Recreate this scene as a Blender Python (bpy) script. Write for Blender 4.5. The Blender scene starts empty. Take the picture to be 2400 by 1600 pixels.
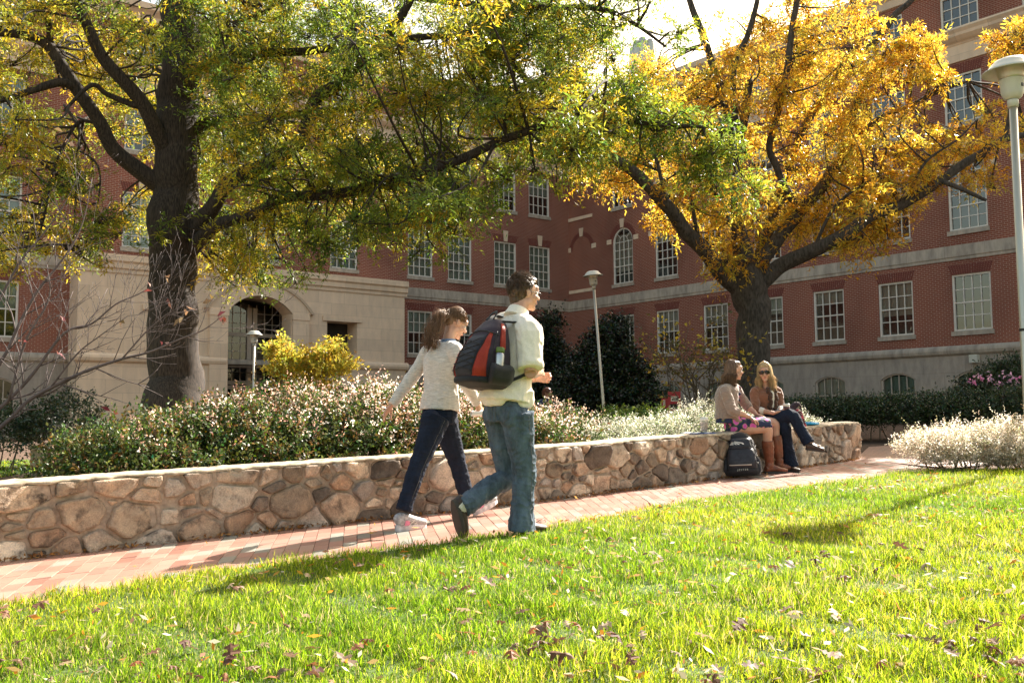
import bpy, math, random
import numpy as np
from mathutils import Vector, Matrix, noise
random.seed(7); RG = np.random.default_rng(11)
SC = bpy.context.scene; COL = SC.collection
V = Vector; R = math.radians
# ---------------------------------------------------------------- camera model
F_PX = 2252.0; TH = math.atan(176.3/2252); RO = 0.0071
CF = V((0, math.cos(TH), math.sin(TH))); r0 = V((1, 0, 0)); u0 = V((0, -math.sin(TH), math.cos(TH)))
CR = r0*math.cos(RO)-u0*math.sin(RO); CU = u0*math.cos(RO)+r0*math.sin(RO)
def at(x, y, Y):
    d = CF+CR*((x-1200)/F_PX)+CU*((800-y)/F_PX)
    return d*(Y/d.y)
cam = bpy.data.cameras.new('camera'); cam.lens = 36*F_PX/2400; cam.sensor_width = 36
cam.clip_start = .05; cam.clip_end = 1500
co = bpy.data.objects.new('camera', cam); COL.objects.link(co); SC.camera = co
co.matrix_world = Matrix(((CR.x, CU.x, -CF.x, 0), (CR.y, CU.y, -CF.y, 0), (CR.z, CU.z, -CF.z, 0), (0, 0, 0, 1)))
def gz(x, y):
    s = .735*x+.68*y
    return -.925+.0285*max(-30, min(60, s))
def gp(x, y, dz=0): return V((x, y, gz(x, y)+dz))
# ---------------------------------------------------------------- objects
def tag(o, label=None, cat=None, group=None, kind=None):
    if label: o['label'] = label
    if cat: o['category'] = cat
    if group: o['group'] = group
    if kind: o['kind'] = kind
    return o
def empty(name, loc, rz=0):
    o = bpy.data.objects.new(name, None); COL.objects.link(o); o.location = loc; o.rotation_euler = (0, 0, rz)
    o.empty_display_size = .1
    return o
def link(name, me, parent=None):
    o = bpy.data.objects.new(name, me); COL.objects.link(o)
    if parent is not None: o.parent = parent
    return o
def copy_tree(o, parent=None):
    c = o.copy(); COL.objects.link(c)
    if parent is not None: c.parent = parent
    for ch in [x for x in SC.objects if x.parent == o]: copy_tree(ch, c)
    return c
def npmesh(name, verts, faces, mat=None, smooth=False, col=None, uv=None, mi=None, mats=None):
    """faces: (n,k) numpy int array or list of tuples"""
    me = bpy.data.meshes.new(name)
    if isinstance(faces, np.ndarray):
        n, k = faces.shape
        me.vertices.add(len(verts)); me.vertices.foreach_set('co', np.asarray(verts, dtype=np.float32).ravel())
        me.loops.add(n*k); me.loops.foreach_set('vertex_index', faces.astype(np.int32).ravel())
        me.polygons.add(n); me.polygons.foreach_set('loop_start', np.arange(0, n*k, k, dtype=np.int32))
        me.polygons.foreach_set('loop_total', np.full(n, k, dtype=np.int32))
        me.update(calc_edges=True)
    else:
        me.from_pydata([tuple(v) for v in verts], [], faces); me.update()
    if col is not None:
        a = me.attributes.new('lc', 'FLOAT_COLOR', 'POINT')
        c = np.ones((len(verts), 4), dtype=np.float32); c[:, :3] = col; a.data.foreach_set('color', c.ravel())
    if uv is not None:
        l = me.uv_layers.new(name='UVMap'); l.data.foreach_set('uv', np.asarray(uv, dtype=np.float32).ravel())
    for m in (mats or ([mat] if mat else [])): me.materials.append(m)
    if mi is not None: me.polygons.foreach_set('material_index', np.asarray(mi, dtype=np.int32))
    if smooth: me.polygons.foreach_set('use_smooth', np.ones(len(me.polygons), dtype=bool))
    return me
def basis(d, side=None):
    d = V(d).normalized()
    s = V(side) if side is not None else (V((0, 0, 1)) if abs(d.z) < .9 else V((1, 0, 0)))
    s = (s-d*s.dot(d))
    if s.length < 1e-5: s = d.orthogonal()
    s.normalize(); return d, s, d.cross(s)
def catmull(P, n):
    out = []
    P = [np.array(p, float) for p in P]
    if len(P) < 3: 
        for i in range(n*(len(P)-1)+1):
            t = i/(n*(len(P)-1)); out.append(P[0]*(1-t)+P[1]*t)
        return out
    Q = [2*P[0]-P[1]]+P+[2*P[-1]-P[-2]]
    for i in range(1, len(Q)-2):
        for k in range(n):
            t = k/n; a, b, c, d = Q[i-1:i+3]
            out.append(.5*((2*b)+(c-a)*t+(2*a-5*b+4*c-d)*t*t+(3*b-a-3*c+d)*t**3))
    out.append(P[-1]); return out
class MB:
    def __init__(s): s.v = []; s.f = []; s.uv = []; s.m = []; s.c = []; s.hasc = False
    def face(s, pts, m=0, uv=None, c=None):
        b = len(s.v); s.v += [tuple(p) for p in pts]; s.f.append(tuple(range(b, b+len(pts)))); s.m.append(m)
        s.uv += (uv if uv else [(0, 0)]*len(pts)); s.c += [c or (1, 1, 1)]*len(pts)
    def box(s, a, b, m=0, M=None):
        (x0, y0, z0), (x1, y1, z1) = a, b
        P = [V(p) for p in ((x0, y0, z0), (x1, y0, z0), (x1, y1, z0), (x0, y1, z0), (x0, y0, z1), (x1, y0, z1), (x1, y1, z1), (x0, y1, z1))]
        for q, ax in (((0, 3, 2, 1), 2), ((4, 5, 6, 7), 2), ((0, 1, 5, 4), 1), ((2, 3, 7, 6), 1), ((1, 2, 6, 5), 0), ((3, 0, 4, 7), 0)):
            pts = [P[i] for i in q]
            uv = [((p.x, p.y) if ax == 2 else (p.x, p.z) if ax == 1 else (p.y, p.z)) for p in pts]
            s.face([M@p for p in pts] if M else pts, m, uv)
    def grid(s, rows, m=0, closed=False, cap=False, c=None):
        b = len(s.v); n = len(rows[0])
        for r in rows: s.v += [tuple(p) for p in r]; s.c += [c or (1, 1, 1)]*n
        for i in range(len(rows)-1):
            for j in range(n if closed else n-1):
                k = (j+1) % n
                s.f.append((b+i*n+j, b+i*n+k, b+(i+1)*n+k, b+(i+1)*n+j)); s.m.append(m); s.uv += [(0, 0)]*4
        if cap:
            s.f.append(tuple(b+j for j in range(n))[::-1]); s.m.append(m); s.uv += [(0, 0)]*n
            e = b+(len(rows)-1)*n; s.f.append(tuple(e+j for j in range(n))); s.m.append(m); s.uv += [(0, 0)]*n
    def tube(s, P, rad, n=8, sub=1, side=None, m=0, c=None, cap=True):
        rr = [(r, r) if not isinstance(r, (tuple, list)) else tuple(r) for r in rad]
        if sub > 1:
            P2 = catmull(P, sub); r2 = catmull([(a, b, 0) for a, b in rr], sub); rr = [(max(1e-4, a[0]), max(1e-4, a[1])) for a in r2]; P = P2
        P = [V(p) for p in P]; rows = []
        prev = None
        for i, p in enumerate(P):
            d = P[min(i+1, len(P)-1)]-P[max(i-1, 0)]
            if d.length < 1e-7: d = V((0, 0, 1))
            _, a, b = basis(d, side if side is not None else prev)
            prev = a
            rows.append([p+a*(rr[i][0]*math.cos(2*math.pi*j/n))+b*(rr[i][1]*math.sin(2*math.pi*j/n)) for j in range(n)])
        s.grid(rows, m, closed=True, cap=cap, c=c)
    def ball(s, c, r, n=12, M=None, m=0):
        """ellipsoid, radii r, optional 3x3 rotation M"""
        rows = []; c = V(c)
        for i in range(n//2+1):
            t = math.pi*i/(n//2); t = min(max(t, .02), math.pi-.02)
            row = []
            for j in range(n):
                a = 2*math.pi*j/n; q = V((r[0]*math.sin(t)*math.cos(a), r[1]*math.sin(t)*math.sin(a), -r[2]*math.cos(t)))
                row.append(c+(M@q if M else q))
            rows.append(row)
        s.grid(rows, m, closed=True, cap=True)
    def lathe(s, prof, n=24, m=0, o=(0, 0, 0)):
        o = V(o)
        s.grid([[o+V((r*math.cos(2*math.pi*j/n), r*math.sin(2*math.pi*j/n), z)) for j in range(n)] for r, z in prof], m, closed=True, cap=True)
    def build(s, name, mats, parent=None, smooth=False, col=False, bevel=0):
        if not isinstance(mats, (list, tuple)): mats = [mats]
        me = bpy.data.meshes.new(name); me.from_pydata(s.v, [], s.f); me.update()
        for m in mats: me.materials.append(m)
        me.polygons.foreach_set('material_index', np.array(s.m, dtype=np.int32))
        if len(s.uv) == len(me.loops):
            l = me.uv_layers.new(name='UVMap'); l.data.foreach_set('uv', np.array(s.uv, dtype=np.float32).ravel())
        if col:
            a = me.attributes.new('lc', 'FLOAT_COLOR', 'POINT'); c = np.ones((len(s.v), 4), dtype=np.float32); c[:, :3] = s.c
            a.data.foreach_set('color', c.ravel())
        if smooth: me.polygons.foreach_set('use_smooth', np.ones(len(me.polygons), dtype=bool))
        o = link(name, me, parent)
        if bevel:
            b = o.modifiers.new('bevel', 'BEVEL'); b.width = bevel; b.segments = 2; b.limit_method = 'ANGLE'
        return o
def blob(name, mb, mat, parent=None, voxel=.008, smooth=4, disp=None, solid=True):
    """one continuous skin grown over the union of the shapes in mb"""
    me = bpy.data.meshes.new(name); me.from_pydata(mb.v, [], mb.f); me.update()
    t = bpy.data.objects.new(name+'_src', me); COL.objects.link(t)
    m = t.modifiers.new('r', 'REMESH'); m.mode = 'VOXEL'; m.voxel_size = voxel
    if smooth: q = t.modifiers.new('s', 'SMOOTH'); q.factor = .5; q.iterations = smooth
    dg = bpy.context.evaluated_depsgraph_get(); dg.update()
    nm = bpy.data.meshes.new_from_object(t.evaluated_get(dg), depsgraph=dg)
    bpy.data.objects.remove(t); bpy.data.meshes.remove(me)
    nm.name = name
    if disp:
        nv = len(nm.vertices); cc = np.empty(nv*3, np.float32); nn = np.empty(nv*3, np.float32)
        nm.vertices.foreach_get('co', cc)
        nm.vertex_normals.foreach_get('vector', nn)
        cc = cc.reshape(-1, 3); nn = nn.reshape(-1, 3)
        d = np.array([disp(V(p)) for p in cc], np.float32)
        nm.vertices.foreach_set('co', (cc+nn*d[:, None]).ravel()); nm.update()
    nm.materials.clear(); nm.materials.append(mat)
    nm.polygons.foreach_set('use_smooth', np.ones(len(nm.polygons), dtype=bool))
    return link(name, nm, parent)
# ---------------------------------------------------------------- materials
def newmat(name):
    m = bpy.data.materials.new(name); m.use_nodes = True
    return m, m.node_tree, m.node_tree.nodes['Principled BSDF']
def nd(t, ty, **k):
    n = t.nodes.new(ty)
    for a, b in k.items():
        if a.startswith('i_'):
            n.inputs[a[2:].replace('_', ' ')].default_value = b
        else: setattr(n, a, b)
    return n
def ramp(t, fac, stops):
    r = t.nodes.new('ShaderNodeValToRGB'); e = r.color_ramp.elements
    e[0].position, e[0].color = stops[0][0], (*stops[0][1], 1); e[1].position, e[1].color = stops[-1][0], (*stops[-1][1], 1)
    for p, c in stops[1:-1]:
        x = e.new(p); x.color = (*c, 1)
    t.links.new(fac, r.inputs[0]); return r.outputs[0]
def mixc(t, f, a, b, mode='MIX'):
    n = nd(t, 'ShaderNodeMix', data_type='RGBA', blend_type=mode)
    for s, v in ((0, f), (6, a), (7, b)):
        if hasattr(v, 'links') or hasattr(v, 'is_linked'): t.links.new(v, n.inputs[s])
        else: n.inputs[s].default_value = v if s == 0 else (*v, 1)
    return n.outputs[2]
def noi(t, scale, detail=3, vec=None, rough=.5):
    n = nd(t, 'ShaderNodeTexNoise'); n.inputs['Scale'].default_value = scale; n.inputs['Detail'].default_value = detail
    n.inputs['Roughness'].default_value = rough
    if vec is not None: t.links.new(vec, n.inputs['Vector'])
    return n.outputs['Fac']
def coord(t, kind='Object', scale=None):
    c = nd(t, 'ShaderNodeTexCoord').outputs[kind]
    if scale:
        m = nd(t, 'ShaderNodeMapping'); m.inputs['Scale'].default_value = scale; t.links.new(c, m.inputs[0]); c = m.outputs[0]
    return c
def bump(t, b, h, strength=.3, dist=.01):
    n = nd(t, 'ShaderNodeBump'); n.inputs['Strength'].default_value = strength; n.inputs['Distance'].default_value = dist
    t.links.new(h, n.inputs['Height']); t.links.new(n.outputs[0], b.inputs['Normal'])
def plain(name, c, rough=.6, var=.15, scale=20, metal=0, bmp=0, spec=.5, stretch=None, coat=0, sheen=0):
    m, t, b = newmat(name); vec = coord(t, 'Object', stretch)
    n = noi(t, scale, 4, vec)
    c2 = tuple(max(0, x*(1-var)) for x in c); c3 = tuple(min(1, x*(1+var)) for x in c)
    t.links.new(ramp(t, n, [(.3, c2), (.7, c3)]), b.inputs['Base Color'])
    b.inputs['Roughness'].default_value = rough; b.inputs['Metallic'].default_value = metal
    b.inputs['Specular IOR Level'].default_value = spec
    if coat: b.inputs['Coat Weight'].default_value = coat
    if sheen: b.inputs['Sheen Weight'].default_value = sheen
    if bmp: bump(t, b, n, bmp, .005)
    return m
def leafmat(name, trans=.45, rough=.45, spec=.5, gain=1.0):
    m, t, b = newmat(name); a = nd(t, 'ShaderNodeAttribute', attribute_name='lc').outputs['Color']
    t.links.new(a, b.inputs['Base Color']); b.inputs['Roughness'].default_value = rough; b.inputs['Specular IOR Level'].default_value = spec
    tr = nd(t, 'ShaderNodeBsdfTranslucent'); mx = nd(t, 'ShaderNodeMixShader'); mx.inputs[0].default_value = trans
    g = nd(t, 'ShaderNodeVectorMath', operation='SCALE'); g.inputs[3].default_value = gain; t.links.new(a, g.inputs[0])
    t.links.new(g.outputs[0], tr.inputs[0]); t.links.new(b.outputs[0], mx.inputs[1]); t.links.new(tr.outputs[0], mx.inputs[2])
    t.links.new(mx.outputs[0], t.nodes['Material Output'].inputs[0]); return m
M = {}
M['leaf'] = leafmat('leaf', .55, .4, .5, 1.5)
M['leafhedge'] = leafmat('hedge_leaf', .35, .5, .35, 1.3)
M['leafdark'] = leafmat('leaf_waxy', .18, .35, .5, 1.0)
M['grass'] = leafmat('grass_blade', .55, .6, .2, 1.4)
M['litter'] = leafmat('fallen_leaf', .3, .6, .3, 1.1)
def brickmat():
    m, t, b = newmat('red_brick'); uv = nd(t, 'ShaderNodeTexCoord').outputs['UV']
    br = nd(t, 'ShaderNodeTexBrick', offset=.5, offset_frequency=2, squash=1.0, squash_frequency=2)
    t.links.new(uv, br.inputs['Vector'])
    for k, v in (('Scale', 1), ('Mortar Size', .0075), ('Mortar Smooth', .2), ('Bias', -.1), ('Brick Width', .21), ('Row Height', .0715)): br.inputs[k].default_value = v
    n = noi(t, 1.3, 4, uv); w = noi(t, 45, 2, uv)
    c1 = mixc(t, n, (.20, .053, .033), (.30, .088, .054)); c2 = mixc(t, w, (.11, .032, .027), (.38, .13, .08))
    t.links.new(c1, br.inputs['Color1']); t.links.new(c2, br.inputs['Color2']); br.inputs['Mortar'].default_value = (.46, .33, .26, 1)
    # weather staining, large soft patches that belong to the wall
    st = noi(t, .35, 5, coord(t, 'UV', (1, .5, 1)), .6)
    t.links.new(mixc(t, 1, br.outputs['Color'], ramp(t, st, [(.33, (.70, .68, .68)), (.5, (.98, .96, .95)), (.68, (1.15, 1.10, 1.05))]), 'MULTIPLY'), b.inputs['Base Color'])
    b.inputs['Roughness'].default_value = .85; b.inputs['Specular IOR Level'].default_value = .25
    inv = nd(t, 'ShaderNodeMath', operation='SUBTRACT'); inv.inputs[0].default_value = 1; t.links.new(br.outputs['Fac'], inv.inputs[1])
    bump(t, b, inv.outputs[0], .5, .006); return m
M['brick'] = brickmat()
def stonemat(name, c, bw=1.25, bh=.5, joint=.006, stain=.35, jc=.6):
    m, t, b = newmat(name); uv = nd(t, 'ShaderNodeTexCoord').outputs['UV']
    br = nd(t, 'ShaderNodeTexBrick', offset=.5, offset_frequency=2); t.links.new(uv, br.inputs['Vector'])
    for k, v in (('Scale', 1), ('Mortar Size', joint), ('Mortar Smooth', .1), ('Bias', 0), ('Brick Width', bw), ('Row Height', bh)): br.inputs[k].default_value = v
    br.inputs['Color1'].default_value = (*[x*.93 for x in c], 1); br.inputs['Color2'].default_value = (*[min(1, x*1.07) for x in c], 1)
    br.inputs['Mortar'].default_value = (*[x*jc for x in c], 1)
    st = noi(t, 2.2, 6, coord(t, 'UV', (1.6, .5, 1)), .65); gr = noi(t, 60, 3, uv)
    c1 = mixc(t, 1, br.outputs['Color'], ramp(t, st, [(.3, (1-stain,)*3), (.62, (1.05, 1.04, 1.02))]), 'MULTIPLY')
    c1 = mixc(t, 1, c1, ramp(t, gr, [(.3, (.93,)*3), (.7, (1.05,)*3)]), 'MULTIPLY')
    t.links.new(c1, b.inputs['Base Color']); b.inputs['Roughness'].default_value = .85; b.inputs['Specular IOR Level'].default_value = .2
    bump(t, b, gr, .15, .004); return m
M['lime'] = stonemat('limestone', (.76, .59, .44), stain=.12, jc=.7)
M['band'] = stonemat('weathered_stone', (.50, .43, .36), 1.5, 3, .006, .42)
M['cast'] = stonemat('cast_concrete', (.42, .36, .31), 1.6, .75, .004, .28)
M['white'] = plain('white_paint', (.74, .69, .62), .45, .05, 8)
M['beige'] = plain('beige_paint', (.50, .42, .35), .5, .05, 8)
def glassmat():
    m, t, b = newmat('window_glass'); b.inputs['Base Color'].default_value = (.02, .025, .025, 1); b.inputs['Roughness'].default_value = .03
    b.inputs['Specular IOR Level'].default_value = .5
    tr = nd(t, 'ShaderNodeBsdfTransparent'); tr.inputs[0].default_value = (.8, .85, .83, 1)
    fr = nd(t, 'ShaderNodeFresnel'); fr.inputs[0].default_value = 1.6; gl = nd(t, 'ShaderNodeBsdfGlossy'); gl.inputs['Roughness'].default_value = .02
    mt = nd(t, 'ShaderNodeMath', operation='MULTIPLY_ADD'); mt.inputs[1].default_value = 1.6; mt.inputs[2].default_value = .05; t.links.new(fr.outputs[0], mt.inputs[0])
    # slight waviness of old panes
    bp = nd(t, 'ShaderNodeBump'); bp.inputs['Strength'].default_value = .25; bp.inputs['Distance'].default_value = .01
    t.links.new(noi(t, 2.2, 2, coord(t, 'Object')), bp.inputs['Height']); t.links.new(bp.outputs[0], gl.inputs['Normal'])
    mx = nd(t, 'ShaderNodeMixShader'); t.links.new(mt.outputs[0], mx.inputs[0]); t.links.new(tr.outputs[0], mx.inputs[1]); t.links.new(gl.outputs[0], mx.inputs[2])
    t.links.new(mx.outputs[0], t.nodes['Material Output'].inputs[0]); return m
M['glass'] = glassmat()
M['blindgreen'] = plain('green_grey_blind', (.34, .42, .37), .8, .08, 3, stretch=(1, 1, .1))
M['blind'] = plain('cream_blind', (.46, .42, .36), .8, .1, 3, stretch=(1, 1, .1))
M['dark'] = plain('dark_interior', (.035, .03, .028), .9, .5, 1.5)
M['bark'] = plain('oak_bark', (.046, .034, .026), .95, .75, 7, bmp=1.0, stretch=(7, 7, .8))
M['bark2'] = plain('grey_bark', (.065, .054, .045), .95, .6, 6, bmp=1.0, stretch=(4, 4, 1.2))
M['twig'] = plain('bare_twig', (.13, .10, .095), .8, .25, 9)
M['stem'] = plain('shrub_stem', (.12, .09, .06), .9, .3, 20)
M['alu'] = plain('brushed_lamp_metal', (.60, .56, .46), .45, .07, 5, metal=.75, stretch=(1, 1, .2))
M['alupaint'] = plain('grey_lamp_paint', (.58, .57, .49), .45, .05, 12)
M['black'] = plain('black_plastic', (.012, .012, .013), .5, .2, 20)
SUN_E = 5.0; SKY_E = .095; EXPO = 1.88
GRASS = 1.4; SHR = 1.0
def TREE_N(n): return int(n*1.75)
SC.cycles.max_bounces = 6; SC.cycles.diffuse_bounces = 3; SC.cycles.glossy_bounces = 3; SC.cycles.transparent_max_bounces = 8
# ---------------------------------------------------------------- sun and sky
SAZ, SEL = R(39), R(36.5)
sun = bpy.data.lights.new('sun', 'SUN'); sun.energy = SUN_E; sun.angle = R(.53); sun.color = (1, .93, .83)
so = bpy.data.objects.new('sun', sun); COL.objects.link(so)
sd = V((math.sin(SAZ)*math.cos(SEL), math.cos(SAZ)*math.cos(SEL), math.sin(SEL)))
so.rotation_euler = sd.to_track_quat('Z', 'Y').to_euler(); so.location = sd*30
w = bpy.data.worlds.new('World'); SC.world = w; w.use_nodes = True
sky = w.node_tree.nodes.new('ShaderNodeTexSky'); sky.sky_type = 'NISHITA'; sky.sun_disc = False
sky.sun_elevation = SEL; sky.sun_rotation = SAZ; sky.air_density = 1.2; sky.dust_density = 3.5; sky.ozone_density = 1.0
wb = w.node_tree.nodes.new('ShaderNodeVectorMath'); wb.operation = 'MULTIPLY'; wb.inputs[1].default_value = (1.14, 1.0, .76)   # camera set to a warm daylight balance
w.node_tree.links.new(sky.outputs[0], wb.inputs[0]); w.node_tree.links.new(wb.outputs[0], w.node_tree.nodes['Background'].inputs[0]); w.node_tree.nodes['Background'].inputs[1].default_value = SKY_E
SC.view_settings.view_transform = 'Standard'; SC.view_settings.look = 'None'; SC.view_settings.exposure = EXPO; SC.view_settings.gamma = 1
# ---------------------------------------------------------------- ground
def soilmat():
    m, t, b = newmat('mulch'); v = coord(t, 'Object')
    n = noi(t, 18, 6, v, .7); g = noi(t, .8, 3, v)
    c = mixc(t, g, (.075, .042, .026), (.13, .08, .05))
    t.links.new(mixc(t, 1, c, ramp(t, n, [(.3, (.45,)*3), (.7, (1.5, 1.4, 1.3))]), 'MULTIPLY'), b.inputs['Base Color'])
    b.inputs['Roughness'].default_value = .95; bump(t, b, n, 1, .03); return m
M['soil'] = soilmat()
def turfmat():
    m, t, b = newmat('turf_soil'); v = coord(t, 'Object')
    n = noi(t, 30, 5, v, .7)
    t.links.new(ramp(t, n, [(.3, (.03, .055, .008)), (.6, (.075, .125, .015)), (.8, (.13, .14, .035))]), b.inputs['Base Color'])
    b.inputs['Roughness'].default_value = .95; bump(t, b, n, .6, .02); return m
M['turf'] = turfmat()
def sheet(name, mat, fn, n, m, dz=0, uvf=None):
    vs = []; uv = []
    for i in range(n+1):
        for j in range(m+1):
            x, y = fn(i/n, j/m); vs.append((x, y, gz(x, y)+dz))
            uv.append(uvf(i/n, j/m) if uvf else (x, y))
    fs = [(i*(m+1)+j, (i+1)*(m+1)+j, (i+1)*(m+1)+j+1, i*(m+1)+j+1) for i in range(n) for j in range(m)]
    o = link(name, npmesh(name, vs, fs, mat, uv=[uv[k] for f in fs for k in f])); o['kind'] = 'structure'; return o
sheet('ground', M['soil'], lambda a, b: (-220+a*440, -120+b*460), 40, 40, -.012)
WL = [V((-7.2, 2.4, 0)), V((-5.2, 4.3, 0)), V((-3.18, 6.03, 0)), V((-2.30, 6.72, 0)), V((-1.31, 7.44, 0)), V((-.55, 8.0, 0)), V((.2, 8.58, 0)), V((.85, 9.14, 0)), V((1.7, 9.9, 0)), V((2.35, 10.48, 0)), V((3.29, 11.38, 0)), V((4.0, 12.08, 0)), V((4.56, 12.72, 0))]
EL = [V((-6.4, .6, 0)), V((-4.2, 3.0, 0)), V((-2.38, 4.58, 0)), V((-1.66, 5.31, 0)), V((-.69, 5.99, 0)), V((.15, 6.62, 0)), V((.8, 7.38, 0)), V((1.56, 8.15, 0)), V((2.7, 9.1, 0)), V((3.9, 9.98, 0)), V((4.7, 10.7, 0))]
def poly_eval(P, n=14):
    q = [V(p) for p in catmull(P, n)]; d = [0]
    for a, b in zip(q, q[1:]): d.append(d[-1]+(b-a).length)
    return q, d
WQ, WD = poly_eval(WL); EQ, ED = poly_eval(EL)
def ev(Q, D, s):
    s = max(0, min(D[-1]-1e-6, s)); i = int(np.searchsorted(D, s, side='right'))-1
    i = max(0, min(len(Q)-2, i)); t = (s-D[i])/(D[i+1]-D[i]); return Q[i].lerp(Q[i+1], t), (Q[i+1]-Q[i]).normalized()
def pathmat():
    m, t, b = newmat('brick_paving'); uv = nd(t, 'ShaderNodeTexCoord').outputs['UV']
    br = nd(t, 'ShaderNodeTexBrick', offset=.5, offset_frequency=2); t.links.new(uv, br.inputs['Vector'])
    for k, v in (('Scale', 1), ('Mortar Size', .0042), ('Mortar Smooth', .2), ('Bias', -.25), ('Brick Width', .208), ('Row Height', .105)): br.inputs[k].default_value = v
    w = noi(t, 9, 1, uv); w2 = noi(t, 140, 3, uv)
    br.inputs['Color1'].default_value = (.44, .27, .21, 1)
    t.links.new(ramp(t, w, [(.40, (.38, .22, .17)), (.5, (.48, .33, .26)), (.57, (.34, .33, .29))]), br.inputs['Color2']); br.inputs['Mortar'].default_value = (.07, .04, .03, 1)
    c = mixc(t, 1, br.outputs['Color'], ramp(t, w2, [(.3, (.86,)*3), (.7, (1.1,)*3)]), 'MULTIPLY')
    c = mixc(t, 1, c, ramp(t, noi(t, 1.1, 4, uv), [(.3, (.85,)*3), (.65, (1.1, 1.08, 1.05))]), 'MULTIPLY')
    t.links.new(c, b.inputs['Base Color']); b.inputs['Roughness'].default_value = .40; b.inputs['Specular IOR Level'].default_value = .6
    mt = nd(t, 'ShaderNodeMath', operation='MULTIPLY_ADD'); mt.inputs[1].default_value = -1.5; t.links.new(br.outputs['Fac'], mt.inputs[0]); t.links.new(w2, mt.inputs[2])
    bump(t, b, mt.outputs[0], .35, .004); return m
M['path'] = pathmat()
def path_fn(a, b):
    p, _ = ev(WQ, WD, a*WD[-1]); q, _ = ev(EQ, ED, a*ED[-1]); p = p+(p-q).normalized()*.1; r = p.lerp(q, b*1.12); return r.x, r.y
M['joint'] = plain('joint_sand', (.10, .07, .05), .95, .3, 60)
def paver_mat():
    m, t, b = newmat('clay_paver'); a = nd(t, 'ShaderNodeAttribute', attribute_name='lc').outputs['Color']; v = coord(t, 'Object')
    c = mixc(t, 1, a, ramp(t, noi(t, 130, 4, v, .7), [(.3, (.84,)*3), (.7, (1.1,)*3)]), 'MULTIPLY'); c = mixc(t, 1, c, ramp(t, noi(t, 2.3, 4, v), [(.3, (.86, .84, .83)), (.65, (1.06,)*3)]), 'MULTIPLY')
    t.links.new(c, b.inputs['Base Color']); b.inputs['Roughness'].default_value = .36; b.inputs['Specular IOR Level'].default_value = .8; bump(t, b, noi(t, 160, 3, v), .35, .002); return m
M['paver'] = paver_mat()
def pavers():
    mb = MB(); r = random.Random(6); L = WD[-1]; n = int(L/.1035); prev = None
    def pt(a, u):
        p, d1 = ev(WQ, WD, a*WD[-1]); q, _ = ev(EQ, ED, a*ED[-1]); p = p+(p-q).normalized()*.1; wd = (q-p).length; return p+(q-p)/wd*u, wd
    for i in range(n):
        a0, a1 = (i+.02)/n, (i+.98)/n; wd = pt((i+.5)/n, 0)[1]*1.12; u = -.104*(i % 2)-.01*r.random()
        while u < wd:
            u0, u1 = max(0, u+.0018), min(wd, u+.2062)
            if u1-u0 > .02:
                k = r.random(); c = (.39, .205, .155) if k < .52 else ((.42, .26, .20) if k < .78 else ((.30, .285, .24) if k < .94 else (.32, .155, .115))); f = r.uniform(.86, 1.12); c = tuple(x*f for x in c)
                P = [pt(a0, u0)[0], pt(a1, u0)[0], pt(a1, u1)[0], pt(a0, u1)[0]]; dz = r.gauss(.004, .0008); tx, ty = r.gauss(0, .0006), r.gauss(0, .0006)
                T = [V((p.x, p.y, gz(p.x, p.y)+dz+tx*(k2 in (1, 2))+ty*(k2 > 1))) for k2, p in enumerate(P)]; cc = sum(T, V())/4
                I = [cc+(p-cc)*.975 for p in T]; O_ = [p-V((0, 0, .0035)) for p in T]; B = [p-V((0, 0, .012)) for p in T]
                mb.grid([B, O_, I], closed=True, c=c); e = len(mb.v); mb.f.append((e-4, e-3, e-2, e-1)); mb.m.append(0); mb.uv += [(0, 0)]*4
            u += .208
    o = mb.build('path', M['paver'], col=True); o['kind'] = 'structure'
sheet('path', M['joint'], path_fn, 70, 6, -.002); pavers()
def path2(a, b):
    L = [(4.48, 12.64), (5.6, 15.2), (9.2, 17.0), (15, 19.5), (24, 22)]; Q = [(4.9, 10.85), (6.6, 11.9), (10, 13.6), (16, 16), (26, 19)]
    k = a*4; i = min(3, int(k)); t = k-i
    f = lambda P: (P[i][0]*(1-t)+P[i+1][0]*t, P[i][1]*(1-t)+P[i+1][1]*t)
    p, q = f(L), f(Q); return p[0]*(1-b)+q[0]*b, p[1]*(1-b)+q[1]*b
sheet('path', M['path'], path2, 32, 6, .004, lambda a, b: (b*2.3, a*24))
def lawn_fn(a, b):
    p, d = ev(EQ, ED, a*ED[-1]); n = V((d.y, -d.x, 0)); q = p+n*(.02+b*16)+d*b*4; return q.x, q.y
sheet('lawn', M['turf'], lawn_fn, 60, 30, .022)
sheet('lawn', M['turf'], lambda a, b: (-16+a*8.6, 12.5+b*6), 8, 6, .01)
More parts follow.
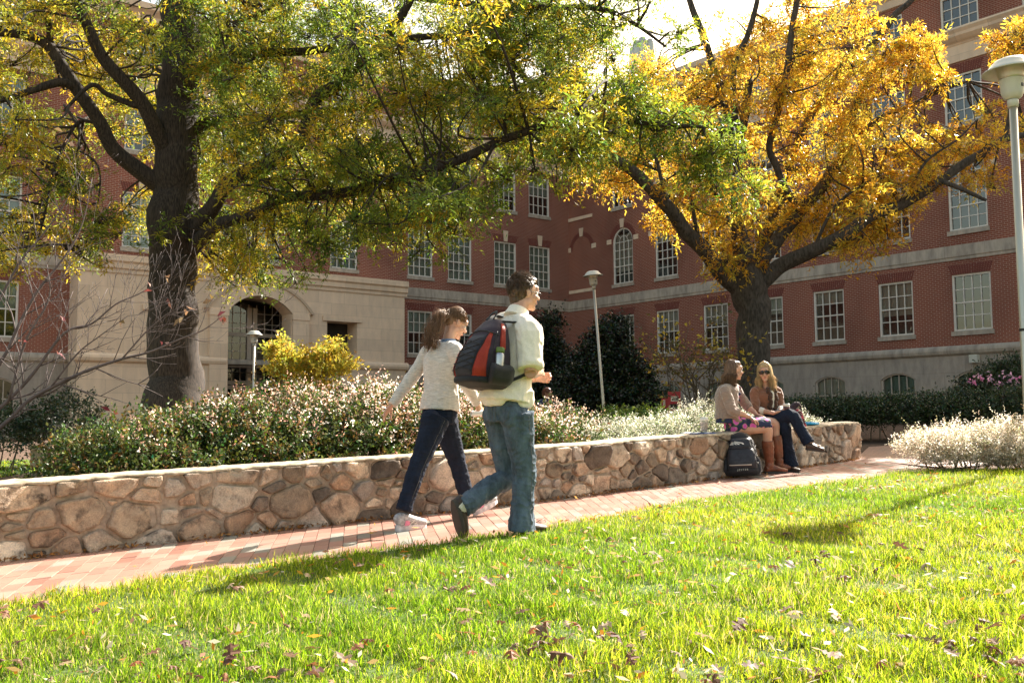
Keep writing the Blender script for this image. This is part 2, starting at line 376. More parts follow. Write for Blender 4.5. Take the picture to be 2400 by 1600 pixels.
# ---------------------------------------------------------------- grass
def side_of_edge(x, y):
    """signed distance from lawn edge, positive on the lawn"""
    E = np.array([[p.x, p.y] for p in EQ]); best = np.full(x.shape, 1e9); sg = np.zeros(x.shape)
    for a, b in zip(E, E[1:]):
        d = b-a; L = np.hypot(*d); d = d/L; px = x-a[0]; py = y-a[1]
        t = np.clip(px*d[0]+py*d[1], 0, L); dx = px-d[0]*t; dy = py-d[1]*t; dd = np.hypot(dx, dy)
        s = np.sign(px*d[1]-py*d[0]); m = dd < best; best[m] = dd[m]; sg[m] = s[m]
    return best*sg
def blades(name, X, Y, hmin, hmax, wd, parent=None, z0=.022, dry=.07):
    n = len(X); S = .735*X+.68*Y; Z = -.925+.0285*S+z0-.006
    ang = RG.uniform(0, 2*np.pi, n); h = (hmin+(hmax-hmin)*RG.random(n)**1.4)*(.8+.25*np.sin(X*5.1+2.3*np.sin(Y*4.7))+.2*np.sin(X*13+Y*9))
    lean = RG.uniform(.1, .95, n)*h; la = RG.uniform(0, 2*np.pi, n); w = wd*RG.uniform(.6, 1.3, n)
    bx, by = np.cos(ang)*w, np.sin(ang)*w; lx, ly = np.cos(la)*lean, np.sin(la)*lean
    v = np.empty((n, 5, 3)); 
    v[:, 0] = np.stack([X-bx, Y-by, Z], 1); v[:, 1] = np.stack([X+bx, Y+by, Z], 1)
    v[:, 2] = np.stack([X+bx*.75+lx*.4, Y+by*.75+ly*.4, Z+h*.6], 1); v[:, 3] = np.stack([X-bx*.75+lx*.4, Y-by*.75+ly*.4, Z+h*.6], 1)
    v[:, 4] = np.stack([X+lx, Y+ly, Z+h*(1-.35*(lean/h)**2)], 1)
    i = np.arange(n)*5
    q = np.stack([i, i+1, i+2, i+3], 1); tr = np.stack([i+3, i+2, i+4], 1)
    # quads and tris in one mesh
    me = bpy.data.meshes.new(name); me.vertices.add(n*5); me.vertices.foreach_set('co', v.astype(np.float32).ravel())
    me.loops.add(n*7); me.loops.foreach_set('vertex_index', np.concatenate([q, tr], 1).astype(np.int32).ravel())
    ls = np.stack([np.arange(n)*7, np.arange(n)*7+4], 1).ravel(); lt = np.tile([4, 3], n)
    me.polygons.add(n*2); me.polygons.foreach_set('loop_start', ls.astype(np.int32)); me.polygons.foreach_set('loop_total', lt.astype(np.int32))
    me.update(calc_edges=True)
    pal = np.array([[.15, .25, .008], [.22, .32, .010], [.36, .41, .035], [.06, .11, .008], [.10, .18, .008]]); k = RG.integers(0, 5, n)
    c = pal[k]*RG.uniform(.6, 1.35, (n, 1)); tt = .5+.5*np.sin(X*1.3+2*np.sin(Y*.9)); t2 = .5+.5*np.sin(X*17+3*np.sin(Y*11)); c *= (.80+.22*tt+.22*t2)[:, None]; c[:, 0] *= .9+.3*tt
    pt_ = np.sin(X*1.9+1.7*np.sin(Y*2.3))*np.sin(Y*1.6+X*.7); dr = RG.random(n) < dry+.20*np.clip(pt_-.35, 0, 1); c[dr] = np.array([.42, .34, .16])*RG.uniform(.6, 1.2, (dr.sum(), 1))
    C4 = np.ones((n*5, 4), np.float32); C4[:, :3] = np.repeat(c, 5, 0); a = me.attributes.new('lc', 'FLOAT_COLOR', 'POINT'); a.data.foreach_set('color', C4.ravel())
    me.materials.append(M['grass']); o = link(name, me, parent); return o
def scatter(n, x0, x1, y0, y1):
    return RG.uniform(x0, x1, n), RG.uniform(y0, y1, n)
def dens(cnt):
    XS, YS = [], []
    for (y0, y1, per) in ((2.2, 4.4, 9000), (4.4, 6.5, 6200), (6.5, 8.5, 4200), (8.5, 12.5, 2600)):
        hw = y1*.58+.9; n = int(2*hw*(y1-y0)*per*cnt); x, y = scatter(n, -hw, hw, y0, y1); XS.append(x); YS.append(y)
    x = np.concatenate(XS); y = np.concatenate(YS); s = side_of_edge(x, y)
    k = (s > -.03+.05*(RG.random(len(x))-.5)+.03*np.sin(x*9)) & ~((y > 10.2) & (x > 4.2))
    return x[k], y[k]
x, y = dens(GRASS)
g = blades('grass', x, y, .022, .080, .0020)
tag(g, 'sunlit bright green lawn grass in front of the brick path', 'grass', kind='stuff')
x, y = scatter(9000, -11.5, -7.2, 13, 18)
tag(blades('grass', x, y, .03, .08, .006, z0=.01), 'small patch of grass behind the stone wall at the left', 'grass', kind='stuff')
# ---------------------------------------------------------------- fallen oak leaves
def oakleaf(L, curl, seed):
    r = random.Random(seed); pts = [(0, 0)]
    out = [(.04, .02), (.12, .06), (.2, .17), (.27, .20), (.30, .09), (.38, .10), (.46, .27), (.56, .33), (.60, .20), (.56, .10), (.66, .10), (.76, .22), (.86, .24), (.83, .10), (.9, .06), (1, .0)]
    side = [(a, b*r.uniform(.8, 1.2)) for a, b in out]; oth = [(a, -b*r.uniform(.8, 1.2)) for a, b in out[:-1]][::-1]
    P = [(0, 0)]+side+oth; vs = []; mid = []
    def z(a, b): return curl*(b*b*3.2+(a-.5)**2*.8)+.02*math.sin(a*9+seed)
    vs = [V((a*L, b*L, z(a, b)*L)) for a, b in P]
    n = len(P); cs = [V((k*L, 0, z(k, 0)*L)) for k in (.15, .35, .5, .72, .88)]; base = n
    vs += cs; fs = []
    for i in range(n):
        j = (i+1) % n; a = (P[i][0]+P[j][0])/2
        k = min(range(5), key=lambda q: abs((.15, .35, .5, .72, .88)[q]-a)); fs.append((i, j, base+k))
    # bridge fan centres
    last = None
    for i in range(n):
        j = (i+1) % n; k0 = fs[i][2]; k1 = fs[j][2] if j < n else fs[0][2]
        if k0 != k1: fs.append((j, k1, k0))
    st = len(vs); vs += [V((-.25*L, .008*L, .02*L)), V((-.25*L, -.008*L, .02*L)), V((0.02*L, -.01*L, 0)), V((0.02*L, .01*L, 0))]; fs.append((st, st+1, st+2, st+3))
    return vs, fs
lc = [(.15, .07, .04), (.19, .09, .055), (.25, .16, .11), (.28, .11, .05), (.13, .06, .045), (.44, .32, .22)]
OAK = []
for i in range(12):
    vs, fs = oakleaf(1, random.uniform(-.9, .9), i); me = npmesh('fallen_oak_leaf', vs, fs, M['litter'], col=np.tile(lc[i % 6], (len(vs), 1))); OAK.append(me)
spots = [(540, 1565, .17), (735, 1520, .20), (785, 1545, .16), (300, 1585, .12), (1245, 1430, .13), (1105, 1440, .12), (1350, 1560, .16), (1390, 1575, .15), (1090, 1400, .10), (1950, 1430, .16), (2000, 1355, .15), (1840, 1450, .14), (1720, 1490, .16), (2100, 1490, .14), (2160, 1500, .13), (2390, 1450, .14), (2395, 1555, .2), (2090, 1560, .13), (1980, 1575, .14), (1960, 1100+90, .0)]
bpt = lambda px, py: None
def ground_at(px, py):
    d = CF+CR*((px-1200)/F_PX)+CU*((800-py)/F_PX); s = .735*d.x+.68*d.y; k = (-.925+.05)/(d.z-.0285*s); return d*k
k = 0
allsp = [(a, b, c*.75) for a, b, c in spots if c > 0]
rr = random.Random(5); CLU = [(rr.uniform(0, 2400), 1200+400*rr.random()**.6) for _ in range(24)]
while len(allsp) < 200:
    if rr.random() < .62: ca, cb = CLU[rr.randrange(len(CLU))]; a, b = rr.gauss(ca, 55), rr.gauss(cb, 16)
    else: a, b = rr.uniform(-20, 2420), 1180+430*rr.random()**.7
    p = ground_at(a, b)
    if side_of_edge(np.array([p.x]), np.array([p.y]))[0] > .1: allsp.append((a, b, rr.uniform(.05, .12)))
for a, b, L in allsp:
    p = ground_at(a, b); o = link('fallen_oak_leaf', OAK[k % 12]); k += 1
    o.location = (p.x, p.y, gz(p.x, p.y)+.066+rr.uniform(-.01, .025)); L *= .78; o.scale = (L,)*3
    o.rotation_euler = (rr.uniform(-.65, .65), rr.uniform(-.55, .55), rr.uniform(0, 6.28))
    tag(o, 'dry brown lobed oak leaf fallen on the sunlit lawn', 'fallen leaf', 'brown oak leaves fallen on the lawn')
def smallleaves(name, X, Y, size, pal, z0, parent=None):
    n = len(X); Z = -.925+.0285*(.735*X+.68*Y)+z0+RG.uniform(0, .03, n); L = size*RG.uniform(.5, 1.3, n)
    d = RG.normal(size=(n, 3)); d[:, 2] *= .5; d /= np.linalg.norm(d, axis=1)[:, None]; q = np.cross(d, RG.normal(size=(n, 3))*np.array([.5, .5, 1])); q /= np.linalg.norm(q, axis=1)[:, None]
    P = np.stack([X, Y, Z], 1); v = np.stack([P-d*L[:, None], P+q*(L*.33)[:, None], P+d*L[:, None], P-q*(L*.33)[:, None]], 1).reshape(-1, 3)
    v[:, 2] = np.maximum(v[:, 2], np.repeat(Z-.02, 4)); i = np.arange(n)*4; c = np.array(pal)[RG.integers(0, len(pal), n)]*RG.uniform(.7, 1.3, (n, 1))
    return link(name, npmesh(name, v, np.stack([i, i+1, i+2, i+3], 1), M['litter'], col=np.repeat(c, 4, 0)), parent)
x, y = scatter(17000, -7, 7.5, 2.2, 11); kk = side_of_edge(x, y) > -.05
cl = (np.sin(x*2.3+np.sin(y*3.1))+np.sin(y*2.7+x) > RG.uniform(-2.2, 1.2, len(x))) & kk
tag(smallleaves('leaf_litter', x[cl], y[cl], .024, [(.55, .22, .03), (.45, .30, .12), (.5, .42, .28), (.2, .1, .05), (.6, .3, .04), (.62, .55, .42)], .035), 'small orange and tan leaf litter scattered through the lawn', 'leaf litter', kind='stuff')
ss = RG.uniform(0, WD[-1], 2600); P = np.array([[*ev(WQ, WD, s)[0][:2], *ev(WQ, WD, s)[1][:2]] for s in ss]); off = np.abs(RG.normal(0, .035, len(ss)))+.01
tag(smallleaves('leaf_litter', P[:, 0]+P[:, 3]*off, P[:, 1]-P[:, 2]*off, .022, [(.30, .13, .04), (.18, .09, .045), (.4, .2, .06)], .004), 'dry rust brown leaves gathered along the foot of the wall', 'leaf litter', kind='stuff')
x, y = scatter(160, -4, 5, 4, 12.5); s = side_of_edge(x, y); kk = (s < -.1) & (s > -1.5)
tag(smallleaves('leaf_litter', x[kk], y[kk], .028, [(.55, .25, .06), (.5, .3, .1)], .008), 'few orange leaves scattered on the brick path', 'leaf litter', kind='stuff')
# ---------------------------------------------------------------- fieldstone seat wall
def clip(poly, n, c):
    out = []
    for i in range(len(poly)):
        a, b = poly[i], poly[(i+1) % len(poly)]; da = a[0]*n[0]+a[1]*n[1]-c; db = b[0]*n[0]+b[1]*n[1]-c
        if da <= 0: out.append(a)
        if (da < 0 < db) or (db < 0 < da): t = da/(da-db); out.append((a[0]+(b[0]-a[0])*t, a[1]+(b[1]-a[1])*t))
    return out
def cells(L, H, n, rmin, rmax, gap, seed, top=.0):
    r = random.Random(seed); S = []
    tries = 0
    while len(S) < n and tries < 60000:
        tries += 1; rad = rmin+(rmax-rmin)*(r.random()**(.9 if tries < 900 else 2.0)); p = (r.uniform(0, L), r.uniform(.01, H-.01))
        if all((p[0]-q[0])**2+((p[1]-q[1])*1.15)**2 > ((rad+q[2])*.86)**2 for q in S): S.append((p[0], p[1], rad))
    out = []
    for i, a in enumerate(S):
        w, h = a[2]*1.9, a[2]*1.5
        poly = [(a[0]-w, max(-.01, a[1]-h)), (a[0]+w, max(-.01, a[1]-h)), (a[0]+w, min(H, a[1]+h)), (a[0]-w, min(H, a[1]+h))]
        g = gap*r.uniform(.5, 1.5)
        for j, b in enumerate(S):
            if i == j or abs(a[0]-b[0]) > .7: continue
            nx, ny = b[0]-a[0], b[1]-a[1]; d = math.hypot(nx, ny); nx /= d; ny /= d
            m = (d*d+a[2]**2-b[2]**2)/(2*d)
            poly = clip(poly, (nx, ny), a[0]*nx+a[1]*ny+m-g)
            if len(poly) < 3: break
        if len(poly) < 3: continue
        ar = abs(sum(p[0]*q[1]-p[1]*q[0] for p, q in zip(poly, poly[1:]+poly[:1])))/2
        if ar < .0006: continue
        out.append((poly, ar, r.random()))
    return out
def chaikin(p, k=2, e=.12):
    for _ in range(k):
        q = []
        for a, b in zip(p, p[1:]+p[:1]): q += [(a[0]*(1-e)+b[0]*e, a[1]*(1-e)+b[1]*e), (a[0]*e+b[0]*(1-e), a[1]*e+b[1]*(1-e))]
        p = q
    return p
STC = [(.60, .47, .36), (.50, .38, .28), (.30, .23, .17), (.52, .38, .28), (.40, .34, .30), (.74, .62, .50), (.44, .29, .20), (.26, .21, .17), (.64, .52, .43), (.52, .41, .33), (.20, .155, .125), (.46, .36, .28)]
def fieldstone_mat():
    m, t, b = newmat('fieldstone'); a = nd(t, 'ShaderNodeAttribute', attribute_name='lc').outputs['Color']; v = coord(t, 'Object')
    n = noi(t, 11, 6, v, .7); f = noi(t, 90, 4, v, .7); d = noi(t, 5, 5, v, .65)
    c = mixc(t, 1, a, ramp(t, n, [(.3, (.5, .46, .44)), (.5, (.95, .93, .9)), (.72, (1.3, 1.25, 1.15))]), 'MULTIPLY')
    c = mixc(t, 1, c, ramp(t, f, [(.3, (.72,)*3), (.7, (1.2,)*3)]), 'MULTIPLY')
    c = mixc(t, ramp(t, d, [(.53, (0, 0, 0)), (.66, (1, 1, 1))]), c, (.085, .065, .052))
    t.links.new(c, b.inputs['Base Color']); b.inputs['Roughness'].default_value = .85; b.inputs['Specular IOR Level'].default_value = .25
    s = nd(t, 'ShaderNodeMath', operation='ADD'); t.links.new(n, s.inputs[0]); t.links.new(f, s.inputs[1]); bump(t, b, s.outputs[0], .8, .012); return m
M['field'] = fieldstone_mat()
M['mortar'] = plain('wall_mortar', (.38, .295, .225), .95, .28, 30, bmp=1, spec=.2)
M['mortartop'] = plain('pale_mortar_cap', (.43, .35, .255), .95, .5, 16, bmp=1, spec=.2)
HW = .475; TW = .40
FQ = list(WQ)   # face line, wrapped round the right-hand end
e0, ed = WQ[-1], (WQ[-1]-WQ[-2]).normalized(); en = V((-ed.y, ed.x, 0))
for k in range(1, 9):
    a = k/8*math.pi/2; FQ.append(e0+ed*(.10*math.sin(a))+en*(.10*(1-math.cos(a))))
for k in range(1, 7): FQ.append(e0+ed*.10+en*(.10+.3*k/6))
FD = [0]
for a, b in zip(FQ, FQ[1:]): FD.append(FD[-1]+(b-a).length)
wall = empty('stone_wall', gp(.85, 9.14)); wo = V(wall.location)
tag(wall, 'low curving fieldstone seat wall with pale mortar cap beside the brick path', 'stone wall')
def topz(s): return HW+.012*noise.noise(V((s*1.1, 0, 3)))+.005*noise.noise(V((s*8, 0, 5)))+.006*noise.noise(V((s*19, 2, 5)))
mb = MB(); mc = MB()
N = int(FD[-1]/.035); rows = []; trow = []
for i in range(N+1):
    s = FD[-1]*i/N; p, d = ev(FQ, FD, s); n = V((d.y, -d.x, 0)); g = gz(p.x, p.y)-wo.z; t = topz(s); q = p-wo; q.z = 0
    rows.append([q+n*(.004*noise.noise(V((s*6, h*9, 1)))-.006)+V((0, 0, g+h)) for h in (-.06, .05, .12, .2, .28, .36, .43, t-.004)])
mb.grid(rows)
o = mb.build('mortar', M['mortar'], wall, smooth=True)
# cap and back
Nc = int(WD[-1]/.03)
rows = []
for i in range(Nc+1):
    s = WD[-1]*i/Nc; p, d = ev(WQ, WD, s); n = V((d.y, -d.x, 0)); q = p-wo; q.z = 0; 
    if i == Nc: pass
    g = gz(p.x, p.y)-wo.z; row = []
    jag = .024*noise.noise(V((s*11, 0, 9)))+.016*noise.noise(V((s*37, 3, 9)))
    for (o_, h) in ((.010+jag, -.010-.02*max(0, jag*40)), (.013+jag, -.003), (.0+jag*.5, .008), (-.1, .012), (-.2, .014), (-.3, .012), (-TW, .004), (-TW-.01, -.05), (-TW-.01, -.6)):
        row.append(q+n*o_+V((0, 0, g+topz(s)+h+(.005*noise.noise(V((s*9, o_*20, 2))) if h > -.1 else 0))))
    rows.append(row)
# rounded end of the cap
for k in range(1, 8):
    a = k/7*math.pi/2; base = rows[Nc]; sh = ed*(.105*math.sin(a))
    rows.append([pt+sh*(1 if j < 7 else 1)+en*(.10*(1-math.cos(a)) if j < 3 else (.05*(1-math.cos(a)) if j == 3 else 0)) for j, pt in enumerate(base)])
mc.grid(rows, cap=False); mc.face([p for p in rows[-1]])
mc.build('cap', M['mortartop'], wall, smooth=True)
ms = MB()
for ci, (poly, ar, rv) in enumerate(cells(FD[-1]*.74, HW-.012, 330, .034, .135, .0105, 5)):
    P = chaikin([(a/.74, b) for a, b in poly], 2); cx = sum(p[0] for p in P)/len(P); cy = sum(p[1] for p in P)/len(P); c = random.choice(STC); k = random.uniform(.8, 1.2); c = tuple(x*k for x in c)
    dp = min(.048, .012+.11*math.sqrt(ar)*random.uniform(.3, 1.2)); rows = []
    tx, ty = random.uniform(-.25, .25), random.uniform(-.25, .25)
    for sc, dd in ((1.02, -.012), (1.0, .0), (.975, .55), (.93, .85), (.8, .98), (.5, 1.0), (.15, 1.0)):
        row = []
        for (x_, y_) in P:
            jg = 1+.12*noise.noise(V((x_*24, y_*24, ci)))+.05*noise.noise(V((x_*70, y_*70, ci))); X, Y_ = cx+(x_-cx)*sc*jg, cy+(y_-cy)*sc*jg
            wob = .022*noise.noise(V((X*12, Y_*12, ci)))+.013*abs(noise.noise(V((X*34, Y_*34, ci))))
            D = dd if dd <= 0 else dp*dd+(wob+tx*(X-cx)+ty*(Y_-cy))*min(1, dd*1.3)
            p, d = ev(FQ, FD, X); n = V((d.y, -d.x, 0)); q = p+n*D; g = gz(p.x, p.y)
            row.append(V((q.x, q.y, g+Y_))-wo)
        rows.append(row)
    ms.grid(rows, closed=True, c=c); ms.f.append(tuple(range(len(ms.v)-len(P), len(ms.v)))); ms.m.append(0); ms.uv += [(0, 0)]*len(P)
ms.build('fieldstone', M['field'], wall, smooth=True, col=True)
# small ashlar planter wall far left
m2 = MB(); w2 = empty('garden_wall', gp(-7.2, 15.6)); tag(w2, 'short low tan stone garden wall half hidden behind the hedge', 'garden wall')
r = random.Random(2)
for row in range(3):
    xx = 0
    while xx < 3.4:
        L = r.uniform(.25, .5); m2.box((xx, 0, -.1+row*.14), (xx+L-.01, .4, .03+row*.14), 0); xx += L
m2.box((.01, .015, -.1), (3.4, .38, .30)); m2.build('block', M['lime'], w2, bevel=.012); m3 = MB(); m3.box((-.03, -.03, .315), (3.5, .43, .375)); m3.build('coping', M['lime'], w2, bevel=.012)
w2.location = at(70, 1097, 15.5); w2.location.z = gz(w2.location.x, 15.5); w2.rotation_euler.z = R(4)
# ---------------------------------------------------------------- building (two wings meeting in an inner corner)
DU = V((-.6225, .7826, 0)).normalized(); DV = V((.785, .6195, 0)).normalized()
CN = at(1337, 900, 52.0); CN.z = 0
BLD = empty('brick_building', (CN.x, CN.y, gz(CN.x, CN.y)))
tag(BLD, 'large red brick campus building with stone bands, sash windows and an arched limestone entrance', 'building')
BO = V(BLD.location)
def frame(ex, ny, off=0):
    o = CN-BO-ny*off
    return Matrix(((ex.x, ny.x, 0, o.x), (ex.y, ny.y, 0, o.y), (0, 0, 1, o.z), (0, 0, 0, 1)))
NR = V((.7826, .6225, 0)).normalized(); NB = V((-.6195, .785, 0)).normalized()
MR = frame(-DU, NR); MK = frame(DV, NB); MP = frame(DV, NB, 1.2)
ZB = -1.2
def seg_arch(x0, x1, zs, rise, n=12):
    """points of an arc from (x0,zs) to (x1,zs) rising by rise"""
    h = (x1-x0)/2
    if rise >= h-.001: return [((x0+x1)/2-h*math.cos(math.pi*i/n), zs+rise*math.sin(math.pi*i/n)) for i in range(n+1)]
    rad = (h*h+rise*rise)/(2*rise); a = math.asin(h/rad)
    return [((x0+x1)/2+rad*math.sin(-a+2*a*i/n), zs+rise-rad+rad*math.cos(-a+2*a*i/n)) for i in range(n+1)]
def wall_open(mb, Mx, x0, x1, z0, z1, ops, y=0, rev=.13, m=0, mrev=None, ends=True, thick=.4):
    """wall sheet with real openings: ops = (xa, xb, za, zspring, rise)"""
    mrev = m if mrev is None else mrev
    xs = sorted({x0, x1, *[o[0] for o in ops], *[o[1] for o in ops]}); zs = sorted({z0, z1, *[o[2] for o in ops], *[o[3]+o[4] for o in ops]})
    zs = [z for z in zs if z0 <= z <= z1]
    for i in range(len(xs)-1):
        j = 0
        cx = (xs[i]+xs[i+1])/2; run = None
        for j in range(len(zs)-1):
            cz = (zs[j]+zs[j+1])/2
            hole = any(o[0] < cx < o[1] and o[2] < cz < o[3]+o[4] for o in ops)
            if not hole and run is None: run = zs[j]
            if run is not None and (hole or j == len(zs)-2):
                ze = zs[j] if hole else zs[j+1]
                q = [(xs[i], run), (xs[i+1], run), (xs[i+1], ze), (xs[i], ze)]
                mb.face([Mx@V((a, y, b)) for a, b in q], m, q); run = None
    for (a, b, za, zs_, ri) in ops:
        pts = [(a, za)]
        if ri > 0:
            arc = seg_arch(a, b, zs_, ri); top = zs_+ri; n = len(arc)//2
            for side in (0, 1):
                sub = arc[:n+1] if side == 0 else arc[n:]
                corner = (a, top) if side == 0 else (b, top)
                for p, q in zip(sub, sub[1:]):
                    tri = [corner, q, p]
                    mb.face([Mx@V((s[0], y, s[1])) for s in tri], m, tri)
            loop = [(a, za)]+arc+[(b, za)]
        else: loop = [(a, za), (a, zs_), (b, zs_), (b, za)]
        d = 0
        for p, q in zip(loop, loop[1:]+loop[:1]):
            L = math.hypot(q[0]-p[0], q[1]-p[1])
            mb.face([Mx@V((p[0], y, p[1])), Mx@V((q[0], y, q[1])), Mx@V((q[0], y+rev, q[1])), Mx@V((p[0], y+rev, p[1]))], mrev, [(d, 0), (d+L, 0), (d+L, rev), (d, rev)]); d += L
def bar(mb, Mx, x0, x1, z0, z1, y0, y1, m=0, ends=True):
    P = lambda x, y, z: Mx@V((x, y, z))
    mb.face([P(x0, y0, z0), P(x1, y0, z0), P(x1, y0, z1), P(x0, y0, z1)], m, [(x0, z0), (x1, z0), (x1, z1), (x0, z1)])
    mb.face([P(x0, y0, z1), P(x1, y0, z1), P(x1, y1, z1), P(x0, y1, z1)], m, [(x0, z1), (x1, z1), (x1, z1+.1), (x0, z1+.1)])
    mb.face([P(x0, y1, z0), P(x1, y1, z0), P(x1, y0, z0), P(x0, y0, z0)], m, [(x0, z0), (x1, z0), (x1, z0-.1), (x0, z0-.1)])
    mb.face([P(x0, y1, z0), P(x0, y0, z0), P(x0, y0, z1), P(x0, y1, z1)], m, [(0, z0), (.1, z0), (.1, z1), (0, z1)])
    mb.face([P(x1, y0, z0), P(x1, y1, z0), P(x1, y1, z1), P(x1, y0, z1)], m, [(0, z0), (.1, z0), (.1, z1), (0, z1)])
    mb.face([P(x1, y1, z0), P(x0, y1, z0), P(x0, y1, z1), P(x1, y1, z1)], m, [(x1, z0), (x0, z0), (x0, z1), (x1, z1)])
def prof_band(mb, Mx, x0, x1, prof, m=0):
    """horizontal moulding: prof = [(y,z)...] from top to bottom, y negative = proud"""
    n = len(prof); rows = []; d = 0
    for (ya, za), (yb, zb) in zip(prof, prof[1:]):
        L = math.hypot(ya-yb, za-zb)
        mb.face([Mx@V((x0, yb, zb)), Mx@V((x1, yb, zb)), Mx@V((x1, ya, za)), Mx@V((x0, ya, za))], m, [(x0, -d-L), (x1, -d-L), (x1, -d), (x0, -d)]); d += L
    for xx in (x0, x1):
        mb.face([Mx@V((xx, y, z)) for y, z in prof], m, [(y, z) for y, z in prof])
RX = [3.40+2.965*k for k in range(10)]
def rops(za, zb, rise=0, skip=()): return [(x, x+1.44, za, zb, rise) for i, x in enumerate(RX) if i not in skip]
bops = {}
BX = [(-2.80, -1.36), (-5.13, -3.68), (-8.0, -6.55), (-10.33, -8.90)]
UPX = BX+[(-14.45, -13.05), (-19.6, -16.9), (-23.55, -22.1), (-28.65, -27.15), (-31.6, -30.15)]
GX = BX+[(-28.65, -27.15), (-31.6, -30.15)]
Rf1 = rops(3.02, 5.12); Rf2 = rops(6.75, 8.92, .72); Rf3 = rops(10.75, 12.62); Rf4 = rops(14.30, 15.68); Rb = rops(.15, 1.32, .24)
Kf1 = [(a, b, 3.02, 5.12, 0) for a, b in GX]; Kf2 = [(a, b, 6.78, 9.03, 0) for a, b in UPX]; Kf3 = [(a, b, 10.7, 12.78, 0) for a, b in UPX]; Kf4 = [(a, b, 14.3, 15.68, 0) for a, b in UPX]; Kb = [(a, b, .15, 1.32, .24) for a, b in GX]
RL = 34; KL = -36
w1 = MB()
wall_open(w1, MR, 0, RL, 2.2, 16.0, Rf1+Rf2+Rf3+Rf4); wall_open(w1, MK, KL, 0, 2.2, 16.0, Kf1+Kf2+Kf3+Kf4+[(-20.7, -15.5, 2.2, 5.35, 0)])
for Mx, a, b in ((MR, RL, RL), (MK, KL, KL)): pass
w1.build('wall', [M['brick']], BLD)
w2 = MB(); wall_open(w2, MR, -.0, RL, ZB, 2.2, Rb, y=-.06); wall_open(w2, MK, KL, 0, ZB, 2.2, Kb+[(-20.7, -15.5, ZB, 2.2, 0)], y=-.06)
w2.build('foundation', [M['cast']], BLD)
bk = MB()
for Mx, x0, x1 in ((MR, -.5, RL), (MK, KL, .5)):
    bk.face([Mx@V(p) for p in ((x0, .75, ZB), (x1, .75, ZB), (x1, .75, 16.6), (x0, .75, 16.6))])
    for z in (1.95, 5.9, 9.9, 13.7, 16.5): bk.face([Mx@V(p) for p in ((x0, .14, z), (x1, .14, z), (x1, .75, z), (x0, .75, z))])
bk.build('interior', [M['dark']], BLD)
# far side, end walls and roof so that the block is closed
rb = MB()
def slab(Mx, x0, x1, y0, y1, z0, z1, m=0): rb.box((x0, y0, z0), (x1, y1, z1), m, Mx)
slab(MR, -14, RL, .78, 15, 15.9, 16.7); slab(MK, KL, -.2, .78, 15, 15.9, 16.7)
M['roof'] = plain('dark_roofing', (.09, .09, .10), .7, .25, 3)
rb.build('roof', [M['roof']], BLD)
eb = MB()
for Mx, xe in ((MR, RL), (MK, KL)):
    q = [(0, ZB), (15, ZB), (15, 16.6), (0, 16.6)]; eb.face([Mx@V((xe, a, b)) for a, b in q], 0, q)
    x0, x1 = (0, RL) if xe > 0 else (KL, 0)
    q = [(x0, ZB), (x1, ZB), (x1, 16.6), (x0, 16.6)]; eb.face([Mx@V((a, 15, b)) for a, b in q], 0, q)
eb.build('end_wall', [M['brick']], BLD)
# stone bands
bb = MB()
WT = [(0, 2.5), (-.10, 2.47), (-.17, 2.40), (-.19, 2.31), (-.16, 2.2), (-.09, 2.14), (-.06, 2.13)]
ST = [(0, 6.2), (-.06, 6.2), (-.06, 5.79), (-.03, 5.75), (-.03, 5.66), (0, 5.64)]
FZ = [(0, 14.28), (-.42, 14.24), (-.44, 14.16), (-.36, 14.05), (-.34, 13.94), (-.22, 13.82), (-.10, 13.74), (-.08, 13.70), (-.05, 13.68), (-.05, 13.06), (0, 13.05)]
TC = [(.3, 16.75), (-.34, 16.75), (-.34, 16.5), (-.2, 16.38), (-.1, 16.28), (-.1, 15.98), (0, 15.96)]
for pr, nm, mt in ((WT, 'water_table', 'band'), (ST, 'string_course', 'band'), (FZ, 'cornice', 'lime'), (TC, 'cornice', 'lime')):
    b_ = MB()
    prof_band(b_, MR, .44 if pr is FZ else .0, RL, pr); prof_band(b_, MK, KL, -.0 if pr is not FZ else -.0, pr)
    if pr is FZ: prof_band(b_, MR, .0, .44, pr)
    b_.build(nm, [M[mt]], BLD)
# flat brick arches, round arches, keystones
M['soldier'] = plain('soldier_brick', (.17, .048, .036), .9, .3, 30)
fa = MB()
def flat_arch(Mx, a, b, z, h=.36, lean=.13, key=False):
    n = 17
    for i in range(n):
        t0, t1 = i/n, (i+1)/n-.008/1.0
        xa0, xb0 = a+(b-a)*t0, a+(b-a)*t1; xa1, xb1 = (a-lean)+(b-a+2*lean)*t0, (a-lean)+(b-a+2*lean)*t1
        fa.face([Mx@V((xa0+.006, -.006, z)), Mx@V((xb0-.006, -.006, z)), Mx@V((xb1-.006, -.006, z+h)), Mx@V((xa1+.006, -.006, z+h))])
def round_arch(Mx, a, b, zs, r, w_=.26, n=24, m=0, out=None, y=-.007, gap=.12):
    o = fa if out is None else out; cx = (a+b)/2; h = (b-a)/2
    for i in range(n):
        t0 = math.pi*(i+gap/2)/n; t1 = math.pi*(i+1-gap/2)/n
        f = lambda t, k: (cx-(h+k)*math.cos(t), zs+(r+k)*math.sin(t))
        q = [f(t0, 0), f(t1, 0), f(t1, w_), f(t0, w_)]; o.face([Mx@V((x_, y, z_)) for x_, z_ in q], m)
def stone_bar(*a):
    k = MB(); bar(k, *a); k.build('stone_block', [M['lime']], BLD)
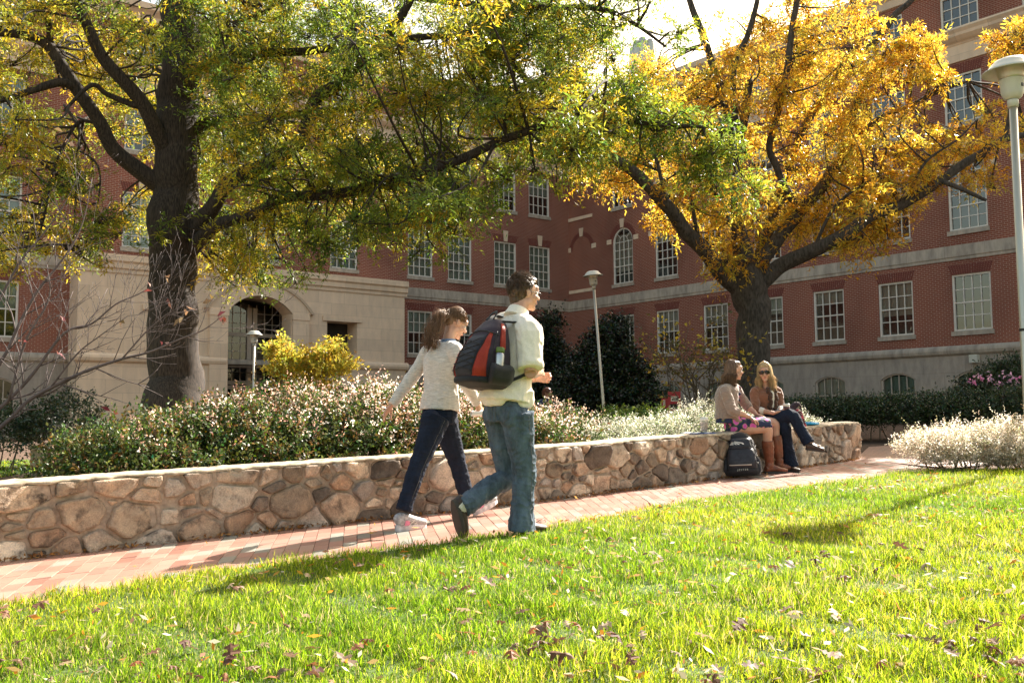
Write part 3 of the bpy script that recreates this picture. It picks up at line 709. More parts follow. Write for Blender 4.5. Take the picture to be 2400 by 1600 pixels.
def keystone(Mx, cx, z0, z1, w0=.11, w1=.16):
    ks = MB()
    P = lambda x, y, z: Mx@V((x, y, z))
    ks.face([P(cx-w0, -.05, z0), P(cx+w0, -.05, z0), P(cx+w1, -.05, z1), P(cx-w1, -.05, z1)], 0, [(0, 0), (.2, 0), (.2, .3), (0, .3)])
    for s in (-1, 1): ks.face([P(cx+s*w0, -.05, z0), P(cx+s*w0, 0, z0), P(cx+s*w1, 0, z1), P(cx+s*w1, -.05, z1)])
    ks.face([P(cx-w1, -.05, z1), P(cx+w1, -.05, z1), P(cx+w1, 0, z1), P(cx-w1, 0, z1)]); ks.build('keystone', [M['lime']], BLD)
for x, b, za, zb, ri in Rf1+Rf3: flat_arch(MR, x, b, zb+.004)
for x, b, za, zb, ri in Kf1+Kf3: flat_arch(MK, x, b, zb+.004)
for x, b, za, zb, ri in Kf2:
    flat_arch(MK, x, b, zb+.004); keystone(MK, (x+b)/2, zb+.01, zb+.58)
for x, b, za, zb, ri in Rf2:
    round_arch(MR, x, b, zb, ri); keystone(MR, (x+b)/2, zb+ri+.0, zb+ri+.46)
    for s, xx in ((-1, x-.40), (1, b+.08)): stone_bar(MR, xx, xx+.32, zb-.02, zb+.22, -.04, .0)
round_arch(MR, .31, 1.75, 8.92, .72); keystone(MR, 1.03, 9.64, 10.1)
stone_bar(MR, 1.83, 2.15, 8.90, 9.14, -.04, 0); stone_bar(MR, .0, .18, 8.90, 9.14, -.04, 0)
for z in (6.62, 10.58, 2.9): stone_bar(MR, .02, 1.9, z, z+.17, -.05, 0)
fa.build('brick_arch', [M['soldier']], BLD)
# windows
def arc_in(w_, zs, rise, ins, n=12): return seg_arch(ins, w_-ins, zs, max(.01, rise-ins if rise > .3 else rise), n)
WM = {}
def window_meshes(w_, h, rise, nx, rup, rlo, blind, bl, bmat, fw=.075, reveal=.13, fmat='white'):
    key = (round(w_, 2), round(h, 2), rise, nx, rup, rlo, blind, bl, bmat, fmat)
    if key in WM: return WM[key]
    f = MB(); y0, y1 = .05, .15
    hs = h
    f.box((0, y0, 0), (fw, y1, hs)); f.box((w_-fw, y0, 0), (w_, y1, hs)); f.box((fw, y0, 0), (w_-fw, y1, fw*.9))
    if rise <= 0: f.box((fw, y0, hs-fw), (w_-fw, y1, hs))
    else:
        A = seg_arch(0, w_, hs, rise); B = arc_in(w_, hs, rise, fw)
        if rise < .3: B = seg_arch(fw, w_-fw, hs-.02, rise-.03)
        for i in range(len(A)-1):
            f.face([V((A[i][0], y0, A[i][1])), V((A[i+1][0], y0, A[i+1][1])), V((B[i+1][0], y0, B[i+1][1])), V((B[i][0], y0, B[i][1]))])
            f.face([V((B[i][0], y0, B[i][1])), V((B[i+1][0], y0, B[i+1][1])), V((B[i+1][0], y1, B[i+1][1])), V((B[i][0], y1, B[i][1]))])
    total = rup+rlo; zt = hs-fw if rise <= 0 else hs; zm = fw+(zt-fw)*rlo/total if rlo else fw
    if rlo: f.box((fw, y0+.02, zm-.025), (w_-fw, y1-.005, zm+.025))
    t = .016
    for i in range(1, nx):
        x_ = fw+(w_-2*fw)*i/nx; tp = zt
        if rise > 0: tp = hs+(rise-fw if rise > .3 else rise-.05)*math.sin(math.pi*i/nx)*.96
        if rise > .5 and i in (1, nx-1): tp = hs+.05
        f.box((x_-t, y0+.035, fw*.9), (x_+t, y1-.02, tp))
    for k in range(1, total+(1 if rise > .3 else 0)):
        z_ = fw+(zt-fw)*k/total
        if rlo and k == rlo: continue
        f.box((fw, y0+.037, z_-t), (w_-fw, y1-.022, z_+t))
    if rise > .5:   # fanlight ring
        r1 = (w_-2*fw)/2*.5
        pts = [(w_/2-r1*math.cos(math.pi*i/10), hs+r1*math.sin(math.pi*i/10)) for i in range(11)]
        for (xa, za), (xb, zb) in zip(pts, pts[1:]):
            k = (r1-2*t)/r1; ia = (w_/2+(xa-w_/2)*k, hs+(za-hs)*k); ib = (w_/2+(xb-w_/2)*k, hs+(zb-hs)*k)
            f.face([V((xa, y0+.036, za)), V((xb, y0+.036, zb)), V((ib[0], y0+.036, ib[1])), V((ia[0], y0+.036, ia[1]))])
        for a in (R(45), R(90), R(135)):
            c, s = math.cos(a), math.sin(a); r2 = (w_-2*fw)/2
            f.face([V((w_/2+c*r1-s*t, y0+.036, hs+s*r1+c*t)), V((w_/2+c*r1+s*t, y0+.036, hs+s*r1-c*t)), V((w_/2+c*r2+s*t, y0+.036, hs+s*r2-c*t)), V((w_/2+c*r2-s*t, y0+.036, hs+s*r2+c*t))])
    fm = f.build('window', [M[fmat]]); me = fm.data; bpy.data.objects.remove(fm)
    g = MB(); pts = [(fw*.6, fw*.6), (w_-fw*.6, fw*.6)]
    if rise > 0: pts += arc_in(w_, hs, rise, fw*.6)[::-1]
    else: pts += [(w_-fw*.6, hs-fw*.6), (fw*.6, hs-fw*.6)]
    g.face([V((a, y0+.07, b)) for a, b in pts]); gm = g.build('pane', [M['glass']]); gme = gm.data; bpy.data.objects.remove(gm)
    bme = None
    if blind:
        q = MB(); zb = (hs+rise*.6)-(hs)*bl if bl < 1 else fw
        n = 8; top = hs+(rise*.55 if rise > 0 else 0)
        rows = [[V((fw*.7+(w_-1.4*fw)*i/24, y1+.05+.006*math.sin(i*1.9), z)) for i in range(25)] for z in (zb, top)]
        q.grid(rows); bm_ = q.build('blind', [M[bmat]]); bme = bm_.data; bpy.data.objects.remove(bm_)
    s = MB(); s.box((-.06, -.06, -.17), (w_+.06, .12, .0)); sm = s.build('sill', [M['band']]); sme = sm.data; bpy.data.objects.remove(sm)
    WM[key] = (me, gme, bme, sme); return WM[key]
def put_window(Mx, x, z, w_, h, rise=0, nx=4, rup=2, rlo=2, blind=True, bl=.5, bmat='blind', sill=True, y=0, fmat='white'):
    me, gm, bm_, sm = window_meshes(w_, h, rise, nx, rup, rlo, blind, bl, bmat, fmat=fmat)
    o = link('window', me, BLD); o.matrix_local = Mx@Matrix.Translation((x, y, z))
    link('pane', gm, o)
    if bm_: link('blind', bm_, o)
    if sill: link('sill', sm, o)
rw = random.Random(4)
for i, (a, b, za, zb, ri) in enumerate(Rf1): put_window(MR, a, za, b-a, zb-za, 0, 4, 2, 2, True, [.3, .5, .45, .35, .28, .62, .0001, .4, .5, .4][i])
for i, (a, b, za, zb, ri) in enumerate(Rf2): put_window(MR, a, za, b-a, zb-za, ri, 4, 3, 2, i not in (6, ), [.9, .4, .3, .3, .3, .4, .1, .2, .2, .2][i])
for i, (a, b, za, zb, ri) in enumerate(Rf3): put_window(MR, a, za, b-a, zb-za, 0, 4, 2, 2, i in (0, 1, 4), rw.choice([.4, .3]))
for i, (a, b, za, zb, ri) in enumerate(Rf4): put_window(MR, a, za, b-a, zb-za, 0, 4, 3, 0, False, sill=False)
for i, (a, b, za, zb, ri) in enumerate(Rb): put_window(MR, a, za, b-a, zb-za, ri, 4, 1, 1, True, .999, 'blindgreen', sill=False, y=-.06, fmat='beige')
for i, (a, b, za, zb, ri) in enumerate(Kf1): put_window(MK, a, za, b-a, zb-za, 0, 4, 2, 2, True, .5, 'blindgreen')
for i, (a, b, za, zb, ri) in enumerate(Kf2): put_window(MK, a, za, b-a, zb-za, 0, 4 if b-a < 2 else 6, 3, 2, True, .97, 'blindgreen')
for i, (a, b, za, zb, ri) in enumerate(Kf3): put_window(MK, a, za, b-a, zb-za, 0, 4 if b-a < 2 else 6, 2, 2, True, (.45, .62, .9)[i % 3], 'blindgreen')
for i, (a, b, za, zb, ri) in enumerate(Kf4): put_window(MK, a, za, b-a, zb-za, 0, 4 if b-a < 2 else 6, 3, 0, True, .97, 'blindgreen', sill=False)
for i, (a, b, za, zb, ri) in enumerate(Kb): put_window(MK, a, za, b-a, zb-za, ri, 4, 1, 1, False, sill=False, y=-.06, fmat='beige')
# limestone entrance pavilion (stands 1.2 m proud)
PX0, PX1 = -25.41, -11.26
arch = (-19.66, -16.9, ZB+.4, 4.42, .66)
ops = [(-15.2, -13.72, 2.78, 4.22, 0), (-22.85, -21.37, 2.78, 4.22, 0)]
lo = [(-22.85, -21.37, .35, 1.35, 0), (-15.2, -13.72, .35, 1.35, 0)]
pv = MB(); wall_open(pv, MP, PX0, PX1, 2.2, 6.0, ops+[(-19.66, -16.9, 2.2, 4.42, .66)], rev=.9)
wall_open(pv, MP, PX0, PX1, ZB, 2.2, lo+[(-19.66, -16.9, ZB, 2.2, 0)], y=-.06, rev=.9)
for xe in (PX0, PX1):
    q = [(0, ZB), (1.2, ZB), (1.2, 6.2), (0, 6.2)]; pv.face([MP@V((xe, a, b)) for a, b in q], 0, q)
pv.face([MP@V((x, y, 6.21)) for x, y in ((PX0, 0), (PX1, 0), (PX1, 1.2), (PX0, 1.2))])
PAV = pv.build('entrance_pavilion', [M['lime']], BLD)
b_ = MB(); prof_band(b_, MP, PX0-.12, PX1+.12, [(1.2, 6.26), (-.20, 6.24), (-.20, 6.0), (-.12, 5.93), (-.12, 5.74), (-.05, 5.68), (-.05, 5.55), (0, 5.53)])
prof_band(b_, MP, PX0-.1, -19.75, [(y-.0, z) for y, z in WT]); prof_band(b_, MP, -16.85, PX1+.14, WT)
b_.build('cornice', [M['lime']], PAV)
# piers and archivolt
b_ = MB()
for x0_, x1_ in ((-20.45, -19.70), (-16.86, -16.12)):
    bar(b_, MP, x0_, x1_, ZB, 4.42, -.14, .02); bar(b_, MP, x0_-.03, x1_+.03, 4.16, 4.40, -.17, .0)
A = seg_arch(-19.66, -16.9, 4.42, .66, 20); B = seg_arch(-20.55, -16.02, 4.42, 1.2, 20); Cc = seg_arch(-20.68, -15.89, 4.42, 1.29, 20)
for i in range(20):
    P = lambda q, y: MP@V((q[0], y, q[1]))
    b_.face([P(A[i], -.14), P(A[i+1], -.14), P(B[i+1], -.14), P(B[i], -.14)], 0, [A[i], A[i+1], B[i+1], B[i]])
    b_.face([P(B[i], -.2), P(B[i+1], -.2), P(Cc[i+1], -.2), P(Cc[i], -.2)]); b_.face([P(B[i], -.2), P(B[i+1], -.2), P(B[i+1], -.14), P(B[i], -.14)])
    b_.face([P(Cc[i], -.2), P(Cc[i+1], -.2), P(Cc[i+1], 0), P(Cc[i], 0)]); b_.face([P(A[i], -.14), P(A[i+1], -.14), P(A[i+1], 0), P(A[i], 0)])
b_.build('arch_surround', [M['lime']], PAV)
for a, b in ((-15.2, -13.72), (-22.85, -21.37)):
    b_ = MB()
    bar(b_, MP, a-.22, b+.22, 4.22, 4.42, -.07, 0); bar(b_, MP, a-.1, b+.1, 2.60, 2.78, -.07, 0); bar(b_, MP, a-.25, b+.25, 1.36, 1.56, -.09, -.06)
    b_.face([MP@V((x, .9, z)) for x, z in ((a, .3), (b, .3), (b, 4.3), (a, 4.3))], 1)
    bar(b_, MP, a, a+.12, 2.78, 4.22, .80, .88, 2)
    b_.build('opening_trim', [M['lime'], M['dark'], M['beige']], PAV)
# porch recess with tall divided glazing
b_ = MB(); D = 1.86; xa, xb = -20.6, -15.6
for q in ([(xa, .0), (xa, D)], [(xb, D), (xb, .0)]):
    b_.face([MP@V((q[0][0], q[0][1], ZB)), MP@V((q[1][0], q[1][1], ZB)), MP@V((q[1][0], q[1][1], 5.3)), MP@V((q[0][0], q[0][1], 5.3))], 0, [(0, ZB), (D, ZB), (D, 5.3), (0, 5.3)])
A = seg_arch(xa, xb, 4.3, .8, 16)
for p, q in zip(A, A[1:]): b_.face([MP@V((p[0], .02, p[1])), MP@V((q[0], .02, q[1])), MP@V((q[0], D, q[1])), MP@V((p[0], D, p[1]))], 0)
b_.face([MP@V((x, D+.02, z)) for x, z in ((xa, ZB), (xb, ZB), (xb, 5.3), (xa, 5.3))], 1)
b_.build('porch', [M['lime'], M['dark']], PAV)
g = MB(); y0 = D-.24
for x in (-20.55, -19.9, -19.65, -18.15, -17.9, -16.4, -16.15, -15.65): g.box((x, y0, ZB), (x+.2, y0+.12, 4.75), 0, MP)
for z in (1.25, 1.45, 3.5, -.2): g.box((xa, y0+.005, z), (xb, y0+.115, z+.16), 0, MP)
for x in [-20.6+.36*i for i in range(14)]: g.box((x, y0+.06, ZB), (x+.03, y0+.1, 4.9), 0, MP)
for z in (.3, .75, 1.95, 2.4, 2.85, 3.2, 4.05, 4.5): g.box((xa, y0+.062, z), (xb, y0+.098, z+.03), 0, MP)
gr = g.build('glazing', [M['beige']], PAV); g = MB(); g.face([MP@V((x, y0+.08, z)) for x, z in ((xa, ZB), (xb, ZB), (xb, 5.1), (xa, 5.1))]); g.build('pane', [M['glass']], gr)
# wall lamp and door head by the basement on the right
b_ = MB(); b_.box((21.85, -.28, 1.83), (22.15, -.07, 2.12), 0, MR); o = b_.build('wall_lamp', [M['alupaint']], BLD, bevel=.03)
# rooftop plant room and silver vents
b_ = MB(); pr = at(1555, 200, 66); 
Mq = Matrix.Translation(V((pr.x, pr.y, 0))-BO)@Matrix.Rotation(R(-38), 4, 'Z')
b_.box((-5, 0, 16), (8, 8, 23.2), 0, Mq); b_.box((-5.3, -.3, 23.2), (8.3, 8.3, 23.6), 0, Mq); b_.build('plant_room', [M['roof']], BLD)
for px, py, r_ in ((1492, 96, .30), (1507, 88, .36), (1524, 92, .30), (1482, 112, .22)):
    p = at(px, py, 64)-BO; v_ = MB(); v_.lathe([(r_, 17.5), (r_, p.z+BO.z-.4), (r_*.8, p.z+BO.z-.1), (r_*.55, p.z+BO.z)], 14, o=(p.x, p.y, -BO.z)); v_.build('rooftop_vent', [M['alu']], BLD, smooth=True)
# ---------------------------------------------------------------- lamp posts
def lamp(x, y, H, label, lean=0, name='street_lamp'):
    t = empty(name, gp(x, y)); tag(t, label, 'street lamp', 'round hooded lamp posts')
    p = MB(); p.lathe([(.085, -.05), (.085, .02), (.05, .06), (.047, .1), (.043, H-.53)], 20); p.build('pole', [M['alu']], t, smooth=True)
    n = MB(); n.lathe([(.058, H-.57), (.062, H-.50), (.058, H-.485)], 20); n.build('collar', [M['alupaint']], t, smooth=True)
    h = MB(); h.lathe([(.06, H-.48), (.098, H-.46), (.116, H-.42), (.122, H-.40), (.134, H-.255), (.138, H-.25)], 28); hh = h.build('housing', [M['alupaint']], t, smooth=True)
    s = MB(); a = R(-62); s.box((-.018, -.006, -.018), (.018, .006, .018)); so_ = s.build('sensor', [M['black']], hh); so_.location = (.127*math.cos(a), .127*math.sin(a), H-.34); so_.rotation_euler.z = a+R(90)
    g = MB(); g.lathe([(.137, H-.248), (.142, H-.22), (.166, H-.10), (.170, H-.06)], 28); g.build('reflector', [M['alu']], t, smooth=True)
    c = MB(); c.lathe([(.02, H-.05), (.165, H-.055), (.20, H-.085), (.26, H-.14), (.308, H-.165), (.315, H-.16), (.312, H-.15), (.262, H-.118), (.215, H-.062), (.175, H-.022), (.13, H-.004), (.06, H), (.005, H)], 36); c.build('cap', [M['alupaint']], t, smooth=True)
    t.rotation_euler.y = lean; return t
L1 = lamp(5.82, 10.88, 4.69, 'tall nearest lamp post at the right edge with a wide round metal hood')
b_ = MB(); b_.lathe([(.049, 1.52), (.0495, 1.55)], 16); b_.build('band', [M['black']], L1)
q = at(1418, 972, 30); lamp(q.x, q.y, 4.85, 'leaning lamp post in front of the dark holly bushes', R(-3.9))
q = at(594, 900, 36); lamp(q.x, q.y, 3.72, 'farthest lamp post in front of the arched stone entrance')
# ---------------------------------------------------------------- newspaper boxes
def newsbox(px, py, Y, w_, h, z0, label, red, paper):
    q = at(px, py, Y); t = empty('newspaper_box', (q.x, q.y, gz(q.x, q.y)), R(-12)); tag(t, label, 'newspaper box')
    b = MB(); b.box((-w_/2, 0, z0), (w_/2, .42, h*.84)); b.box((-w_/2, .06, h*.84), (w_/2, .42, h)); b.build('cabinet', [red], t, bevel=.02)
    if z0 > .05: b = MB(); b.box((-.08, .12, 0), (.08, .28, z0)); b.build('pedestal', [M['black']], t)
    b = MB(); b.box((-w_*.34, -.012, h*.52), (w_*.34, -.004, h*.66)); b.build('window', [M['dark']], t)
    b = MB(); b.box((-w_*.25, -.014, h*.73), (w_*.36, -.004, h*.87) if z0 < .2 else (w_*.1, -.004, h*.95)); s = b.build('sign', [M['white']], t)
    b = MB()
    if z0 < .2:
        xx = -w_*.17
        for ww in (.05, .035, .045, .03): b.box((xx, -.02, h*.76), (xx+ww, -.015, h*.80)); xx += ww+.014
        b.build('lettering', [M['black']], s)
        b = MB(); b.box((-w_*.32, -.012, h*.14), (w_*.34, -.004, h*.46)); b.build('door_panel', [paper], t)
M['red'] = plain('red_enamel', (.42, .022, .035), .35, .15, 5); M['redlite'] = plain('faded_red_panel', (.48, .10, .16), .5, .2, 8)
newsbox(1580, 950, 26, .33, .98, .0, 'tall red newspaper box with a white sign near the building', M['red'], M['redlite'])
newsbox(1558, 950, 26.3, .17, .80, .5, 'smaller dark red newspaper box with a white notice beside the tall one', M['red'], M['redlite'])
# ---------------------------------------------------------------- foliage
def unit(a): return a/np.maximum(1e-9, np.linalg.norm(a, axis=-1, keepdims=True))
def sprays(B, D, k, tl, L, W, pal, spread=.9, droop=.25, jit=.03, cj=.25, mixf=None):
    """k leaves along each twig (base B, unit dir D, length tl). returns verts, faces, colours"""
    n = len(B); t = np.tile((np.arange(k)+.5)/k, (n, 1))+RG.uniform(-.3/k, .3/k, (n, k)); tl = np.asarray(tl)*np.ones(n)
    P = B[:, None, :]+D[:, None, :]*(t*tl[:, None])[:, :, None]; P[:, :, 2] -= droop*(t**2)*tl[:, None]
    P += RG.normal(0, jit, P.shape); P = P.reshape(-1, 3); N = len(P)
    d = unit(np.repeat(D, k, 0)*.8+RG.normal(size=(N, 3))*spread+np.array([0, 0, -.15])); nr = RG.normal(size=(N, 3))+np.array([0, 0, .8]); s = unit(np.cross(d, nr)); up = np.cross(s, d)
    l = L*RG.uniform(.65, 1.25, (N, 1)); w = W*RG.uniform(.7, 1.25, (N, 1))
    v = np.stack([P, P+d*l*.45+s*w*.5+up*w*.18, P+d*l-up*l*.12, P+d*l*.45-s*w*.5+up*w*.18], 1).reshape(-1, 3)
    i = np.arange(N)*4; f = np.stack([i, i+1, i+2, i+3], 1)
    pal = np.array(pal); ki = RG.integers(0, len(pal), n)
    if mixf is not None: ki = mixf(B, len(pal))
    c = np.repeat(pal[ki], k, 0)*RG.uniform(1-cj, 1+cj, (N, 1)); c = np.clip(c+RG.normal(0, .012, (N, 3)), .003, .95)
    return v, f, np.repeat(c, 4, 0)
def merge(parts):
    vs, fs, cs = [], [], []; o = 0
    for v, f, c in parts: vs.append(v); fs.append(f+o); cs.append(c); o += len(v)
    return np.concatenate(vs), np.concatenate(fs), np.concatenate(cs)
def inpoly(P, x, y):
    c = False
    for (x1, y1), (x2, y2) in zip(P, P[1:]+P[:1]):
        if (y1 > y) != (y2 > y) and x < (x2-x1)*(y-y1)/(y2-y1)+x1: c = not c
    return c
GREEN = [(.11, .17, .022), (.15, .21, .025), (.085, .135, .02), (.20, .25, .028), (.34, .33, .03)]
YELL = [(.28, .30, .03), (.42, .36, .03), (.48, .36, .025), (.18, .20, .025), (.44, .28, .02)]
ORNG = [(.64, .38, .03), (.70, .49, .05), (.60, .29, .02), (.70, .53, .06), (.42, .23, .03), (.42, .37, .05)]
def make_tree(name, label, trunk, limbs, clumps, pals, bark, leaf, kt=13, kl=15, L=.11, W=.028, group=None, seed=1):
    """trunk / limbs: lists of (px, py, depth, radius m). clumps: (px, py, depth, radius m, palette index)"""
    r = random.Random(seed); b = V(gp(*at(*trunk[0][:3]).xy)); t = empty(name, b); tag(t, label, 'tree', group)
    mb = MB(); limbpts = []
    def add(pts, n, sub):
        P = [at(x, y, d)-b for x, y, d, q in pts]; RR = [q for *_, q in pts]
        if n == 20: P = [V((P[0].x, P[0].y, -.15)), V((P[0].x, P[0].y, .08)), V((P[0].x, P[0].y, .35))]+P[1:]; RR = [RR[0]*1.5, RR[0]*1.22, RR[0]*1.0]+RR[1:]
        P2 = catmull(P, sub); R2 = [a[0] for a in catmull([(q, 0, 0) for q in RR], sub)]
        for i, p in enumerate(P2):
            j = R2[i]*.22; P2[i] = V(p)+V((noise.noise(V(p)*1.7)*j*2, noise.noise(V(p)*1.7+V((9, 0, 0)))*j*2, 0))
        mb.tube(P2, [max(.006, q) for q in R2], n); limbpts.extend((V(p), q) for p, q in zip(P2, R2)); return P2, R2
    add(trunk, 20, 6); mb_n = len(mb.v)
    for l in limbs: add(l, 9, 5)
    # bark relief and root flare
    for i in range(mb_n):
        v = V(mb.v[i]); n = noise.noise(V((v.x*9, v.y*9, v.z*1.2)))*.03+noise.noise(V((v.x*22, v.y*22, v.z*2.5)))*.018; h = v-V((0, 0, v.z)); 
        mb.v[i] = tuple(v+V((v.x, v.y, 0)).normalized()*n) if (v.x or v.y) else tuple(v)
    lp = np.array([p for p, q in limbpts if True]); lr = np.array([q for p, q in limbpts])
    sel = lr < .2 if (lr < .2).any() else lr < 9; lp2 = lp[sel]
    parts = {}
    for (px, py, dp, rad, pi) in clumps:
        c = np.array(at(px, py, dp)-b); j = int(np.argmin(((lp2-c)**2).sum(1)+RG.uniform(0, .5, len(lp2)))); a = lp2[j]
        dist = np.linalg.norm(c-a)
        mid = (a+c)/2+RG.normal(0, .10*dist+.03, 3); end = c+RG.normal(0, .2*rad, 3)
        mb.tube(catmull([a, mid, end], 4), [max(.008, .02*(1-k/9)+.004*min(3, dist)) for k in range(9)], 4)
        m = max(3, int(kt*(rad/.5)**2))
        S = unit(RG.normal(size=(m, 3))*np.array([1, 1, .75])); o0 = c+S*rad*RG.uniform(.0, .45, (m, 1)); tlen = rad*RG.uniform(.5, .95, m)
        for q in range(0, m, 2):
            e = o0[q]+S[q]*tlen[q]; mb.tube([V(tuple(end)), V(tuple(o0[q]+RG.normal(0, .04, 3))), V(tuple(e))], [.009, .006, .002], 3, cap=False)
        parts.setdefault(pi, []).append((o0, S, tlen))
    mb.build('trunk', [bark], t, smooth=True)
    out = []
    for pi, L_ in parts.items():
        B = np.concatenate([q[0] for q in L_]); D = np.concatenate([q[1] for q in L_]); T = np.concatenate([q[2] for q in L_])
        out.append(sprays(B, D, kl, T, L, W, pals[pi]))
    v, f, c = merge(out); link('crown', npmesh('crown', v, f, leaf, col=c), t); return t
def region(poly, n, d0, ds, rad, pal, r, holes=(), dfun=None):
    xs = [p[0] for p in poly]; ys = [p[1] for p in poly]; out = []
    k = 0
    while len(out) < n and k < n*40:
        k += 1; x, y = r.uniform(min(xs), max(xs)), r.uniform(min(ys), max(ys))
        if not inpoly(poly, x, y) or any((x-a)**2+(y-b)**2 < c*c for a, b, c in holes): continue
        d = (dfun(x, y) if dfun else d0)+r.gauss(0, ds)
        out.append((x, y, d, rad*r.uniform(.7, 1.25), pal if not callable(pal) else pal(x, y, r)))
    return out
def behind(cl, boxes, dmin):
    return [(x, y, (max(d, dmin+abs(d-dmin)*.5) if any(a < x < c and b < y < e for a, b, c, e in boxes) else d), q, k) for x, y, d, q, k in cl]
r = random.Random(21)
# big willow oak at the left
TR1 = [(408, 985, 18, .66), (408, 930, 18, .54), (408, 880, 18, .49), (405, 760, 18, .455), (402, 640, 18, .43), (402, 560, 18, .41), (404, 450, 18, .42), (412, 330, 18, .385), (418, 200, 18, .37), (425, 60, 18, .32), (432, -110, 18, .25), (440, -300, 18, .16)]
LB1 = [
 [(385, 440, 18, .2), (343, 411, 17.8, .17), (271, 350, 17.5, .14), (229, 286, 17.3, .125), (193, 229, 17.1, .12), (154, 168, 16.9, .11), (111, 104, 16.8, .10), (36, 79, 16.6, .08), (-60, 80, 16.4, .05)],
 [(178, 205, 17, .09), (139, 193, 16.8, .08), (71, 214, 16.5, .06), (0, 236, 16.3, .045), (-80, 250, 16.1, .03)],
 [(125, 120, 16.9, .07), (115, 60, 16.7, .06), (105, -40, 16.5, .05)],
 [(400, 400, 18, .2), (382, 343, 17.7, .16), (343, 257, 17.3, .135), (286, 186, 17, .12), (246, 136, 16.8, .11), (214, 79, 16.6, .10), (186, 21, 16.4, .09), (160, -60, 16.2, .07)],
 [(325, 245, 17.2, .06), (311, 246, 17.2, .06), (250, 221, 17, .05), (214, 200, 16.8, .04), (150, 260, 16.6, .025)],
 [(440, 580, 18, .2), (460, 528, 17.9, .17), (500, 482, 17.7, .15), (529, 436, 17.6, .14), (571, 407, 17.5, .135), (640, 378, 17.3, .13), (705, 329, 17.1, .125), (739, 235, 17, .12), (786, 200, 16.9, .115), (871, 121, 16.7, .105), (911, 79, 16.6, .09), (960, 0, 16.4, .07), (1010, -90, 16.2, .05)],
 [(445, 590, 18, .16), (507, 528, 17.6, .12), (607, 500, 17.3, .11), (661, 464, 17.1, .10), (800, 453, 16.8, .095), (936, 414, 16.4, .085), (1050, 385, 16.1, .08), (1186, 325, 15.8, .07), (1318, 286, 15.6, .06), (1443, 285, 15.4, .045), (1600, 295, 15.3, .03), (1720, 300, 15.2, .015)],
 [(430, 320, 18, .14), (500, 282, 18.2, .10), (589, 279, 18.5, .09), (786, 257, 18.9, .075), (986, 237, 19.2, .065), (1114, 214, 19.3, .055), (1300, 196, 19.4, .035), (1421, 196, 19.4, .02)],
 [(425, 190, 18, .13), (518, 132, 17.6, .09), (714, 121, 17.2, .075), (900, 95, 16.9, .065), (1086, 86, 16.7, .055), (1139, 114, 16.7, .055), (1200, 143, 16.6, .06), (1243, 193, 16.5, .05), (1318, 214, 16.4, .04), (1407, 229, 16.3, .03), (1500, 280, 16.2, .015)],
 [(430, -60, 18, .14), (700, -70, 17.4, .10), (900, -20, 17, .08), (1157, 16, 16.6, .06), (1279, 18, 16.4, .05), (1400, 20, 16.2, .045), (1479, 50, 16, .035), (1560, 110, 15.9, .02)],
 [(495, 145, 17.7, .05), (554, 54, 17.4, .05), (620, 30, 17.2, .04), (700, -40, 17, .03)],
 [(229, 290, 17.3, .03), (187, 285, 17.3, .03), (155, 330, 17.2, .03), (125, 400, 17.1, .025), (105, 500, 17, .02), (90, 560, 17, .015)],
 [(187, 290, 17.3, .02), (180, 400, 17.2, .018), (172, 560, 17.1, .012)],
 [(160, 340, 17.2, .02), (230, 390, 17.1, .018), (225, 500, 17, .012), (190, 600, 17, .008)]]
PG = [(440, -70), (1380, -70), (1400, 60), (1440, 130), (1500, 230), (1450, 330), (1330, 395), (1180, 420), (1130, 520), (1010, 570), (880, 560), (790, 590), (700, 640), (560, 640), (470, 590), (440, 300)]
d1 = lambda x, y: 18-.0012*(x-440)
hole1 = [(1218, 188, 38), (1080, 290, 26), (620, 400, 20), (1500, 105, 70)]
gp_ = lambda x, y, r: 0 if r.random() < .8 else 1
CL1 = region(PG, TREE_N(215), 18, 1.5, .60, lambda x, y, r: (1 if r.random() < (.55 if (300 < y and x < 700) else .33) else 0), r, hole1, d1)
CL1 += region([(1150, -70), (1430, -70), (1400, 120), (1150, 140)], TREE_N(16), 17, .8, .5, lambda x, y, r: 1 if r.random() < .3 else 0, r)
CL1 += region([(1380, -60), (1580, -60), (1600, 60), (1560, 160), (1480, 140), (1400, 60)], TREE_N(9), 16.2, .7, .42, 0, r, [(1505, 108, 42)])
CL1 += region([(1430, 180), (1560, 210), (1700, 290), (1790, 400), (1740, 480), (1640, 430), (1480, 350)], TREE_N(25), 15.4, .5, .42, lambda x, y, r: 1 if r.random() < .35 else 0, r)
CL1 += region([(-90, -70), (440, -70), (400, 300), (345, 540), (250, 600), (60, 620), (-90, 640)], TREE_N(78), 17.6, 1.6, .55, lambda x, y, r: 1 if r.random() < .72 else 0, r, [(85, 205, 45), (60, 400, 30), (240, 470, 45), (120, 470, 30), (290, 400, 30)])
CL1 = behind(CL1, [(315, 120, 490, 620), (230, 120, 400, 420), (100, 60, 240, 320)], 18.9)
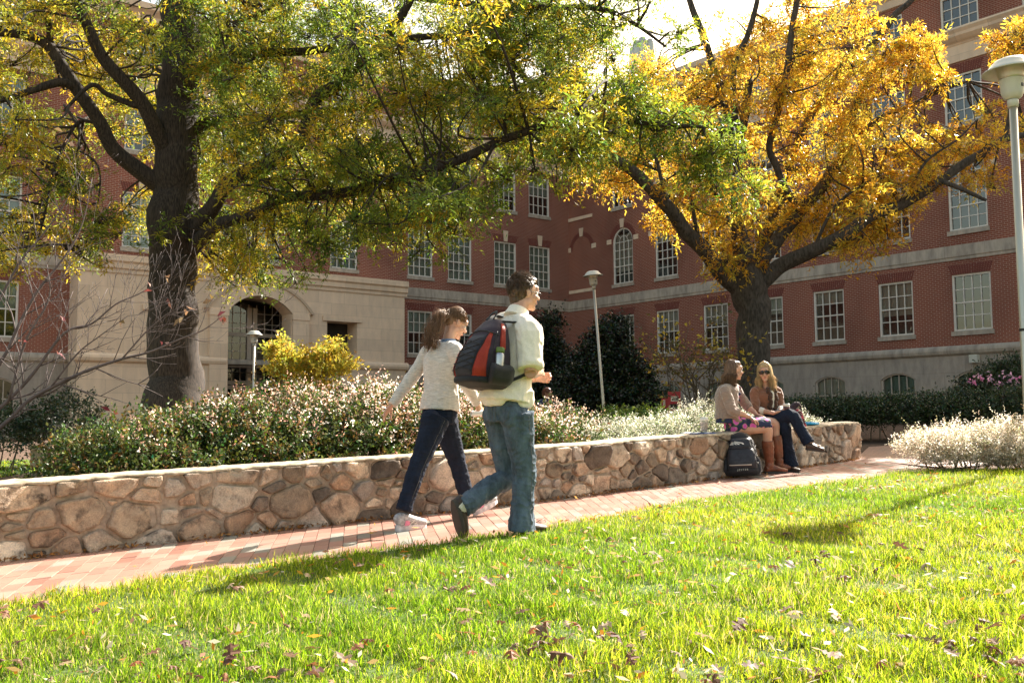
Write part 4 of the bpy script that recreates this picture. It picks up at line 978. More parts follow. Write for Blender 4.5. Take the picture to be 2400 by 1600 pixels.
CL1 += [(x, y, d, q, k) for x, y, d, q, k in ((600, 655, 17, .38, 0), (680, 672, 17, .35, 0), (722, 630, 17, .4, 0), (560, 620, 17, .4, 1), (640, 600, 17, .5, 0), (760, 560, 17, .45, 0), (980, 590, 16.4, .32, 0), (1045, 600, 16.4, .28, 0), (1060, 545, 16.4, .35, 0), (930, 560, 16.5, .4, 1), (130, 590, 17, .45, 1), (50, 570, 17, .5, 1), (235, 622, 17, .3, 1), (30, 630, 17, .4, 1), (120, 540, 17, .4, 1), (200, 560, 17, .4, 1), (370, 560, 16.8, .3, 0), (395, 520, 16.9, .3, 0), (430, 90, 16.8, .5, 0), (430, 20, 16.9, .5, 0), (440, 150, 17, .3, 0), (380, -20, 17, .5, 0), (1130, 480, 16.3, .35, 0), (1250, 415, 16, .3, 0), (1300, 440, 16, .2, 0))]
make_tree('willow_oak', 'big dark-trunked oak at the left with green leaves turning yellow', TR1, LB1, CL1, [GREEN, YELL], M['bark'], M['leaf'], kt=15, kl=20, L=.098, W=.024, seed=3)
# orange oak behind the seated women
TR2 = [(1762, 1010, 22, .52), (1763, 960, 22, .40), (1764, 900, 22, .375), (1764, 800, 22, .37), (1762, 730, 22, .38), (1758, 680, 22, .42), (1752, 640, 22, .38), (1742, 600, 22, .25), (1729, 540, 22, .17), (1722, 464, 22, .13), (1732, 360, 22, .11), (1750, 230, 22, .09), (1757, 190, 22, .08)]
LB2 = [
 [(1745, 690, 22, .2), (1707, 655, 21.8, .2), (1654, 591, 21.5, .18), (1600, 532, 21.3, .17), (1561, 482, 21.1, .15), (1496, 411, 20.9, .13), (1421, 361, 20.7, .11), (1370, 345, 20.6, .07), (1330, 320, 20.5, .03)],
 [(1770, 690, 22, .2), (1786, 660, 21.9, .19), (1829, 623, 21.7, .18), (1904, 588, 21.4, .165), (1979, 552, 21.1, .15), (2039, 507, 20.9, .135), (2118, 475, 20.7, .12), (2200, 425, 20.5, .105), (2261, 382, 20.4, .095), (2311, 354, 20.3, .085), (2357, 325, 20.2, .075), (2430, 312, 20, .055), (2520, 290, 20, .03)],
 [(2200, 425, 20.5, .06), (2236, 436, 20.3, .05), (2279, 454, 20.2, .045), (2312, 470, 20.1, .035)],
 [(2357, 325, 20.2, .05), (2366, 270, 20.2, .045), (2375, 190, 20.3, .035), (2380, 120, 20.3, .02)],
 [(1765, 690, 22, .2), (1795, 600, 22.1, .17), (1829, 555, 22.2, .155), (1871, 500, 22.3, .145), (1921, 446, 22.3, .135), (1950, 396, 22.3, .125), (1979, 361, 22.3, .11), (1993, 304, 22.3, .10), (2004, 250, 22.3, .09), (2036, 186, 22.3, .08), (2061, 143, 22.3, .075), (2093, 102, 22.3, .07)],
 [(1985, 350, 22.3, .08), (2046, 289, 22, .07), (2093, 264, 21.8, .06), (2136, 246, 21.7, .055), (2207, 211, 21.5, .045), (2268, 191, 21.4, .03)],
 [(2030, 195, 22.3, .035), (2080, 190, 22.2, .03), (2132, 196, 22.1, .028), (2133, 240, 22.1, .02)],
 [(1765, 660, 22.2, .15), (1800, 540, 22.9, .13), (1840, 430, 23.3, .115), (1870, 330, 23.6, .105), (1918, 243, 23.8, .10), (1957, 193, 23.8, .095), (2011, 132, 23.8, .09), (2057, 93, 23.8, .085), (2096, 36, 23.8, .08), (2136, 0, 23.8, .07), (2190, -70, 23.8, .05)],
 [(2020, 125, 23.8, .07), (2055, 88, 23.7, .065), (2064, 50, 23.7, .06)],
 [(1875, 500, 22.2, .09), (1846, 450, 22, .085), (1821, 393, 21.9, .08), (1804, 339, 21.8, .08), (1830, 240, 21.8, .08), (1846, 157, 21.8, .08), (1854, 79, 21.8, .075), (1868, 0, 21.8, .07), (1875, -80, 21.8, .05)],
 [(1725, 464, 22, .09), (1720, 340, 22.2, .085), (1700, 250, 22.3, .085), (1686, 200, 22.4, .09), (1661, 118, 22.4, .085), (1629, 36, 22.4, .08), (1600, -40, 22.4, .06)],
 [(1730, 340, 22.1, .07), (1718, 230, 22.2, .07), (1725, 143, 22.2, .07), (1754, 79, 22.2, .07), (1775, 0, 22.2, .06), (1790, -60, 22.2, .05)],
 [(1560, 480, 21.1, .05), (1540, 380, 21, .04), (1500, 260, 21, .03), (1480, 160, 21, .02)],
 [(1640, 575, 21.5, .05), (1610, 420, 21.2, .04), (1580, 300, 21, .03), (1570, 200, 21, .02)],
 [(2118, 475, 20.7, .035), (2170, 380, 20.5, .03), (2240, 330, 20.4, .02), (2290, 280, 20.4, .015)],
 [(1904, 588, 21.4, .04), (1960, 480, 21.1, .035), (2060, 415, 20.9, .03), (2100, 440, 20.9, .02)]]
PO = [(1345, 330), (1430, 240), (1490, 140), (1600, 150), (1640, 60), (1740, 70), (1850, -20), (1880, -70), (2000, -70), (2060, 30), (2040, 90), (2110, 250), (2200, 300), (2300, 240), (2400, 260), (2440, 340), (2330, 430), (2180, 440), (2080, 540), (2000, 590), (1880, 560), (1800, 520), (1760, 640), (1690, 650), (1600, 590), (1520, 520), (1440, 440), (1350, 410)]
CL2 = region(PO, TREE_N(148), 21.8, 1.1, .56, lambda x, y, r: 0, r, [(1900, 330, 30), (1640, 90, 60), (1800, 10, 45), (1505, 108, 50), (2215, 230, 45)], lambda x, y: 22.6 if x < 1950 else 21.6)
r3 = random.Random(4); CL2 = [c for c in CL2 if not (c[0] > 1930 and c[1] > 210 and r3.random() < .15)]
CL2 += region([(1960, 300), (2330, 270), (2330, 420), (2200, 430), (2080, 540), (1960, 560)], TREE_N(17), 21.8, .4, .42, 0, r, [(2260, 420, 40)])
CL2 += region([(2060, 110), (2130, 60), (2240, 130), (2230, 190), (2130, 200)], TREE_N(16), 21.2, .4, .42, lambda x, y, r: 0, r)
CL2 += region([(2330, 90), (2440, 40), (2440, 170), (2350, 170)], TREE_N(12), 20.3, .3, .42, lambda x, y, r: 0, r)
CL2 += [(x, y, 21.6, q, 0) for x, y, q in ((1735, 640, .35), (1700, 600, .4), (1780, 610, .35), (1720, 560, .45), (2080, 560, .35), (2060, 600, .25), (1440, 420, .35), (1370, 400, .35), (2190, 310, .3), (2240, 290, .28), (1400, 330, .35), (1650, 90, .3), (1700, 30, .3))]
make_tree('orange_oak', 'spreading oak with blazing orange leaves behind the two seated women', TR2, LB2, CL2, [ORNG], M['bark2'], M['leaf'], kt=15, kl=17, L=.115, W=.03, seed=5)
# ---------------------------------------------------------------- shrubs
def shrub(name, label, cat, base, ell, n, k, tl, L, W, pal, mat, group=None, flower=None, stems=14, upb=.5, shell=.55, shoots=0, lumpy=.14):
    """ell: list of (x, y, z, rx, ry, rz) ellipsoids in world coordinates"""
    b = V(base); t = empty(name, b); tag(t, label, cat, group); bb = np.array(b)
    vol = np.array([e[3]*e[4]+e[3]*e[5]+e[4]*e[5] for e in ell]); idx = RG.choice(len(ell), n, p=vol/vol.sum()); E = np.array(ell)[idx]
    S = unit(RG.normal(size=(n, 3))); S[:, 2] = np.where(S[:, 2] < -.2, -S[:, 2]*.8, S[:, 2]); S = unit(S); rr_ = RG.uniform(shell, 1.0, (n, 1))**.7
    lump = 1+lumpy*np.sin(S[:, :1]*7+E[:, :1]*5)*np.cos(S[:, 2:3]*8+E[:, 1:2]*7)+lumpy*.6*np.sin(S[:, 2:3]*13+S[:, :1]*9)+RG.normal(0, .06, (n, 1))
    P = E[:, :3]+S*E[:, 3:]*rr_*lump-bb; D = unit(S+RG.normal(size=(n, 3))*.45+np.array([0, 0, upb]))
    tlv = tl*RG.uniform(.6, 1.5, n); out = [sprays(P, D, k, tlv, L, W, pal, .8, .1, L*.25)]
    if shoots:
        tp = np.argsort(-(S[:, 2]+RG.normal(0, .3, n)))[:shoots]; D2 = unit(RG.normal(size=(shoots, 3))*.45+np.array([0, 0, 1])+S[tp]*.5); out.append(sprays(P[tp], D2, k+5, tl*RG.uniform(1.3, 2.8, shoots), L, W, pal, .7, .15, L*.2))
    mb = MB()
    for i in range(stems):
        e = ell[i % len(ell)]; a = RG.uniform(0, 6.28); q = V((e[0]+e[3]*.6*math.cos(a), e[1]+e[4]*.6*math.sin(a), e[2]+e[5]*RG.uniform(.2, .8)))-b
        f = V((q.x*.55+(e[0]-b.x)*.4, q.y*.55+(e[1]-b.y)*.4, -.02)); f.z = gz(b.x+f.x, b.y+f.y)-b.z-.03
        mb.tube(catmull([f, (f+q)/2+V((RG.normal(0, .05), RG.normal(0, .05), 0)), q], 3), [.012]*3+[.009]*2+[.004]*2, 4)
    if stems: mb.build('stem', [M['stem']], t, smooth=True)
    v, f, c = merge(out); link('foliage', npmesh('foliage', v, f, mat, col=c), t)
    if flower:
        fn, fpal, fL, fW = flower; top = S[:, 2]+RG.normal(0, .25, n)+ (D@np.array([.35, .2, 0])); sel = np.argsort(-top)[:fn]
        v, f, c = sprays(P[sel]+D[sel]*tlv[sel][:, None]*.6, D[sel], 7, tlv[sel]*.55, fL, fW, fpal, 1.0, 0, fL*.6)
        link('flower', npmesh('flower', v, f, M['leaf'], col=c), t)
    return t
AB = [(.055, .09, .02), (.08, .125, .028), (.04, .065, .017), (.13, .15, .035), (.15, .09, .03)]
PINK = [(.58, .38, .30), (.68, .54, .44), (.48, .25, .18), (.76, .68, .58), (.56, .34, .25)]
def off_wall(s, d):
    p, t_ = ev(WQ, WD, s); n = V((d, 0, 0)); q = p-V((t_.y, -t_.x, 0))*d; return q
S0 = next(i for i, d in enumerate(WD) if WQ[i].x > -3.25); 
def hedge_at(px, depth_off):
    """point behind the wall, depth_off metres back from its face, seen near picture column px"""
    best = None
    for s in np.linspace(0, WD[-1], 200):
        q = off_wall(float(s), depth_off); x = 1200+F_PX*q.x/q.y
        if best is None or abs(x-px) < best[0]: best = (abs(x-px), q)
    return best[1]
hd = [(310, .85, 'leafy dark green flowering shrub at the left end of the hedge behind the wall'), (470, 1.0, 'rounded green shrub with a few pink flowers in front of the big oak trunk'),
      (640, 1.08, 'flowering shrub below the farthest lamp post'), (860, 1.12, 'pinkish flowering shrub left of the walking woman'), (1060, 1.05, 'flowering shrub behind the two walking people'), (1235, .88, 'pink flowering shrub at the right end of the hedge, right of the walking man')]
for i, (px, h, lab) in enumerate(hd):
    ell = []
    for dx, do in ((-60, 1.15), (0, 1.3), (60, 1.2), (-30, 1.9), (35, 1.95), (5, .85)):
        q = hedge_at(px+dx, do); g_ = gz(q.x, q.y); hh = (h-.11)*(1 if do > 1 else .8)*random.uniform(.93, 1.04); ell.append((q.x, q.y, g_+hh*.48, .52, .52, hh*.5))
    q = hedge_at(px, 1.3); shrub('flowering_shrub', lab, 'shrub', gp(q.x, q.y), ell, int(3300*SHR), 9, .15, .038, .019, AB, M['leafhedge'], 'flowering hedge behind the wall', (int((90, 170, 420, 900, 780, 600)[i]*SHR), PINK, .026, .016), shoots=45)
SIL = [(.20, .22, .13), (.28, .28, .20), (.13, .17, .07), (.34, .33, .25)]
for i, (px, do, h, lab) in enumerate(((1370, .95, .50, 'low grey-green shrub behind the wall right of the walking man'), (1480, 1.0, .56, 'low silvery shrub behind the wall in front of the holly'), (1590, 1.0, .60, 'low silvery shrub behind the iced coffee cup'), (1665, 1.15, .72, 'silvery shrub directly behind the seated woman in the cardigan'), (1900, 1.0, .54, 'small silvery shrub behind the blue disc on the wall'))):
    ell = []
    for dx, dd in ((-40, 0), (0, .1), (40, 0), (0, .55)):
        q = hedge_at(px+dx*(1 if i < 4 else .4), do+dd); ell.append((q.x, q.y, gz(q.x, q.y)+h*.5, .45, .42, h*.5))
    q = hedge_at(px, do); shrub('silvery_shrub', lab, 'shrub', gp(q.x, q.y), ell, int(1900*SHR), 10, .12, .026, .012, SIL, M['leaf'], 'low silvery shrubs along the wall', (int(350*SHR), [(.8, .76, .66), (.7, .65, .5)], .016, .01), stems=8, shoots=30)
def ground_px(px, Y): q = at(px, 980, Y); return gp(q.x, Y)
for px, Y, w_, h, lab in ((1400, 15.5, .6, .55, 'light green bush behind the low shrubs, left of the leaning lamp post'), (1490, 16, .6, .60, 'bright green bush at the foot of the leaning lamp post'), (1560, 17, .5, .30, 'green bush in front of the red newspaper boxes')):
    b = ground_px(px, Y); shrub('green_bush', lab, 'shrub', b, [(b.x-.3, Y, b.z+h*.45, w_*.6, .5, h*.5), (b.x+.3, Y+.1, b.z+h*.45, w_*.6, .5, h*.52)], int(700*SHR), 9, .2, .06, .035, [(.10, .16, .03), (.16, .20, .035), (.07, .11, .025)], M['leaf'], 'green bushes in the bed', stems=8)
# frosty bright shrubs at the right
FR = [(.56, .50, .42), (.42, .38, .27), (.68, .62, .54), (.24, .23, .12), (.46, .36, .26)]
for cx, cy, rx, h, lab in ((4.95, 10.75, .60, .42, 'sunlit whitish shrub beside the path, nearest to its edge'), (5.6, 10.45, .62, .50, 'sunlit whitish shrub in front of the nearest lamp post'), (6.5, 10.5, .7, .55, 'sunlit whitish shrub cut off by the right edge')):
    b = gp(cx, cy); shrub('pale_shrub', lab, 'shrub', b, [(cx-.2, cy, b.z+h*.42, rx*.7, .5, h*.5), (cx+.25, cy+.15, b.z+h*.45, rx*.7, .5, h*.52), (cx, cy-.15, b.z+h*.25, rx*.85, .48, h*.34), (cx-.1, cy-.3, b.z+h*.18, rx*.7, .3, h*.25)], int(3400*SHR), 11, .13, .022, .012, FR, M['leaf'], 'pale shrubs at the right', stems=12, shoots=60)
# clipped dark hedge at the back right
DK = [(.035, .06, .022), (.05, .075, .03), (.028, .045, .018), (.06, .08, .035)]
for px, Y, h, lab in ((1935, 17.2, .68, 'dark clipped shrub just right of the end of the stone wall'), (2055, 17.0, .70, 'dark clipped shrub left of middle in the back hedge'), (2180, 16.8, .72, 'dark clipped shrub in the middle of the back hedge'), (2300, 16.6, .74, 'dark clipped shrub directly behind the nearest lamp post'), (2430, 16.5, .80, 'dark clipped shrub at the right frame edge'), (1840, 18, .68, 'dark clipped shrub behind the seated women')):
    b = ground_px(px, Y); ell = [(b.x+dx, Y+dy, b.z+h*.5, .62, .55, h*.52) for dx, dy in ((-.35, 0), (.35, .05), (0, -.2), (0, .5))]
    shrub('dark_shrub', lab, 'shrub', b, ell, int(2000*SHR), 8, .14, .045, .022, DK, M['leafdark'], 'dark clipped hedge at the back', stems=6, shoots=8)
b = ground_px(2310, 20); t_ = shrub('azalea', 'taller dark bush with pink blossoms behind the clipped hedge', 'shrub', b, [(b.x+.1, 20, b.z+.62, .6, .6, .52), (b.x+1.0, 20.3, b.z+.80, .9, .8, .68)], int(2200*SHR), 8, .18, .06, .03, DK, M['leafdark'], stems=6)
v, f, c = sprays(np.array([[RG.uniform(-.5, .45), RG.uniform(-.6, -.35), RG.uniform(.88, 1.1)] for _ in range(16)]), unit(RG.normal(size=(16, 3))), 6, .05, .07, .06, [(.75, .28, .50), (.85, .5, .68)], 1.2, 0, .03)
link('flower', npmesh('flower', v, f, M['leaf'], col=c), t_)
# dark hollies by the inner corner
HL = [(.018, .032, .014), (.028, .045, .02), (.035, .055, .024), (.014, .022, .011)]
def holly(px, Y, zt, wr, lab, n):
    b = ground_px(px, Y); H = zt-b.z; ell = []
    for k in range(9):
        f_ = k/8; ell.append((b.x+RG.normal(0, .17*wr), Y+RG.normal(0, .15*wr), b.z+H*(.10+.82*f_), wr*(1-.78*f_)*RG.uniform(.8, 1.2), wr*(1-.78*f_), H*.13))
    t = shrub('holly', lab, 'shrub', b, ell, int(n*SHR), 9, .38, .11, .065, HL, M['leafdark'], 'dark evergreen hollies', stems=9, shell=.25, shoots=40, lumpy=.3)
holly(1440, 33, 3.25, 1.6, 'dark spiky holly behind the leaning lamp post', 4600)
holly(1378, 34, 2.5, 1.2, 'lower dark holly at the left of the leaning lamp post', 2400)
holly(1285, 35, 3.6, 1.0, 'narrow dark holly close behind the walking man', 2300)
holly(1505, 33.5, 1.5, .8, 'short dark holly at the right of the leaning lamp post', 1200)
b = ground_px(60, 14.5)
shrub('dark_bush', 'small dark leafy bush at the left edge below the arched basement window', 'shrub', b, [(b.x-.5, 14.5, b.z+.45, .8, .6, .55), (b.x+.5, 14.6, b.z+.5, .6, .6, .62), (b.x-1.4, 14.5, b.z+.4, .8, .6, .5)], int(1800*SHR), 8, .2, .05, .028, DK, M['leafdark'])
# yellow bush in front of the arch
b = ground_px(722, 17)
YB = [(.46, .36, .04), (.56, .46, .07), (.36, .33, .05), (.40, .25, .04), (.28, .31, .05)]
ell = [(at(x, y, 17+dz).x, 17+dz, at(x, y, 17+dz).z, rx, .45, rz) for x, y, rx, rz, dz in ((655, 838, .17, .24, 0), (690, 872, .28, .26, .1), (660, 885, .26, .24, -.1), (735, 852, .20, .22, 0), (775, 842, .16, .24, .1), (765, 880, .28, .24, -.1), (808, 872, .15, .18, .2), (725, 920, .5, .22, 0))]
shrub('yellow_bush', 'bright yellow autumn bush in front of the stone entrance', 'shrub', b, ell, int(800*SHR), 9, .20, .075, .04, YB, M['leaf'], stems=26, shell=.1, shoots=30, lumpy=.35)
# thin multi-stemmed small tree with sparse leaves
def small_tree():
    b = ground_px(1650, 20); t = empty('small_tree', b); tag(t, 'small multi-stemmed tree with sparse yellow leaves in front of the basement windows', 'tree')
    mb = MB(); r = random.Random(8); tips = []
    def grow(p, d, L, rad, lv):
        q = [p]; n = 4
        for i in range(n):
            d = (d+V((r.gauss(0, .14), r.gauss(0, .14), r.gauss(0, .08)+.03))).normalized(); q.append(q[-1]+d*L/n)
        mb.tube(q, [rad*(1-.5*i/n) for i in range(n+1)], 5)
        if lv == 0: tips.append((q[-2], d)); tips.append((q[-1], d)); return
        for _ in range(3): grow(q[r.randint(2, 4)], (d+V((r.gauss(0, .6), r.gauss(0, .4), r.gauss(0, .3)))).normalized(), L*.68, rad*.55, lv-1)
    for px, top in ((1545, 830), (1585, 800), (1620, 810), (1665, 830), (1700, 850), (1720, 880)):
        e = at(px, top, 20)-b; grow(V((r.uniform(-.15, .15), 0, 0)), V((e.x*.7, r.uniform(-.2, .2), e.z)).normalized(), e.length*.62, .03, 3)
    mb.build('trunk', [M['stem']], t, smooth=True)
    B = np.array([tuple(p) for p, d in tips]); D = np.array([tuple(d) for p, d in tips]); 
    v1 = sprays(B[::2], D[::2], 3, .3, .10, .065, [(.50, .38, .05), (.42, .34, .06), (.30, .16, .05), (.14, .12, .04), (.10, .10, .04)], .9, .2, .06)
    m_ = B[:, 0] > -3; B2 = B[B[:, 2] < 1.9]; v2 = sprays(B2, unit(RG.normal(size=B2.shape)), 3, .3, .07, .04, [(.12, .07, .03), (.09, .09, .03), (.16, .10, .04)], .9, .2, .1)
    v, f, c = merge([v1, v2]); link('crown', npmesh('crown', v, f, M['leaf'], col=c), t)
small_tree()
# bare dogwood branches at the left
def dogwood():
    b = gp(-5.3, 8.3); t = empty('bare_dogwood', b); tag(t, 'nearly bare grey-twigged dogwood reaching in from the left edge', 'tree')
    mb = MB(); r = random.Random(12); tips = []
    def twig(p, d, L, rad, lv):
        n = 5; q = [p]
        for i in range(n):
            d = (d+V((r.gauss(0, .12), r.gauss(0, .12), r.gauss(0, .08)+.07))).normalized(); q.append(q[-1]+d*L/n)
        mb.tube(q, [max(.0012, rad*(1-.6*i/n)) for i in range(n+1)], 4)
        if lv == 0: tips.append((q[-1], d)); return
        for k in range(r.randint(3, 4)):
            s = d.cross(V((0, 1, 0))).normalized()*(1 if k % 2 else -1)
            twig(q[r.randint(1, 5)], (d*.9+s*r.uniform(.35, .8)+V((0, r.gauss(0, .25), .2))).normalized(), L*r.uniform(.4, .65), rad*.5, lv-1)
    root = V((0, 0, -.05))
    MAIN = [[(0, 1002, 8.1, .019), (64, 941, 8.1, .017), (118, 909, 8.05, .016), (200, 870, 8, .014), (286, 841, 7.9, .011), (354, 824, 7.85, .009), (421, 795, 7.8, .007), (475, 774, 7.75, .005), (521, 741, 7.7, .003)],
     [(0, 956, 8.3, .018), (71, 884, 8.3, .015), (150, 781, 8.3, .012), (214, 759, 8.25, .009), (271, 713, 8.2, .007), (321, 691, 8.2, .005), (357, 670, 8.2, .003)],
     [(0, 852, 8.2, .017), (45, 760, 8.2, .014), (89, 681, 8.2, .012), (143, 613, 8.2, .009), (179, 556, 8.2, .007), (200, 500, 8.2, .004), (215, 420, 8.2, .003)],
     [(0, 700, 8.4, .013), (50, 610, 8.4, .011), (100, 550, 8.4, .008), (150, 480, 8.4, .005), (190, 400, 8.4, .003)],
     [(20, 940, 8, .012), (60, 800, 8, .010), (115, 700, 8, .007), (110, 620, 8, .004)],
     [(118, 909, 8.05, .009), (180, 830, 7.9, .007), (230, 790, 7.8, .005), (300, 740, 7.8, .003)],
     [(286, 841, 7.9, .008), (340, 780, 7.8, .006), (385, 740, 7.8, .004), (420, 720, 7.8, .002)]]
    for mi, pts in enumerate(MAIN):
        P = [at(x, y, d)-b for x, y, d, q in pts]; RR = [q for *_, q in pts]
        if mi < 4: P = [root+V((.02*mi, .03*mi, 0)), (root*.5+P[0]*.5)+V((0, 0, .1))]+P; RR = [.03, .024]+RR
        P2 = [V(p) for p in catmull(P, 4)]; R2 = [a[0] for a in catmull([(q, 0, 0) for q in RR], 4)]; mb.tube(P2, [max(.0015, q) for q in R2], 6)
        st = 9 if mi < 4 else 1
        for i in range(st, len(P2), 2 if mi < 4 else 1):
            d = (P2[min(i+1, len(P2)-1)]-P2[i-1]).normalized(); s = V((-d.z, 0, d.x))*(1 if (i//2) % 2 else -1)
            twig(P2[i], (d*.8+s*r.uniform(.4, .9)+V((0, r.gauss(0, .2), .15))).normalized(), r.uniform(.22, .5), max(.0025, R2[i]*.5), 1 if r.random() < .7 else 2)
    mb.build('trunk', [M['twig']], t, smooth=True)
    tp = r.sample(tips, 10); L2 = [at(x, y, d)-b for x, y, d in ((385, 640, 7.8), (432, 745, 7.8), (380, 800, 7.8), (523, 735, 7.7), (140, 735, 8), (130, 830, 8), (130, 300, 8.3), (230, 380, 8.2), (500, 735, 7.7), (150, 330, 8.3))]
    B = np.array([tuple(p) for p, d in tp]+[tuple(p) for p in L2]); D = unit(RG.normal(size=B.shape)+np.array([0, 0, -.8]))
    v, f, c = sprays(B, D, 2, .05, .075, .04, [(.20, .06, .045), (.26, .15, .08), (.18, .13, .06), (.16, .045, .045)], .6, 0, .01); link('crown', npmesh('crown', v, f, M['litter'], col=c), t)
dogwood()
# weathered bench behind the hedge for the far sitter
# ---------------------------------------------------------------- people
def skinmat():
    m, t, b = newmat('skin'); n = noi(t, 14, 4, coord(t, 'Object'))
    t.links.new(ramp(t, n, [(.3, (.50, .27, .18)), (.7, (.60, .35, .25))]), b.inputs['Base Color']); b.inputs['Roughness'].default_value = .48
    b.inputs['Subsurface Weight'].default_value = .18; b.inputs['Subsurface Radius'].default_value = (.02, .008, .004); b.inputs['Subsurface Scale'].default_value = .5
    return m
M['skin'] = skinmat()
def cloth(name, c, sc=(60, 60, 60), var=.18, rough=.9, sheen=.3, fine=240):
    m, t, b = newmat(name); n = noi(t, 1, 5, coord(t, 'Object', sc), .7); f = noi(t, fine, 2, coord(t, 'Object'))
    k = mixc(t, 1, ramp(t, n, [(.3, tuple(x*(1-var) for x in c)), (.7, tuple(min(1, x*(1+var)) for x in c))]), ramp(t, f, [(.35, (.88,)*3), (.65, (1.08,)*3)]), 'MULTIPLY')
    t.links.new(k, b.inputs['Base Color']); b.inputs['Roughness'].default_value = rough; b.inputs['Sheen Weight'].default_value = sheen; b.inputs['Specular IOR Level'].default_value = .2
    bump(t, b, n, .3, .004); return m
M['jean'] = cloth('worn_blue_denim', (.088, .118, .155), (14, 14, 5), .5, sheen=0)
M['jeandark'] = cloth('dark_denim', (.013, .019, .036), (16, 16, 6), .35, sheen=0)
M['shirt'] = cloth('pale_yellow_cotton', (.88, .79, .67), (9, 9, 5), .04, sheen=0)
M['sweater'] = cloth('heathered_knit', (.60, .55, .50), (22, 22, 150), .30, 1, .5)
M['cardigan'] = cloth('taupe_knit', (.30, .21, .165), (20, 20, 60), .16, 1, .5)
M['brownknit'] = cloth('brown_knit', (.22, .095, .055), (20, 20, 60), .18, 1, .5)
M['ruffle'] = cloth('dark_brown_ruffle', (.07, .035, .022), (60, 60, 20), .5)
M['cream'] = cloth('cream_cotton', (.72, .66, .56), (20, 20, 20), .08)
M['navy'] = cloth('navy_cotton', (.03, .04, .09), (20, 20, 20), .2)
M['tan'] = plain('tan_boot_leather', (.19, .058, .027), .42, .35, 12, bmp=.3)
M['brownshoe'] = plain('dark_brown_leather', (.055, .03, .02), .5, .3, 20, bmp=.2)
M['sole'] = plain('shoe_sole', (.05, .04, .035), .8, .2, 20)
M['lens'] = plain('dark_lens', (.012, .008, .007), .08, .1, 5)
def hairmat(name, c, c2, tr=.25):
    m, t, b = newmat(name); n = noi(t, 1, 3, coord(t, 'Object', (70, 70, 12)))
    k = ramp(t, n, [(.3, c), (.7, c2)]); t.links.new(k, b.inputs['Base Color']); b.inputs['Roughness'].default_value = .38; b.inputs['Specular IOR Level'].default_value = .6
    x = nd(t, 'ShaderNodeBsdfTranslucent'); t.links.new(k, x.inputs[0]); mx = nd(t, 'ShaderNodeMixShader'); mx.inputs[0].default_value = tr
    t.links.new(b.outputs[0], mx.inputs[1]); t.links.new(x.outputs[0], mx.inputs[2]); t.links.new(mx.outputs[0], t.nodes['Material Output'].inputs[0]); return m
M['hairbr'] = hairmat('dark_brown_hair', (.055, .030, .016), (.17, .095, .05)); M['hairlb'] = hairmat('light_brown_hair', (.15, .08, .042), (.36, .21, .12), .35)
M['hairbl'] = hairmat('blond_hair', (.46, .31, .14), (.80, .60, .34), .4)
def dressmat():
    m, t, b = newmat('floral_print'); v = coord(t, 'Object')
    vo = nd(t, 'ShaderNodeTexVoronoi', feature='F1'); vo.inputs['Scale'].default_value = 11.0; vo.inputs['Randomness'].default_value = .8
    wv = nd(t, 'ShaderNodeVectorMath', operation='ADD'); nz = nd(t, 'ShaderNodeTexNoise'); nz.inputs['Scale'].default_value = 28; t.links.new(v, nz.inputs['Vector'])
    sc = nd(t, 'ShaderNodeVectorMath', operation='SCALE'); sc.inputs[3].default_value = .035; t.links.new(nz.outputs['Color'], sc.inputs[0]); t.links.new(v, wv.inputs[0]); t.links.new(sc.outputs[0], wv.inputs[1])
    t.links.new(wv.outputs[0], vo.inputs['Vector'])
    c = ramp(t, vo.outputs['Distance'], [(0, (.75, .12, .35)), (.16, (.62, .08, .38)), (.30, (.70, .14, .45)), (.40, (.66, .10, .42)), (.41, (.16, .22, .04)), (.47, (.12, .18, .03)), (.475, (.022, .028, .075)), (1, (.02, .026, .07))])
    t.links.new(c, b.inputs['Base Color']); b.inputs['Roughness'].default_value = .85; return m
M['floral'] = dressmat()
def folds(a, sx=9, sz=3, ox=0):
    def f(p):
        q = V((p.x*sx+ox, p.y*sx, p.z*sz)); n = noise.noise(q); n2 = noise.noise(V((p.x*sx*2.3+p.z*9+ox, p.y*sx*2.3, p.z*sz*3.1)))
        return a*(.5-abs(n)*2)*.8+a*.55*(.4-abs(n2)*1.6)
    return f
def crease(a, sx=9, sz=4):
    f0 = folds(a*.7, sx, sz)
    def f(p):
        w = noise.noise_vector(V((p.x*6, p.y*6, p.z*4)))*.05; q = V(((p.x+w.x)*sx*1.3+p.z*7, (p.y+w.y)*sx*1.3-p.z*5, (p.z+w.z)*sz*2)); r_ = 1-abs(noise.noise(q))*4.2
        return f0(p)+a*.62*max(0, r_)**1.3*(.35+.9*abs(noise.noise(p*2.2)))
    return f
from mathutils.bvhtree import BVHTree
def stitch(o, pts, out, r=.0018, name='seam', mat=None):
    me = o.data; bv = BVHTree.FromPolygons([v.co for v in me.vertices], [p.vertices[:] for p in me.polygons]); q = []
    for p in pts:
        h = bv.ray_cast(V(p)+V(out).normalized()*.5, -V(out).normalized())[0]
        if h is not None: q.append(h+V(out).normalized()*.0008)
    if len(q) > 1: m = MB(); m.tube(q, [r]*len(q), 5); return m.build(name, [mat or M['thread']], o, smooth=True)
M['thread'] = plain('denim_thread', (.10, .10, .10), .8, .1, 40)
def hmat(c, fwd, up=(0, 0, 1), s=1.0):
    f = V(fwd).normalized(); u = V(up); x = f.cross(u).normalized(); u = x.cross(f)
    return Matrix(((x.x*s, f.x*s, u.x*s, c[0]), (x.y*s, f.y*s, u.y*s, c[1]), (x.z*s, f.z*s, u.z*s, c[2]), (0, 0, 0, 1)))
